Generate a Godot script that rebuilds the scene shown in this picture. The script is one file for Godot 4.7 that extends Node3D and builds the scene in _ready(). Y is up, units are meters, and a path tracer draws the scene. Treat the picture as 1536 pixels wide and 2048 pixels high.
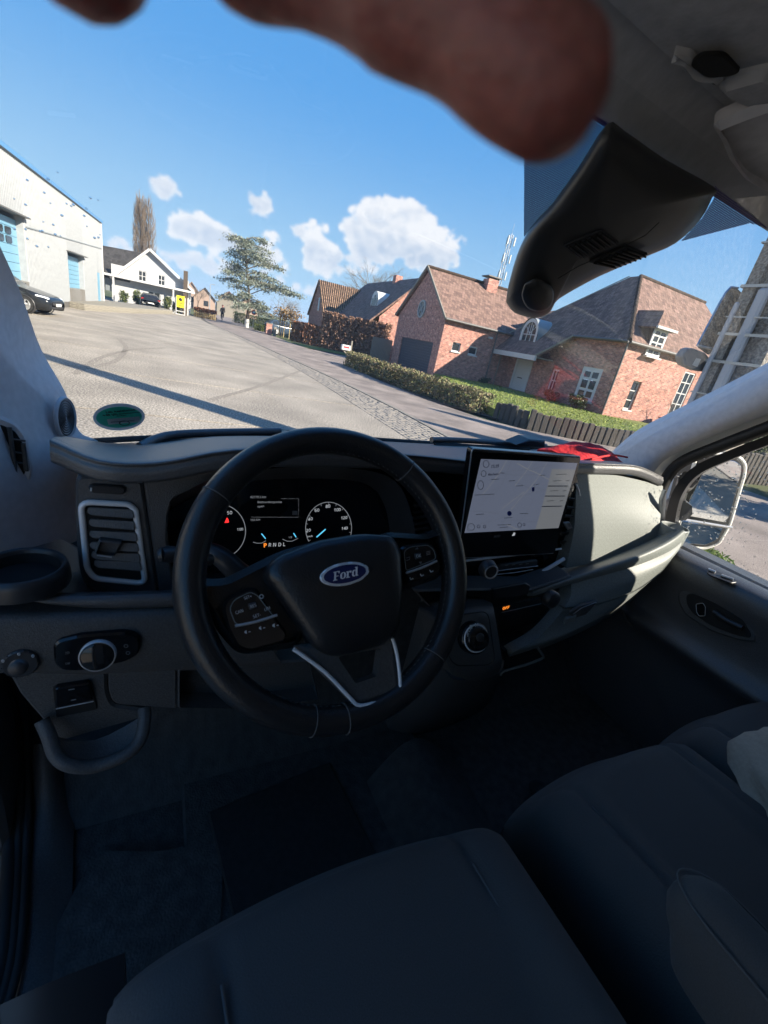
extends Node3D
# The cab of a parked van, looking over the steering wheel at a concrete yard and a village street.
# World axes: -Z is the van's forward direction, Y is up, metres. The camera stands above the origin.
const HC := 1.8          # height of the lens above the road
const FPX := 860.0       # focal length in pixels of the 1536 x 2048 photograph
var AZ := deg_to_rad(4.5)  # the street runs 4.5 degrees to the right of the van
var cb := Basis()
var M := {}
var used := {}
var sg := 1

# ---------- pixels to positions ----------
func ray(px: float, py: float) -> Vector3:
	return (cb * Vector3(px - 768.0, 1024.0 - py, -FPX)).normalized()
func wz(px: float, py: float, z: float) -> Vector3:      # on the plane z metres ahead
	var d := ray(px, py)
	return Vector3(0, HC, 0) + d * (-z / d.z)
func wx(px: float, py: float, x: float) -> Vector3:
	var d := ray(px, py)
	return Vector3(0, HC, 0) + d * (x / d.x)
func wy(px: float, py: float, y: float) -> Vector3:      # y is measured from the lens
	var d := ray(px, py)
	return Vector3(0, HC, 0) + d * (y / d.y)
func gp(px: float, py: float, h := 0.0) -> Vector3:      # on the ground (or a level h above it)
	return wy(px, py, h - HC)
func gr(px: float, py: float, h := 0.0) -> Vector2:      # the same, in street coordinates
	return to_uv(gp(px, py, h))
func to_uv(p: Vector3) -> Vector2:
	return Vector2(p.x * cos(AZ) + p.z * sin(AZ), p.x * sin(AZ) - p.z * cos(AZ))
func rd(u: float, y: float, v: float) -> Vector3:        # street coordinates: u right, v ahead
	return Vector3(u * cos(AZ) + v * sin(AZ), y, u * sin(AZ) - v * cos(AZ))
func onp(px: float, py: float, p0: Vector3, n: Vector3) -> Vector3:
	var d := ray(px, py)
	return Vector3(0, HC, 0) + d * ((p0 - Vector3(0, HC, 0)).dot(n) / d.dot(n))
func frame(p0: Vector3, n: Vector3, up := Vector3.UP) -> Transform3D:
	var z := n.normalized()
	var x := up.cross(z).normalized()
	return Transform3D(Basis(x, z.cross(x), z), p0)
func rel(x: float, y: float, z: float) -> Vector3:       # from the lens
	return Vector3(x, HC + y, z)

# ---------- nodes ----------
func numbered(called: String) -> String:
	var n: int = used.get(called, 0)
	used[called] = n + 1
	return called if n == 0 else "%s_%03d" % [called, n]
func thing(called: String, label: String, category: String, at := Vector3.ZERO, turn := 0.0, group := "") -> Node3D:
	var o := Node3D.new()
	o.name = numbered(called)
	add_child(o)
	o.position = at
	o.rotation.y = turn
	tag(o, label, category, group)
	return o
func tag(o: Node, label: String, category := "", group := "", kind := "") -> Node:
	if label: o.set_meta("label", label)
	if category: o.set_meta("category", category)
	if group: o.set_meta("group", group)
	if kind: o.set_meta("kind", kind)
	return o
func node(called: String, parent: Node3D, tf := Transform3D()) -> Node3D:
	var o := Node3D.new()
	o.name = called
	parent.add_child(o, true)
	o.transform = tf
	return o
func inst(mesh: Mesh, called: String, m: Material, parent: Node, tf := Transform3D()) -> MeshInstance3D:
	var o := MeshInstance3D.new()
	o.mesh = mesh
	o.name = called if parent != self else numbered(called)
	if m: o.material_override = m
	parent.add_child(o, true)
	o.transform = tf
	return o
func S() -> SurfaceTool:
	var st := SurfaceTool.new()
	st.begin(Mesh.PRIMITIVE_TRIANGLES)
	return st
func put(st: SurfaceTool, called: String, m: Material, parent: Node, tf := Transform3D()) -> MeshInstance3D:
	st.generate_normals()
	return inst(st.commit(), called, m, parent, tf)
func struct(st: SurfaceTool, called: String, m: Material, label := "") -> MeshInstance3D:
	var o := put(st, called, m, self)
	o.set_meta("kind", "structure")
	if label: o.set_meta("label", label)
	return o

# ---------- shapes ----------
func flat(st: SurfaceTool) -> void:
	st.set_smooth_group(-1)
func soft(st: SurfaceTool) -> void:
	sg += 1
	st.set_smooth_group(sg)
func tri(st: SurfaceTool, a: Vector3, b: Vector3, c: Vector3) -> void:
	st.add_vertex(a); st.add_vertex(b); st.add_vertex(c)
func quad(st: SurfaceTool, a: Vector3, b: Vector3, c: Vector3, d: Vector3) -> void:
	tri(st, a, b, c); tri(st, a, c, d)
func quv(st: SurfaceTool, a: Vector3, b: Vector3, c: Vector3, d: Vector3) -> void:   # a-b along the eave, then up the slope; uv in metres
	var x := (b - a).normalized()
	var n := x.cross(d - a).normalized()
	var y := n.cross(x)
	for p in [a, b, c, a, c, d]:
		st.set_uv(Vector2((p - a).dot(x), -(p - a).dot(y)))
		st.add_vertex(p)
func slab(st: SurfaceTool, a: Vector3, b: Vector3, c: Vector3, d: Vector3, t: float) -> void:   # a sheet with thickness, uv on top
	flat(st)
	var n := -(b - a).cross(d - a).normalized() * t
	if n.y > 0: n = -n
	quv(st, a, b, c, d)
	quv(st, a + n, b + n, c + n, d + n)
	quv(st, a, b, b + n, a + n); quv(st, b, c, c + n, b + n); quv(st, c, d, d + n, c + n); quv(st, d, a, a + n, d + n)
func box(st: SurfaceTool, c: Vector3, s: Vector3, bv := 0.0, bs := Basis()) -> void:
	flat(st)
	var h := s * 0.5
	if bv <= 0.0:
		for ax in 3:
			for sn in [-1.0, 1.0]:
				var q := []
				for k in [[-1, -1], [1, -1], [1, 1], [-1, 1]]:
					var p := Vector3.ZERO
					p[ax] = sn * h[ax]
					p[(ax + 1) % 3] = k[0] * h[(ax + 1) % 3] * sn
					p[(ax + 2) % 3] = k[1] * h[(ax + 2) % 3]
					q.append(c + bs * p)
				quad(st, q[0], q[3], q[2], q[1])
		return
	var P := func(ax: int, sx: float, sy: float, sz: float) -> Vector3:
		var p := Vector3(sx * (h.x - bv), sy * (h.y - bv), sz * (h.z - bv))
		p[ax] = signf(p[ax]) * h[ax]
		return c + bs * p
	for ax in 3:
		var b1 := (ax + 1) % 3
		var c1 := (ax + 2) % 3
		for sn in [-1.0, 1.0]:
			var q := []
			for k in [[-1.0, -1.0], [1.0, -1.0], [1.0, 1.0], [-1.0, 1.0]]:
				var s3 := [0.0, 0.0, 0.0]
				s3[ax] = sn; s3[b1] = k[0] * sn; s3[c1] = k[1]
				q.append(P.call(ax, s3[0], s3[1], s3[2]))
			quad(st, q[0], q[3], q[2], q[1])
		for s1 in [-1.0, 1.0]:
			for s2 in [-1.0, 1.0]:
				var lo := [0.0, 0.0, 0.0]
				lo[ax] = -1.0; lo[b1] = s1; lo[c1] = s2
				var hi := lo.duplicate()
				hi[ax] = 1.0
				var A: Vector3 = P.call(b1, lo[0], lo[1], lo[2])
				var B: Vector3 = P.call(b1, hi[0], hi[1], hi[2])
				var D: Vector3 = P.call(c1, lo[0], lo[1], lo[2])
				var C: Vector3 = P.call(c1, hi[0], hi[1], hi[2])
				if s1 * s2 > 0: quad(st, A, B, C, D)
				else: quad(st, A, D, C, B)
	for sx in [-1.0, 1.0]:
		for sy in [-1.0, 1.0]:
			for sz in [-1.0, 1.0]:
				if sx * sy * sz > 0: tri(st, P.call(0, sx, sy, sz), P.call(2, sx, sy, sz), P.call(1, sx, sy, sz))
				else: tri(st, P.call(0, sx, sy, sz), P.call(1, sx, sy, sz), P.call(2, sx, sy, sz))
func bar(st: SurfaceTool, a: Vector3, b: Vector3, w: float, t: float, up := Vector3.UP, bv := 0.0) -> void:   # a square bar from a to b
	var y := (b - a).normalized()
	var x := y.cross(up).normalized()
	if x.length() < 0.5: x = y.cross(Vector3.RIGHT).normalized()
	box(st, (a + b) * 0.5, Vector3(w, a.distance_to(b), t), bv, Basis(x, y, x.cross(y)))
func cat(p: Array, n: int, closed := false) -> Array:     # a smooth curve through points
	var out := []
	var c := p.size()
	var segs := c if closed else c - 1
	for i in segs:
		var p0 = p[(i - 1 + c) % c] if closed or i > 0 else p[0]
		var p1 = p[i]
		var p2 = p[(i + 1) % c]
		var p3 = p[(i + 2) % c] if closed or i + 2 < c else p[c - 1]
		for k in n:
			out.append(crom(p0, p1, p2, p3, float(k) / n))
	if not closed: out.append(p[c - 1])
	return out
func crom(p0, p1, p2, p3, t: float):
	return 0.5 * (2.0 * p1 + (p2 - p0) * t + (2.0 * p0 - 5.0 * p1 + 4.0 * p2 - p3) * t * t + (3.0 * p1 - p0 - 3.0 * p2 + p3) * t * t * t)
func grid(st: SurfaceTool, rows: Array) -> void:          # rows of points become a smooth sheet
	soft(st)
	for i in rows.size() - 1:
		var r = rows[i]
		var s = rows[i + 1]
		for j in r.size() - 1:
			quad(st, r[j], r[j + 1], s[j + 1], s[j])
func fine(rows: Array, nu: int, nv: int) -> Array:
	var wide := []
	for r in rows: wide.append(cat(r, nu))
	var out := []
	for j in wide[0].size():
		var col := []
		for r in wide: col.append(r[j])
		col = cat(col, nv)
		for i in col.size():
			if j == 0: out.append([])
			out[i].append(col[i])
	return out
func patch(st: SurfaceTool, rows: Array, nu := 4, nv := 4) -> Array:
	var f := fine(rows, nu, nv)
	grid(st, f)
	return f
func shell(st: SurfaceTool, rows: Array, off: Vector3, nu := 4, nv := 4) -> void:   # a patch with a back and rims
	var f := patch(st, rows, nu, nv)
	var b := []
	for r in f: b.append(r.map(func(p): return p + off))
	var n := f.size() - 1
	var m: int = f[0].size() - 1
	grid(st, [f[0], b[0]]); grid(st, [f[n], b[n]])
	grid(st, [f.map(func(r): return r[0]), b.map(func(r): return r[0])])
	grid(st, [f.map(func(r): return r[m]), b.map(func(r): return r[m])])
	grid(st, b)
func pxrows(rows: Array) -> Array:                        # rows of [px, py, z] to rows of points
	return rows.map(func(r): return r.map(func(q): return wz(q[0], q[1], q[2])))
func tube(st: SurfaceTool, path: Array, rad, seg := 8, closed := false, squash := 1.0, up0 := Vector3.UP) -> void:
	soft(st)
	var n := path.size()
	var rings := []
	var up := up0
	for i in n:
		var a: Vector3 = path[(i - 1 + n) % n] if closed or i > 0 else path[0]
		var b: Vector3 = path[(i + 1) % n] if closed or i < n - 1 else path[n - 1]
		var t := (b - a).normalized()
		var x := t.cross(up)
		if x.length() < 0.02: x = t.cross(Vector3.RIGHT) if absf(t.x) < 0.9 else t.cross(Vector3.FORWARD)
		x = x.normalized()
		up = x.cross(t).normalized()
		var r: float = rad if not (rad is Array) else rad[i]
		var ring := []
		for k in seg + 1:
			var q := TAU * k / seg
			ring.append(path[i] + x * cos(q) * r + up * sin(q) * r * squash)
		rings.append(ring)
	if closed: rings.append(rings[0])
	for i in rings.size() - 1:
		for k in seg:
			quad(st, rings[i][k], rings[i][k + 1], rings[i + 1][k + 1], rings[i + 1][k])
	if not closed:
		flat(st)
		for k in range(1, seg - 1):
			tri(st, rings[0][0], rings[0][k], rings[0][k + 1])
			tri(st, rings[n - 1][0], rings[n - 1][k + 1], rings[n - 1][k])
func lathe(st: SurfaceTool, prof: Array, tf := Transform3D(), seg := 24, sharp := false) -> void:   # prof: Vector2(radius, height along local z)
	if not sharp: soft(st)
	for i in prof.size() - 1:
		if sharp: soft(st)
		for k in seg:
			var a := TAU * k / seg
			var b := TAU * (k + 1) / seg
			var p: Vector2 = prof[i]
			var q: Vector2 = prof[i + 1]
			quad(st, tf * Vector3(p.x * cos(a), p.x * sin(a), p.y), tf * Vector3(p.x * cos(b), p.x * sin(b), p.y), tf * Vector3(q.x * cos(b), q.x * sin(b), q.y), tf * Vector3(q.x * cos(a), q.x * sin(a), q.y))
func round_poly(p: Array, r: float, seg := 4) -> PackedVector2Array:
	var out := PackedVector2Array()
	var n := p.size()
	for i in n:
		var a: Vector2 = p[(i - 1 + n) % n]
		var b: Vector2 = p[i]
		var c: Vector2 = p[(i + 1) % n]
		var rr := minf(r, minf(a.distance_to(b), b.distance_to(c)) * 0.45)
		var s := b + (a - b).normalized() * rr
		var e := b + (c - b).normalized() * rr
		for k in seg + 1:
			var t := float(k) / seg
			out.append(s.lerp(b, t).lerp(b.lerp(e, t), t))
	return out
func inset(p: PackedVector2Array, d: float) -> PackedVector2Array:
	var out := PackedVector2Array()
	var n := p.size()
	var sn := -1.0 if Geometry2D.is_polygon_clockwise(p) else 1.0
	for i in n:
		var e := (p[(i + 1) % n] - p[(i - 1 + n) % n]).normalized()
		out.append(p[i] + Vector2(-e.y, e.x) * d * sn)
	return out
func extrude(st: SurfaceTool, poly: PackedVector2Array, tf: Transform3D, z0: float, z1: float, bev := 0.0) -> void:
	var fr := inset(poly, bev) if bev > 0.0 else poly
	var n := poly.size()
	var zb := z1 - bev
	flat(st)
	var t := Geometry2D.triangulate_polygon(fr)
	for i in range(0, t.size(), 3):
		var a := fr[t[i]]
		var b := fr[t[i + 1]]
		var c := fr[t[i + 2]]
		tri(st, tf * Vector3(a.x, a.y, z1), tf * Vector3(b.x, b.y, z1), tf * Vector3(c.x, c.y, z1))
	t = Geometry2D.triangulate_polygon(poly)
	for i in range(0, t.size(), 3):
		var a := poly[t[i]]
		var b := poly[t[i + 1]]
		var c := poly[t[i + 2]]
		tri(st, tf * Vector3(a.x, a.y, z0), tf * Vector3(c.x, c.y, z0), tf * Vector3(b.x, b.y, z0))
	for i in n:
		var j := (i + 1) % n
		quad(st, tf * Vector3(poly[i].x, poly[i].y, z0), tf * Vector3(poly[j].x, poly[j].y, z0), tf * Vector3(poly[j].x, poly[j].y, zb), tf * Vector3(poly[i].x, poly[i].y, zb))
		if bev > 0.0:
			quad(st, tf * Vector3(poly[i].x, poly[i].y, zb), tf * Vector3(poly[j].x, poly[j].y, zb), tf * Vector3(fr[j].x, fr[j].y, z1), tf * Vector3(fr[i].x, fr[i].y, z1))
func pxpoly(px: Array, tf: Transform3D) -> Array:         # flat pixel list to 2-D points on the plane of tf
	var inv := tf.affine_inverse()
	var out := []
	for i in range(0, px.size(), 2):
		var q := inv * onp(px[i], px[i + 1], tf.origin, tf.basis.z)
		out.append(Vector2(q.x, q.y))
	return out
# a moulded panel whose front outline is seen at the given pixels on the plane tf; r rounds its corners
func panel(parent: Node3D, called: String, m: Material, px: Array, tf: Transform3D, depth := 0.02, bev := 0.003, r := 0.006) -> MeshInstance3D:
	var st := S()
	extrude(st, round_poly(pxpoly(px, tf), r), tf, -depth, 0.0, bev)
	return put(st, called, m, parent)
func pxtube(parent: Node3D, called: String, m: Material, px: Array, tf: Transform3D, r: float, lift := 0.0, closed := false, smooth := 3, squash := 1.0) -> MeshInstance3D:
	var pts := []
	for q in pxpoly(px, tf): pts.append(tf * Vector3(q.x, q.y, lift))
	var st := S()
	tube(st, cat(pts, smooth, closed) if smooth > 1 else pts, r, 8, closed, squash, tf.basis.z)
	return put(st, called, m, parent)
func ring_panel(parent: Node3D, called: String, m: Material, outer: Array, inner: Array, tf: Transform3D, depth: float, r := 0.006) -> MeshInstance3D:   # a bezel: same number of corners outside and in
	var st := S()
	var o := round_poly(pxpoly(outer, tf), r)
	var q := round_poly(pxpoly(inner, tf), r * 0.7)
	var n := o.size()
	flat(st)
	for i in n:
		var j := (i + 1) % n
		var A := func(p: Vector2, z: float) -> Vector3: return tf * Vector3(p.x, p.y, z)
		var om := o[i].lerp(q[i], 0.3)
		var oj := o[j].lerp(q[j], 0.3)
		quad(st, A.call(o[i], -0.004), A.call(o[j], -0.004), A.call(oj, 0), A.call(om, 0))
		quad(st, A.call(om, 0), A.call(oj, 0), A.call(q[j], -0.001), A.call(q[i], -0.001))
		quad(st, A.call(q[i], -0.001), A.call(q[j], -0.001), A.call(q[j], -depth), A.call(q[i], -depth))
		quad(st, A.call(o[i], -0.004), A.call(o[i], -depth), A.call(o[j], -depth), A.call(o[j], -0.004))
	return put(st, called, m, parent)
# lettering whose base line runs from pixel a to pixel b on the plane tf
func letters(parent: Node3D, called: String, txt: String, m: Material, a: Vector2, b: Vector2, tf: Transform3D, lift := 0.0006, font := "Droid Sans", slant := 0.0, bold := false, tall := 1.0) -> MeshInstance3D:
	var A := onp(a.x, a.y, tf.origin, tf.basis.z)
	var B := onp(b.x, b.y, tf.origin, tf.basis.z)
	return letters3(parent, called, txt, m, A, B, tf.basis.z, lift, font, slant, bold, tall)
func letters3(parent: Node3D, called: String, txt: String, m: Material, A: Vector3, B: Vector3, n: Vector3, lift := 0.0006, font := "Droid Sans", slant := 0.0, bold := false, tall := 1.0) -> MeshInstance3D:
	var tm := TextMesh.new()
	var f := SystemFont.new()
	f.font_names = PackedStringArray([font])
	if bold: f.font_weight = 700
	tm.font = f
	tm.text = txt
	tm.font_size = 32
	tm.pixel_size = 0.01
	tm.depth = 0.02
	tm.curve_step = 3.0
	tm.horizontal_alignment = HORIZONTAL_ALIGNMENT_CENTER
	tm.vertical_alignment = VERTICAL_ALIGNMENT_CENTER
	var w := maxf(tm.get_aabb().size.x, 0.01)
	var k := A.distance_to(B) / w
	var z := n.normalized()
	var x := (B - A).normalized()
	var y := z.cross(x)
	return inst(tm, called, m, parent, Transform3D(Basis(x * k, (y + x * slant) * k * tall, z * k), (A + B) * 0.5 + z * lift))

# tapered capsules joined smoothly and meshed as surface nets
func sdf(st: SurfaceTool, caps: Array, k: float, cell: float, tf := Transform3D()) -> void:
	var lo := Vector3.INF
	var hi := -Vector3.INF
	for c in caps:
		var r := maxf(c[2], c[3]) + 2.0 * k + cell
		lo = lo.min(c[0] - Vector3.ONE * r).min(c[1] - Vector3.ONE * r)
		hi = hi.max(c[0] + Vector3.ONE * r).max(c[1] + Vector3.ONE * r)
	var nx := int((hi.x - lo.x) / cell) + 2
	var ny := int((hi.y - lo.y) / cell) + 2
	var nz := int((hi.z - lo.z) / cell) + 2
	var f := PackedFloat32Array()
	f.resize(nx * ny * nz)
	for c in caps:
		var a: Vector3 = c[0]
		var b: Vector3 = c[1]
		var r := maxf(c[2], c[3]) + 4.0 * k
		var p0 := ((a.min(b) - Vector3.ONE * r - lo) / cell).floor().max(Vector3.ZERO)
		var p1 := ((a.max(b) + Vector3.ONE * r - lo) / cell).ceil()
		var ab := b - a
		var l2 := maxf(ab.length_squared(), 1e-9)
		for z in range(int(p0.z), mini(int(p1.z) + 1, nz)):
			for y in range(int(p0.y), mini(int(p1.y) + 1, ny)):
				for x in range(int(p0.x), mini(int(p1.x) + 1, nx)):
					var p := lo + Vector3(x, y, z) * cell
					var t := clampf((p - a).dot(ab) / l2, 0.0, 1.0)
					var d: float = p.distance_to(a + ab * t) - lerpf(c[2], c[3], t)
					f[(z * ny + y) * nx + x] += exp(-d / k)
	var vid := PackedInt32Array()
	vid.resize(nx * ny * nz)
	vid.fill(-1)
	var vs := []
	var step := [1, nx, nx * ny]
	soft(st)
	for z in nz - 1:
		for y in ny - 1:
			for x in nx - 1:
				var i := (z * ny + y) * nx + x
				var first := f[i] > 1.0
				var mixed := false
				for q in 8:
					if (f[i + (q & 1) + ((q >> 1) & 1) * nx + (q >> 2) * nx * ny] > 1.0) != first:
						mixed = true
						break
				if not mixed: continue
				var sum := Vector3.ZERO
				var cnt := 0
				for e in 12:
					var ax := e / 4
					var o := [0, 0, 0]
					o[(ax + 1) % 3] = e & 1
					o[(ax + 2) % 3] = (e >> 1) & 1
					var i0: int = i + o[0] + o[1] * nx + o[2] * nx * ny
					var f0 := f[i0]
					var f1 := f[i0 + step[ax]]
					if (f0 > 1.0) != (f1 > 1.0):
						var d0 := -log(maxf(f0, 1e-20))
						var d1 := -log(maxf(f1, 1e-20))
						var p := Vector3(o[0], o[1], o[2])
						p[ax] += clampf(d0 / (d0 - d1), 0.0, 1.0)
						sum += p
						cnt += 1
				vid[i] = vs.size()
				vs.append(tf * (lo + (Vector3(x, y, z) + sum / cnt) * cell))
	for z in range(1, nz - 1):
		for y in range(1, ny - 1):
			for x in range(1, nx - 1):
				var i := (z * ny + y) * nx + x
				for ax in 3:
					var j: int = i + step[ax]
					if (f[i] > 1.0) == (f[j] > 1.0): continue
					var s1: int = step[(ax + 1) % 3]
					var s2: int = step[(ax + 2) % 3]
					var q := [vid[i - s1 - s2], vid[i - s2], vid[i], vid[i - s1]]
					if q.min() < 0: continue
					if f[i] > 1.0: quad(st, vs[q[0]], vs[q[3]], vs[q[2]], vs[q[1]])
					else: quad(st, vs[q[0]], vs[q[1]], vs[q[2]], vs[q[3]])

# many small leaf faces; cols are linear vertex colours to pick from
func leaves(pts: PackedVector3Array, size: float, rng: RandomNumberGenerator, cols: Array, long := 1.6, droop := 0.0) -> ArrayMesh:
	var v := PackedVector3Array()
	var c := PackedColorArray()
	var nn := PackedVector3Array()
	for p in pts:
		var a := Vector3(rng.randfn(), rng.randfn() - droop, rng.randfn()).normalized()
		var b := a.cross(Vector3(rng.randfn(), rng.randfn(), rng.randfn())).normalized()
		var s := size * rng.randf_range(0.6, 1.3)
		var A := a * s * long * 0.5
		var B := b * s * 0.5
		var n := a.cross(b).normalized()
		v.append(p - A); v.append(p + B); v.append(p + A)
		v.append(p - A); v.append(p + A); v.append(p - B)
		var col: Color = cols[rng.randi() % cols.size()]
		var g := rng.randf_range(0.75, 1.25)
		col = Color(col.r * g, col.g * g, col.b * g)
		for k in 6:
			c.append(col)
			nn.append(n)
	var arr := []
	arr.resize(Mesh.ARRAY_MAX)
	arr[Mesh.ARRAY_VERTEX] = v
	arr[Mesh.ARRAY_NORMAL] = nn
	arr[Mesh.ARRAY_COLOR] = c
	var me := ArrayMesh.new()
	me.add_surface_from_arrays(Mesh.PRIMITIVE_TRIANGLES, arr)
	return me

# ---------- materials ----------
func mat(key: String, c: Color, rough := 0.6, metal := 0.0) -> StandardMaterial3D:   # c holds linear real-world base colours
	var m := StandardMaterial3D.new()
	m.resource_name = key
	m.albedo_color = c.linear_to_srgb()
	m.roughness = rough
	m.metallic = metal
	m.cull_mode = BaseMaterial3D.CULL_DISABLED
	M[key] = m
	return m
func noise(freq: float, sd: int, oct := 4, kind := FastNoiseLite.TYPE_SIMPLEX_SMOOTH) -> FastNoiseLite:
	var n := FastNoiseLite.new()
	n.noise_type = kind
	n.frequency = freq
	n.seed = sd
	n.fractal_octaves = oct
	return n
func ntex(freq: float, sd: int, oct := 4, lo := 0.6, hi := 1.0, size := 512, kind := FastNoiseLite.TYPE_SIMPLEX_SMOOTH) -> NoiseTexture2D:
	var t := NoiseTexture2D.new()
	t.width = size
	t.height = size
	t.seamless = true
	t.noise = noise(freq, sd, oct, kind)
	var g := Gradient.new()
	g.set_color(0, Color(lo, lo, lo))
	g.set_color(1, Color(hi, hi, hi))
	t.color_ramp = g
	return t
func bump(m: StandardMaterial3D, t: Texture2D, scale: float, amount: float, world := true) -> StandardMaterial3D:
	m.heightmap_enabled = true
	m.heightmap_texture = t
	m.heightmap_scale = amount      # centimetres
	m.uv1_triplanar = true
	m.uv1_world_triplanar = world
	m.uv1_scale = Vector3.ONE * scale
	return m
func tint(m: StandardMaterial3D, t: Texture2D, scale := 1.0, world := true) -> StandardMaterial3D:
	m.albedo_texture = t
	m.uv1_triplanar = true
	m.uv1_world_triplanar = world
	m.uv1_scale = Vector3.ONE * scale
	return m
func speckle(m: StandardMaterial3D, t: Texture2D, scale := 1.0) -> StandardMaterial3D:   # a second, coarser pattern multiplied over the first
	m.detail_enabled = true
	m.detail_albedo = t
	m.detail_blend_mode = BaseMaterial3D.BLEND_MODE_MUL
	m.detail_uv_layer = BaseMaterial3D.DETAIL_UV_2
	m.uv2_triplanar = true
	m.uv2_world_triplanar = true
	m.uv2_scale = Vector3.ONE * scale
	return m
func lit(key: String, c: Color, e := 1.0) -> StandardMaterial3D:
	var m := mat(key, c * 0.2, 0.4)
	m.emission_enabled = true
	m.emission = c.linear_to_srgb()
	m.emission_energy_multiplier = e
	return m
func glass(key: String, alpha := 0.03, c := Color(0.8, 0.9, 0.88)) -> StandardMaterial3D:
	var m := mat(key, c, 0.0)
	m.transparency = BaseMaterial3D.TRANSPARENCY_ALPHA
	m.albedo_color.a = alpha
	return m

func sky_image() -> Image:
	var W := 2048
	var H := 1024
	var im := Image.create(W, H, false, Image.FORMAT_RGBF)
	var zen := Color(0.020, 0.088, 0.262)
	var mid := Color(0.036, 0.142, 0.316)
	var hor := Color(0.155, 0.262, 0.35)
	var rows := []
	for y in H:
		var el := 90.0 - (y + 0.5) / H * 180.0
		var c := hor
		if el > 0.0:
			var t := el / 90.0
			c = hor.lerp(mid, smoothstep(0.0, 0.26, t)).lerp(zen, smoothstep(0.2, 0.8, t))
		else:
			c = Color(0.16, 0.15, 0.13)
		rows.append(c)
		im.fill_rect(Rect2i(0, y, W, 1), c)
	# cumulus: blobs [azimuth, elevation, half width, half height] in degrees; those in view are read from the photograph
	var blobs := []
	for b in [[800, 478, 95, 62, 1.0], [748, 468, 52, 58, 1.0], [860, 512, 44, 36, 1.0], [770, 428, 40, 30, 1.0], [820, 425, 34, 26, 0.9], [690, 520, 60, 30, 0.7], [632, 478, 26, 40, 0.85], [642, 530, 34, 40, 0.75], [592, 462, 14, 14, 0.6],
			[385, 450, 40, 28, 0.95], [412, 472, 48, 30, 0.95], [450, 480, 40, 24, 0.8], [350, 466, 18, 14, 0.7], [327, 377, 30, 22, 0.85], [515, 408, 26, 24, 0.85], [420, 530, 70, 20, 0.6], [330, 520, 40, 34, 0.5], [540, 498, 20, 34, 0.8], [545, 540, 30, 26, 0.7], [235, 490, 30, 16, 0.5], [640, 590, 90, 22, 0.5]]:
		var d := ray(b[0], b[1])
		var e := ray(b[0] + b[2], b[1] + b[2] * 0.21)
		var f := ray(b[0] + b[3] * 0.21, b[1] - b[3])
		blobs.append([rad_to_deg(atan2(d.x, -d.z)), rad_to_deg(asin(d.y)), rad_to_deg(d.angle_to(e)), rad_to_deg(d.angle_to(f)), b[4]])
	var rng := RandomNumberGenerator.new()
	rng.seed = 7
	for i in 34:                                   # the same kind of sky all round
		var az := rng.randf_range(75.0, 325.0)
		var el := rng.randf_range(6.0, 22.0)
		for k in 4:
			blobs.append([az + rng.randf_range(-5, 5), el + rng.randf_range(-0.6, 2.0), rng.randf_range(2.0, 5.0), rng.randf_range(1.2, 3.0), rng.randf_range(0.6, 1.0)])
	var n1 := noise(0.26, 3, 5)
	var n2 := noise(0.07, 9, 3)
	var n3 := noise(0.11, 13, 4)
	var dens := PackedFloat32Array()
	dens.resize(W * H)
	for b in blobs:
		var cx: float = fposmod(b[0], 360.0) / 360.0 * W
		var cy: float = (90.0 - b[1]) / 180.0 * H
		var ca := maxf(0.3, cos(deg_to_rad(b[1])))
		var rx: float = b[2] / 360.0 * W / ca * 1.45
		var ry: float = b[3] / 180.0 * H * 1.45
		for y in range(maxi(0, int(cy - ry)), mini(H / 2 - 1, int(cy + ry)) + 1):
			for xx in range(int(cx - rx), int(cx + rx) + 1):
				var x := posmod(xx, W)
				var dx := (xx - cx) / rx
				var dy := (y - cy) / ry
				if dy > 0.0: dy *= 1.35             # flatter undersides
				var r := dx * dx + dy * dy
				if r < 1.0:
					var i := y * W + x
					dens[i] = dens[i] + b[4] * (1.0 - r) * (1.0 - dens[i] * 0.45)
	for y in range(40, H / 2):
		for x in W:
			var i := y * W + x
			if dens[i] < 0.04: continue
			var a := TAU * x / W
			var el := PI * 0.5 - PI * y / H
			var p := Vector3(sin(a) * cos(el), sin(el) * 1.3, -cos(a) * cos(el)) * 130.0
			var nz := n1.get_noise_3dv(p) * 0.95 + n2.get_noise_3dv(p) * 0.55
			var puff := 1.0 - absf(n3.get_noise_3dv(p)) * 2.2                       # billows: rounded tops with creases between
			var d := dens[i] * 1.05 + nz * 0.62 + (puff - 0.55) * 0.34 - 0.40
			var al := smoothstep(-0.02, 0.30, d)
			if al <= 0.0: continue
			var j := mini(y + 10, H / 2 - 1) * W + x
			var under := clampf((dens[i] - dens[j]) * 1.3 + 0.30, 0.0, 1.0)   # thick cloud over thin: its grey base
			var shade := clampf(under * 0.75 + (0.55 - puff) * 0.55 - nz * 0.35, 0.0, 1.0) * smoothstep(0.05, 0.5, d)
			var c := Color(0.385, 0.385, 0.39).lerp(Color(0.185, 0.23, 0.295), shade * 0.85)
			im.set_pixel(x, y, rows[y].lerp(c, al * 0.94))
	return im

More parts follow.
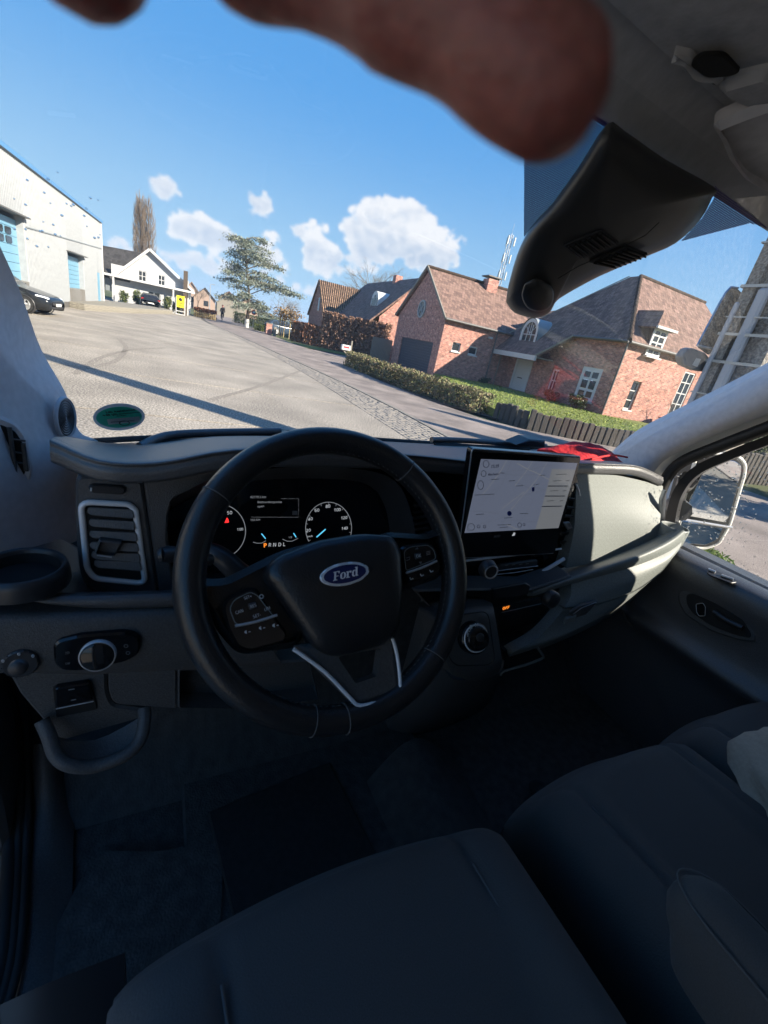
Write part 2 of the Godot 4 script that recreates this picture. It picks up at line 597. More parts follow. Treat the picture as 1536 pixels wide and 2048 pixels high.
func make_camera() -> void:
	var pitch := atan(337.5 / FPX)
	var yaw := deg_to_rad(30.0)
	var roll := deg_to_rad(12.0)
	var f0 := Vector3(sin(yaw), 0, -cos(yaw))
	var r0 := Vector3(cos(yaw), 0, sin(yaw))
	var w := f0 * cos(pitch) + Vector3.DOWN * sin(pitch)
	var u := f0 * sin(pitch) + Vector3.UP * cos(pitch)
	cb = Basis(cos(roll) * r0 + sin(roll) * u, -sin(roll) * r0 + cos(roll) * u, -w)
	var cam := Camera3D.new()
	cam.name = "camera"
	add_child(cam)
	cam.transform = Transform3D(cb, Vector3(0, HC, 0))
	var at := CameraAttributesPhysical.new()
	at.frustum_focal_length = 12.0 / (1024.0 / FPX)
	at.frustum_near = 0.012
	at.frustum_far = 3000.0
	at.frustum_focus_distance = 2.2
	at.exposure_aperture = at.frustum_focal_length / 1.3
	cam.attributes = at
	cam.fov = rad_to_deg(2.0 * atan(1024.0 / FPX))
	cam.near = 0.012
	cam.far = 3000.0
	cam.current = true

func make_light() -> void:
	var we := WorldEnvironment.new()
	we.name = "daylight"
	var e := Environment.new()
	e.background_mode = Environment.BG_SKY
	var sm := PanoramaSkyMaterial.new()
	sm.panorama = ImageTexture.create_from_image(sky_image())
	e.sky = Sky.new()
	e.sky.sky_material = sm
	e.tonemap_mode = Environment.TONE_MAPPER_LINEAR
	e.tonemap_exposure = 2.75
	e.sdfgi_enabled = true
	e.ssao_enabled = true
	e.ssil_enabled = true
	e.fog_enabled = true
	e.fog_density = 0.0006
	e.fog_light_color = Color(0.75, 0.85, 0.97)
	we.environment = e
	add_child(we)
	var sun := DirectionalLight3D.new()
	sun.name = "sun"
	sun.light_energy = 1.6
	sun.light_color = Color(1.0, 0.955, 0.88)
	sun.light_angular_distance = 0.55
	sun.shadow_enabled = true
	add_child(sun)
	var az := deg_to_rad(139.0)     # behind and to the right of the van, read from the pole's shadow
	var el := deg_to_rad(29.5)
	var to_sun := Vector3(sin(az) * cos(el), sin(el), -cos(az) * cos(el))
	sun.look_at_from_position(to_sun * 10.0, Vector3.ZERO)

func brick_image() -> Image:
	var im := Image.create(512, 512, false, Image.FORMAT_RGB8)
	var rng := RandomNumberGenerator.new()
	rng.seed = 4
	im.fill(Color(0.80, 0.72, 0.68))
	var pal := [Color(0.80, 0.56, 0.49), Color(0.74, 0.50, 0.43), Color(0.83, 0.60, 0.53), Color(0.69, 0.47, 0.42), Color(0.86, 0.66, 0.58), Color(0.76, 0.54, 0.49), Color(0.62, 0.44, 0.41)]
	for r in 16:
		for c in 9:
			var x := c * 64 - (32 if r % 2 else 0)
			var col: Color = pal[rng.randi() % pal.size()].lerp(pal[2], 0.35)
			var g := rng.randf_range(0.85, 1.12)
			im.fill_rect(Rect2i(x + 2 + rng.randi() % 2, r * 32 + 4, 58, 25 + rng.randi() % 3).intersection(Rect2i(0, 0, 512, 512)), Color(col.r * g, col.g * g, col.b * g))
	return im
func brick_relief() -> Image:
	var im := Image.create(512, 512, false, Image.FORMAT_RGB8)
	im.fill(Color.BLACK)
	for r in 16:
		for c in 9:
			im.fill_rect(Rect2i(c * 64 - (32 if r % 2 else 0) + 2, r * 32 + 4, 58, 26).intersection(Rect2i(0, 0, 512, 512)), Color.WHITE)
	return im
func tile_image(relief := false) -> Image:                 # flat clay tiles: one is 32 x 48 pixels
	var im := Image.create(512, 480, false, Image.FORMAT_RGB8)
	var rng := RandomNumberGenerator.new()
	rng.seed = 11
	for r in 10:
		for c in 17:
			var g := rng.randf_range(0.78, 1.1)
			var x := c * 32 - (16 if r % 2 else 0)
			for k in 48:
				var v := g * (0.97 + 0.03 * k / 48.0)
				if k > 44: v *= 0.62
				if relief: v = 0.2 + 0.8 * k / 48.0
				var col := Color(v, v, v) if relief else Color(v, v * (0.96 + 0.05 * g), v)
				im.fill_rect(Rect2i(x + 1, r * 48 + k, 30, 1).intersection(Rect2i(0, 0, 512, 480)), col)
			im.fill_rect(Rect2i(x, r * 48, 1, 48).intersection(Rect2i(0, 0, 512, 480)), Color(0.45, 0.45, 0.45))
	return im

func make_materials() -> void:
	var grain := ntex(0.09, 1, 3, 0.0, 1.0, 256, FastNoiseLite.TYPE_CELLULAR)
	var soft_n := ntex(0.012, 2, 4, 0.0, 1.0)
	var dust := ntex(0.02, 5, 5, 0.72, 1.0)
	var patchy := ntex(0.006, 8, 5, 0.55, 1.0)
	var weave := ntex(0.22, 6, 2, 0.0, 1.0, 256)
	# the van
	tint(bump(mat("dash_black", Color(0.078, 0.080, 0.086), 0.36), grain, 14.0, 0.07), dust, 22.0)
	tint(bump(mat("dash_grey", Color(0.095, 0.093, 0.092), 0.55), grain, 14.0, 0.06), dust, 22.0)
	tint(bump(mat("dash_mid", Color(0.235, 0.26, 0.25), 0.5), grain, 22.0, 0.02), dust, 22.0)
	M.dash_black.metallic_specular = 0.7
	mat("gap_black", Color(0.006, 0.006, 0.006), 0.8)  # also colours plates that paint shade where hollows stay uncut
	mat("plastic_black", Color(0.026, 0.026, 0.028), 0.38)
	mat("gloss_black", Color(0.008, 0.008, 0.009), 0.08)
	bump(mat("housing_black", Color(0.040, 0.039, 0.038), 0.42), grain, 30.0, 0.012)
	bump(mat("leather", Color(0.017, 0.0175, 0.019), 0.30), grain, 16.0, 0.04)
	tint(bump(mat("fabric", Color(0.086, 0.083, 0.081), 0.95), weave, 16.0, 0.05), ntex(0.2, 33, 3, 0.8, 1.0), 6.0)
	M.fabric.rim_enabled = true
	M.fabric.rim = 0.3
	tint(bump(mat("carpet", Color(0.072, 0.071, 0.069), 1.0), weave, 20.0, 0.15), ntex(0.02, 35, 5, 0.72, 1.0), 3.0)
	tint(bump(mat("rubber_mat", Color(0.022, 0.022, 0.022), 0.85), weave, 12.0, 0.06), dust, 5.0)
	tint(mat("trim_light", Color(0.68, 0.66, 0.66), 0.6), ntex(0.03, 21, 4, 0.9, 1.0), 3.0)
	tint(bump(mat("headlining", Color(0.54, 0.53, 0.52), 0.95), weave, 30.0, 0.03), ntex(0.03, 22, 4, 0.88, 1.0), 3.0)
	mat("rubber", Color(0.010, 0.010, 0.010), 0.55)
	mat("cream_paint", Color(0.74, 0.74, 0.70), 0.3)
	mat("chrome", Color(0.80, 0.81, 0.83), 0.25, 0.1)
	mat("satin_silver", Color(0.5, 0.51, 0.53), 0.3, 0.5)
	mat("mirror", Color(0.85, 0.87, 0.88), 0.02, 1.0)
	mat("emblem_blue", Color(0.012, 0.02, 0.09), 0.15)
	mat("print_white", Color(0.55, 0.55, 0.55), 0.5)
	mat("print_grey", Color(0.16, 0.16, 0.16), 0.5)
	mat("stitch", Color(0.10, 0.10, 0.10), 0.8)
	mat("frit", Color(0.05, 0.035, 0.20), 0.5)
	glass("windscreen_glass", 0.02)
	glass("window_glass", 0.03)
	lit("glow_white", Color(0.5, 0.53, 0.57), 0.28)
	lit("glow_dim", Color(0.3, 0.32, 0.35), 0.22)
	lit("glow_blue", Color(0.1, 0.5, 0.75), 0.50)
	lit("glow_red", Color(0.9, 0.03, 0.03), 0.56)
	lit("glow_orange", Color(0.9, 0.25, 0.03), 0.43)
	mat("screen_ink", Color(0.02, 0.03, 0.09), 0.3)
	var dm := mat("water_drop", Color(1, 1, 1), 0.0)
	dm.refraction_enabled = true
	dm.refraction_scale = 0.033
	dm.albedo_color.a = 0.0
	tint(bump(mat("red_cloth", Color(0.62, 0.015, 0.02), 0.75), soft_n, 14.0, 0.5), ntex(0.03, 40, 4, 0.8, 1.0), 6.0)
	tint(bump(mat("beige_cloth", Color(0.46, 0.38, 0.30), 0.9), soft_n, 9.0, 0.3), ntex(0.05, 41, 4, 0.88, 1.0), 5.0)
	mat("sticker_green", Color(0.03, 0.50, 0.42), 0.5)
	mat("sticker_white", Color(0.62, 0.64, 0.62), 0.5)
	mat("sticker_ink", Color(0.01, 0.035, 0.03), 0.6)
	for k in ["sticker_green", "sticker_white"]:
		M[k].backlight_enabled = true
		M[k].backlight = Color(0.08, 1.0, 0.85) if k == "sticker_green" else Color(0.8, 0.8, 0.8)
	var sk := mat("skin", Color(0.46, 0.17, 0.13), 0.5)
	tint(bump(sk, ntex(0.06, 51, 4, 0.0, 1.0, 256), 60.0, 0.03), ntex(0.02, 52, 5, 0.7, 1.0), 40.0)
	sk.subsurf_scatter_enabled = true
	sk.subsurf_scatter_strength = 0.5
	# the street
	var conc := tint(bump(mat("concrete", Color(0.97, 0.87, 0.725), 0.92), ntex(0.3, 60, 3, 0.0, 1.0), 0.3, 0.5), ntex(0.24, 61, 3, 0.30, 1.0), 0.2)
	speckle(conc, ntex(0.012, 62, 3, 0.78, 1.0), 0.07)
	var asph := tint(bump(mat("asphalt", Color(0.58, 0.49, 0.43), 0.9), ntex(0.35, 63, 3, 0.0, 1.0), 0.12, 1.0), ntex(0.26, 64, 3, 0.55, 1.0), 0.35)
	speckle(asph, ntex(0.012, 65, 5, 0.68, 1.0), 0.11)
	tint(bump(mat("cobble", Color(0.36, 0.33, 0.29), 0.85), soft_n, 6.0, 0.6), ntex(0.05, 66, 4, 0.6, 1.0), 2.3)
	tint(mat("joint", Color(0.16, 0.145, 0.12), 1.0), dust, 3.0)
	tint(bump(mat("earth", Color(0.16, 0.12, 0.085), 1.0), ntex(0.1, 67, 4, 0.0, 1.0), 2.0, 3.0), ntex(0.06, 68, 4, 0.5, 1.0), 1.0)
	tint(bump(mat("turf", Color(0.30, 0.36, 0.085), 1.0), ntex(0.2, 69, 4, 0.0, 1.0), 2.0, 3.0), ntex(0.06, 70, 5, 0.55, 1.0), 0.6)
	tint(mat("field", Color(0.13, 0.16, 0.05), 1.0), patchy, 0.05)
	tint(bump(mat("old_concrete", Color(0.40, 0.375, 0.33), 0.95), ntex(0.12, 71, 4, 0.0, 1.0), 1.5, 1.0), ntex(0.06, 72, 6, 0.5, 1.0), 0.8)
	tint(bump(mat("ramp_concrete", Color(0.50, 0.46, 0.37), 0.95), ntex(0.12, 84, 4, 0.0, 1.0), 1.5, 1.0), ntex(0.03, 85, 6, 0.4, 1.0), 0.7)
	speckle(tint(mat("tyre_mark", Color(0.85, 0.755, 0.63), 0.92), ntex(0.24, 61, 3, 0.30, 1.0), 0.2), ntex(0.05, 86, 4, 0.7, 1.0), 0.5)
	mat("box_grey", Color(0.17, 0.18, 0.185), 0.5)
	mat("far_brick", Color(0.34, 0.25, 0.20), 0.9)
	var br := tint(mat("brick", Color(1, 0.97, 0.97), 0.9), ImageTexture.create_from_image(brick_image()), 1.0, false)
	br.heightmap_enabled = true
	br.heightmap_texture = ImageTexture.create_from_image(brick_relief())
	br.heightmap_scale = 0.6
	br.uv1_scale = Vector3(1 / 1.76, 1 / 1.2, 1 / 1.76)
	speckle(br, ntex(0.02, 73, 5, 0.72, 1.0), 0.25)
	var ti := ImageTexture.create_from_image(tile_image())
	var th := ImageTexture.create_from_image(tile_image(true))
	for k in [["tiles_brown", Color(0.33, 0.205, 0.165)], ["tiles_orange", Color(0.50, 0.31, 0.20)], ["tiles_dark", Color(0.07, 0.066, 0.066)]]:
		var tm := mat(k[0], k[1], 0.95)
		tm.albedo_texture = ti
		tm.heightmap_enabled = true
		tm.heightmap_texture = th
		tm.heightmap_scale = 2.0
		tm.uv1_scale = Vector3(1 / 3.6, 1 / 2.8, 1)
		speckle(tm, ntex(0.03, 75, 5, 0.74, 1.0), 0.2)
	tint(mat("white_cladding", Color(0.34, 0.36, 0.375), 0.6), ntex(0.02, 76, 5, 0.9, 1.0), 0.35)
	tint(mat("white_wall", Color(0.50, 0.51, 0.515), 0.8), ntex(0.02, 77, 5, 0.9, 1.0), 0.4)
	mat("white_paint", Color(0.58, 0.58, 0.57), 0.4)
	mat("zinc", Color(0.32, 0.35, 0.36), 0.5, 0.3)
	mat("gutter_grey", Color(0.11, 0.105, 0.10), 0.5)
	mat("door_blue", Color(0.16, 0.34, 0.47), 0.4)
	mat("edge_blue", Color(0.08, 0.22, 0.42), 0.4)
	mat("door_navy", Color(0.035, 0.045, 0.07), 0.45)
	mat("pane_dark", Color(0.03, 0.035, 0.04), 0.04)
	mat("pane_pale", Color(0.20, 0.22, 0.23), 0.1)
	mat("solar", Color(0.02, 0.035, 0.07), 0.12)
	tint(bump(mat("old_wood", Color(0.20, 0.18, 0.16), 0.95), ntex(0.1, 78, 4, 0.0, 1.0), 3.0, 1.2), ntex(0.05, 79, 5, 0.35, 1.0), 3.0)
	tint(mat("pale_wood", Color(0.34, 0.31, 0.26), 0.9), ntex(0.05, 80, 4, 0.7, 1.0), 2.0)
	tint(mat("yellow_wood", Color(0.52, 0.40, 0.20), 0.8), dust, 2.0)
	tint(bump(mat("bark", Color(0.13, 0.10, 0.075), 1.0), soft_n, 4.0, 2.0), dust, 2.0)
	mat("twig", Color(0.20, 0.155, 0.115), 1.0)
	mat("twig_grey", Color(0.22, 0.20, 0.17), 1.0)
	mat("terracotta", Color(0.35, 0.15, 0.09), 0.8)
	mat("yellow_board", Color(0.80, 0.66, 0.02), 0.5)
	mat("ink_black", Color(0.02, 0.02, 0.02), 0.6)
	mat("steel", Color(0.42, 0.43, 0.44), 0.45, 0.6)
	mat("pipe_grey", Color(0.34, 0.365, 0.40), 0.5)
	mat("strap_steel", Color(0.36, 0.37, 0.36), 0.4, 0.4)
	mat("car_black", Color(0.015, 0.017, 0.02), 0.12)
	mat("car_blue", Color(0.05, 0.075, 0.11), 0.15)
	mat("tyre", Color(0.015, 0.015, 0.015), 0.85)
	mat("lamp_clear", Color(0.75, 0.78, 0.8), 0.08)
	mat("lamp_red", Color(0.35, 0.01, 0.01), 0.15)
	mat("coat_black", Color(0.012, 0.012, 0.015), 0.9)
	mat("red_paint", Color(0.42, 0.02, 0.03), 0.4)
	for k in ["leaf", "needle"]:
		var lm := mat(k, Color(1, 1, 1), 0.75)
		lm.vertex_color_use_as_albedo = true
		lm.backlight_enabled = true
		lm.backlight = Color(0.5, 0.5, 0.5)
	M.needle.backlight = Color(0.2, 0.2, 0.2)

# ---------- the van ----------
func fz(z: float) -> Transform3D:                          # an upright plane across the van, z metres ahead of the lens
	return frame(rel(0, 0, -z), Vector3(0, 0, 1))
func ws(s: float, y: float) -> Vector3:                    # the windscreen: s runs -1..1 across, y from the lens
	var t := (0.3 - y) / 0.6
	return rel(0.61 + 0.80 * s, y, -0.49 - (0.30 - y) * 1.08 + (0.04 + 0.08 * t) * s * s)
func dome(st: SurfaceTool, poly: PackedVector2Array, tf: Transform3D, prof: Array) -> void:   # prof: [scale, height] from rim to middle
	var c := Vector2.ZERO
	for p in poly: c += p / poly.size()
	var rows := []
	for q in prof:
		var r := []
		for i in poly.size() + 1:
			var p: Vector2 = c + (poly[i % poly.size()] - c) * q[0]
			r.append(tf * Vector3(p.x, p.y, q[1]))
		rows.append(r)
	grid(st, rows)
func disc(parent: Node3D, called: String, m: Material, cx: float, cy: float, rpx: float, tf: Transform3D, prof: Array, sharp := false, seg := 28) -> MeshInstance3D:   # prof in units of the radius seen
	var c := onp(cx, cy, tf.origin, tf.basis.z)
	var r := minf(c.distance_to(onp(cx + rpx, cy, tf.origin, tf.basis.z)), c.distance_to(onp(cx, cy + rpx, tf.origin, tf.basis.z)))
	var st := S()
	lathe(st, prof.map(func(p): return Vector2(p[0], p[1]) * r), Transform3D(tf.basis, c), seg, sharp)
	return put(st, called, m, parent)
func oval(cx: float, cy: float, a: float, b: float, turn: float, n := 28, from := 0.0, to := 360.0) -> Array:   # pixel points round an ellipse
	var out := []
	for i in n:
		var q := deg_to_rad(lerpf(from, to, float(i) / (n if to - from >= 360.0 else n - 1)))
		var p := Vector2(cos(q) * a, sin(q) * b).rotated(deg_to_rad(turn))
		out.append(cx + p.x)
		out.append(cy + p.y)
	return out
func trim_ring(parent: Node3D, called: String, m: Material, px: Array, tf: Transform3D, r: float, corner: float, lift := 0.0) -> MeshInstance3D:
	var pts := []
	for q in round_poly(pxpoly(px, tf), corner, 5): pts.append(tf * Vector3(q.x, q.y, lift))
	var st := S()
	tube(st, pts, r, 8, true, 1.0, tf.basis.z)
	return put(st, called, m, parent)
func line(parent: Node3D, called: String, m: Material, px: Array, tf: Transform3D, w: float, lift := 0.0008) -> MeshInstance3D:   # a thin printed or moulded line
	return pxtube(parent, called, m, px, tf, w, lift, false, 1, 0.5)

func make_van() -> void:
	var van := thing("van", "white delivery van with black dashboard and empty front seats, seen from the driver's place", "van")
	van_shell(van)
	van_dash(van)
	van_centre(van)
	van_wheel(van)
	van_seats(van)

func van_shell(van: Node3D) -> void:
	var st := S()
	# windscreen
	var rows := []
	for i in 13:
		var y := -0.345 + 0.66 * i / 12.0
		var r := []
		for j in 25: r.append(ws(-1.0 + j / 12.0, y))
		rows.append(r)
	grid(st, rows)
	put(st, "windscreen", M.windscreen_glass, van)
	# black edge of the glass along its foot
	st = S()
	rows = []
	for i in 4:
		var r := []
		for j in 25:
			var s := -1.0 + j / 12.0
			r.append(ws(s, -0.345 + 0.018 * i / 3.0) + Vector3(0, -0.003, 0.003))
		rows.append(r)
	grid(st, rows)
	put(st, "glass_border", M.gap_black, van)
	# roof with its lining, header and crease
	st = S()
	box(st, rel(0.61, 0.46, 1.7), Vector3(1.95, 0.03, 4.35), 0.01)
	patch(st, [[rel(-0.36, 0.44, -0.45), rel(0.61, 0.47, -0.47), rel(1.58, 0.44, -0.45)], [rel(-0.36, 0.36, -0.53), rel(0.61, 0.36, -0.56), rel(1.58, 0.36, -0.53)]], 6, 1)
	put(st, "roof", M.cream_paint, van)
	st = S()
	shell(st, [[rel(-0.30, 0.285, -0.46), rel(0.1, 0.288, -0.50), rel(0.61, 0.290, -0.505), rel(1.1, 0.286, -0.495), rel(1.50, 0.275, -0.46)],
		[rel(-0.30, 0.318, -0.43), rel(0.1, 0.325, -0.465), rel(0.61, 0.325, -0.465), rel(1.1, 0.325, -0.46), rel(1.50, 0.31, -0.43)],
		[rel(-0.30, 0.338, -0.40), rel(0.1, 0.345, -0.43), rel(0.61, 0.345, -0.43), rel(1.1, 0.345, -0.43), rel(1.50, 0.33, -0.40)]], Vector3(0, 0.03, 0), 4, 3)
	put(st, "headlining", M.headlining, van)
	st = S()
	shell(st, [[rel(-0.30, 0.328, -0.395), rel(0.37, 0.332, -0.437), rel(0.8, 0.332, -0.437), rel(1.50, 0.32, -0.395)], [rel(-0.30, 0.35, 0.1), rel(0.37, 0.355, 0.1), rel(0.8, 0.355, 0.1), rel(1.50, 0.34, 0.1)], [rel(-0.30, 0.35, 0.56), rel(0.37, 0.355, 0.56), rel(0.8, 0.355, 0.56), rel(1.50, 0.34, 0.56)]], Vector3(0, 0.02, 0), 4, 3)
	put(st, "overhead_shelf", M.headlining, van)
	# grab recess and sun visor at the passenger's side
	var cr := frame(rel(0, 0.318, -0.43), Vector3(0, -1, 0.12), Vector3(0, 0, 1))
	panel(van, "grab_recess", M.gap_black, [1378, 132, 1398, 112, 1446, 110, 1480, 146, 1462, 154, 1412, 158], cr, 0.004, 0.001, 0.008)
	panel(van, "grab_lip", M.headlining, [1340, 118, 1378, 126, 1400, 158, 1440, 160, 1446, 175, 1420, 178, 1388, 150], cr, 0.012, 0.005, 0.006)
	panel(van, "visor_clip", M.headlining, [1440, 178, 1536, 150, 1600, 190, 1560, 214, 1490, 226, 1444, 206, 1432, 192], cr, 0.02, 0.008, 0.01)
	var vz := frame(rel(0, 0.298, -0.45), Vector3(0, -0.95, 0.3), Vector3(0, 0, 1))
	panel(van, "sun_visor", M.trim_light, [1419, 262, 1480, 236, 1640, 180, 1900, 330, 1700, 470, 1540, 398, 1490, 372, 1458, 332, 1440, 290], vz, 0.02, 0.008, 0.012)
	# body behind the seats, sides and bonnet
	st = S()
	box(st, rel(0.61, -0.35, 0.60), Vector3(1.9, 1.7, 0.03))  # unseen partition, coloured pale to bounce fill light into the cab
	put(st, "bulkhead", M.trim_light, van)
	st = S()
	for x in [-0.385, 1.605]:
		box(st, rel(x, -0.42, 2.25), Vector3(0.04, 1.78, 3.25), 0.01)
		box(st, rel(x, 0.405, 0.05), Vector3(0.05, 0.09, 1.2), 0.01)
		box(st, rel(x, -0.42, 0.52), Vector3(0.05, 1.7, 0.20), 0.01)
	box(st, rel(0.61, -0.42, 3.87), Vector3(1.95, 1.78, 0.04), 0.01)
	put(st, "body_side", M.cream_paint, van)
	st = S()
	shell(st, [[rel(-0.36, -0.40, -1.05), rel(0.61, -0.385, -1.26), rel(1.58, -0.40, -1.05)], [rel(-0.37, -0.62, -1.35), rel(0.61, -0.585, -1.62), rel(1.59, -0.62, -1.35)], [rel(-0.37, -0.80, -1.78), rel(0.61, -0.75, -2.0), rel(1.59, -0.80, -1.78)], [rel(-0.36, -1.05, -1.92), rel(0.61, -1.0, -2.12), rel(1.58, -1.05, -1.92)], [rel(-0.34, -1.5, -1.92), rel(0.61, -1.5, -2.14), rel(1.56, -1.5, -1.92)]], Vector3(0, -0.02, 0.02), 5, 4)
	put(st, "bonnet", M.cream_paint, van)
	for x in [-0.39, 1.61]:
		st = S()
		box(st, rel(x, -1.05, -1.35), Vector3(0.03, 0.8, 1.05), 0.01)
		put(st, "front_wing", M.cream_paint, van)
	for x in [-0.27, 1.47]:
		st = S()
		box(st, rel(x, -0.765, -0.88), Vector3(0.04, 0.75, 0.36), 0.01)
		put(st, "kick_panel", M.dash_black, van)
	for x in [-0.28, 1.50]:
		for z in [-1.4, 2.3]:
			st = S()
			lathe(st, [Vector2(0.0, -0.12), Vector2(0.22, -0.12), Vector2(0.33, -0.1), Vector2(0.345, -0.05), Vector2(0.345, 0.05), Vector2(0.33, 0.1), Vector2(0.22, 0.12), Vector2(0, 0.12)], Transform3D(Basis(Vector3(0, 0, -1), Vector3.UP, Vector3.RIGHT), Vector3(x, 0.345, z)), 28)
			put(st, "wheel", M.tyre, van)
	# floor and toe board
	st = S()
	box(st, rel(0.61, -1.10, -0.2), Vector3(1.72, 0.08, 1.6))
	shell(st, [[rel(-0.26, -1.055, -0.72), rel(0.61, -1.055, -0.72), rel(1.48, -1.055, -0.72)], [rel(-0.26, -0.95, -0.86), rel(0.61, -0.95, -0.86), rel(1.48, -0.95, -0.86)], [rel(-0.26, -0.6, -0.95), rel(0.61, -0.6, -0.95), rel(1.48, -0.6, -0.95)], [rel(-0.26, -0.45, -1.04), rel(0.61, -0.45, -1.06), rel(1.48, -0.45, -1.04)]], Vector3(0, -0.02, -0.03), 3, 4)
	put(st, "cab_floor", M.carpet, van)
	st = S()
	patch(st, [[wy(60, 1960, -1.04), wy(160, 1760, -1.04), wy(200, 1700, -1.04)], [wy(330, 2000, -1.035), wy(350, 1765, -1.035), wy(340, 1700, -1.035)], [wy(430, 1960, -1.035), wy(445, 1740, -1.035), wy(420, 1660, -1.035)]], 4, 4)
	box(st, rel(0.36, -1.047, -0.62), Vector3(0.62, 0.012, 0.5), 0.005)
	put(st, "floor_mat", M.carpet, van)
	st = S()
	box(st, rel(0.27, -1.035, -0.50), Vector3(0.30, 0.008, 0.36), 0.003, Basis(Vector3.UP, 0.12))
	put(st, "rubber_mat", M.rubber_mat, van)
	# rest for the left foot
	st = S()
	shell(st, [[wz(190, 1560, 0.84), wz(260, 1555, 0.84), wz(300, 1570, 0.84)], [wz(180, 1640, 0.80), wz(260, 1640, 0.77), wz(335, 1650, 0.80)], [wz(190, 1740, 0.76), wz(270, 1745, 0.73), wz(345, 1720, 0.76)], [wz(225, 1775, 0.76), wz(290, 1765, 0.75), wz(340, 1735, 0.77)]], Vector3(0, 0, -0.05), 4, 4)
	put(st, "foot_rest", M.dash_grey, van)
	# pedals
	for q in [[560, 1560, 0.80], [655, 1500, 0.82]]:
		st = S()
		box(st, wz(q[0], q[1], q[2]), Vector3(0.075, 0.09, 0.015), 0.004, Basis(Vector3.RIGHT, -0.5))
		tube(st, [wz(q[0], q[1], q[2]), wz(q[0], q[1], q[2]) + Vector3(0, 0.2, -0.12)], 0.009)
		put(st, "pedal", M.rubber_mat, van)
	# driver's sill with its door seals (the door stands open)
	st = S()
	var W := func(px: float, py: float, x: float) -> Vector3:      # on the side plane x, but never below the floor
		var p := wx(px, py, x)
		return p if p.y > HC - 1.03 else wy(px, py, -1.03)
	var sl := [[], [], []]
	for q in [[1490, 0], [1600, -3], [1720, -6], [1840, -10], [1960, -20], [2100, -60]]:
		sl[0].append(W.call(62 + q[1], q[0], -0.235))
		sl[1].append(W.call(92 + q[1], q[0], -0.205))
		sl[2].append(W.call(150 + q[1], q[0] + 20, -0.19) + Vector3(0, -0.02, 0))
	shell(st, sl, Vector3(-0.01, -0.03, 0), 4, 3)
	put(st, "door_sill", M.dash_grey, van)
	for q in [[54, 0.238, 0.008], [38, 0.25, 0.009], [20, 0.266, 0.012]]:
		st = S()
		var pa := []
		for y in [[1330, -44], [1380, -20], [1450, -4], [1560, 2], [1700, 0], [1820, -6], [1940, -18], [2090, -60]]: pa.append(W.call(q[0] + y[1], y[0], -q[1]) + Vector3(0, 0.01, 0))
		tube(st, cat(pa, 4), q[2], 8)
		put(st, "door_seal", M.rubber, van)
	st = S()
	var pj := []
	for y in [[1330, -40], [1400, -10], [1500, -2], [1600, -8], [1720, -20]]: pj.append(W.call(4 + y[1], y[0], -0.29))
	tube(st, cat(pj, 5), 0.012, 8)
	put(st, "door_jamb", M.cream_paint, van)
	# left windscreen pillar with its trim
	st = S()
	shell(st, pxrows([[[-170, 420, 0.66], [-40, 470, 0.76], [-2, 488, 0.80]], [[-170, 600, 0.68], [0, 595, 0.87], [44, 592, 0.93]], [[-170, 700, 0.68], [20, 700, 0.88], [82, 698, 1.03]], [[-170, 800, 0.68], [50, 790, 0.88], [131, 786, 1.03]], [[-170, 870, 0.66], [62, 860, 0.86], [158, 862, 1.03]],
		[[-170, 960, 0.66], [70, 950, 0.82], [200, 888, 1.02]], [[-170, 1040, 0.65], [70, 1040, 0.79], [200, 960, 0.98]], [[-170, 1110, 0.65], [70, 1110, 0.76], [200, 1060, 0.92]]]), Vector3(-0.03, 0, -0.03), 6, 5)
	put(st, "pillar_trim", M.trim_light, van)
	var sp := frame(wz(131, 836, 0.955), Vector3(0.97, 0.06, 0.24))
	var spk := disc(van, "speaker_grille", M.trim_light, 131, 836, 42, sp, [[1.0, -0.06], [1.0, 0.03], [0.93, 0.1], [0.9, 0.02], [0, 0.02]])
	for k in 7:
		var rr := 0.84 - k * 0.115
		disc(spk, "grille_ring", M.dash_grey, 131, 836, 42, sp, [[rr, 0.02], [rr - 0.02, 0.055], [rr - 0.05, 0.055], [rr - 0.06, 0.02]])
	# side window vent in the trim
	var vt := frame(wz(30, 910, 0.80), Vector3(0.45, 0.05, 0.9))
	panel(van, "demister_surround", M.trim_light, [-40, 822, 0, 832, 34, 846, 56, 874, 68, 940, 60, 972, 20, 990, -40, 1000], vt, 0.012, 0.004, 0.008)
	var dv := panel(van, "demister_vent", M.gap_black, [-40, 842, 4, 850, 30, 862, 46, 886, 53, 938, 47, 954, 10, 968, -40, 978], frame(vt.origin + vt.basis.z * 0.002, vt.basis.z), 0.004, 0.001, 0.005)
	for q in [[16, 853, 30, 958], [44, 885, 50, 940]]:
		pxtube(dv, "vane", M.dash_grey, q, vt, 0.003, 0.006, false, 1)
	for y in [880, 905, 925]:
		pxtube(dv, "vane", M.dash_grey, [18, y - 4, 48, y], vt, 0.0015, 0.006, false, 1)
	# right windscreen pillar, body edge, seal
	st = S()
	var up := [[1215, 918], [1262, 878], [1320, 846], [1420, 797], [1536, 738], [1720, 640]]
	var mid := [[1262, 932], [1300, 888], [1360, 855], [1450, 812], [1560, 756], [1730, 670]]
	var mid2 := [[1290, 936], [1322, 908], [1380, 876], [1470, 836], [1580, 782], [1740, 700]]
	var low := [[1306, 948], [1330, 920], [1390, 888], [1480, 850], [1590, 806], [1750, 735]]
	var F := func(a: Array, x: float) -> Array: return a.map(func(q): return wx(q[0], q[1], x))
	shell(st, [F.call(up, 1.41), F.call(mid, 1.375), F.call(mid2, 1.375), F.call(low, 1.40)], Vector3(0.05, 0.02, -0.03), 5, 4)
	var pr := put(st, "pillar_trim", M.trim_light, van)
	var s2 := frame(wz(1276, 915, 0.868), Vector3(-0.75, 0.1, 0.66))
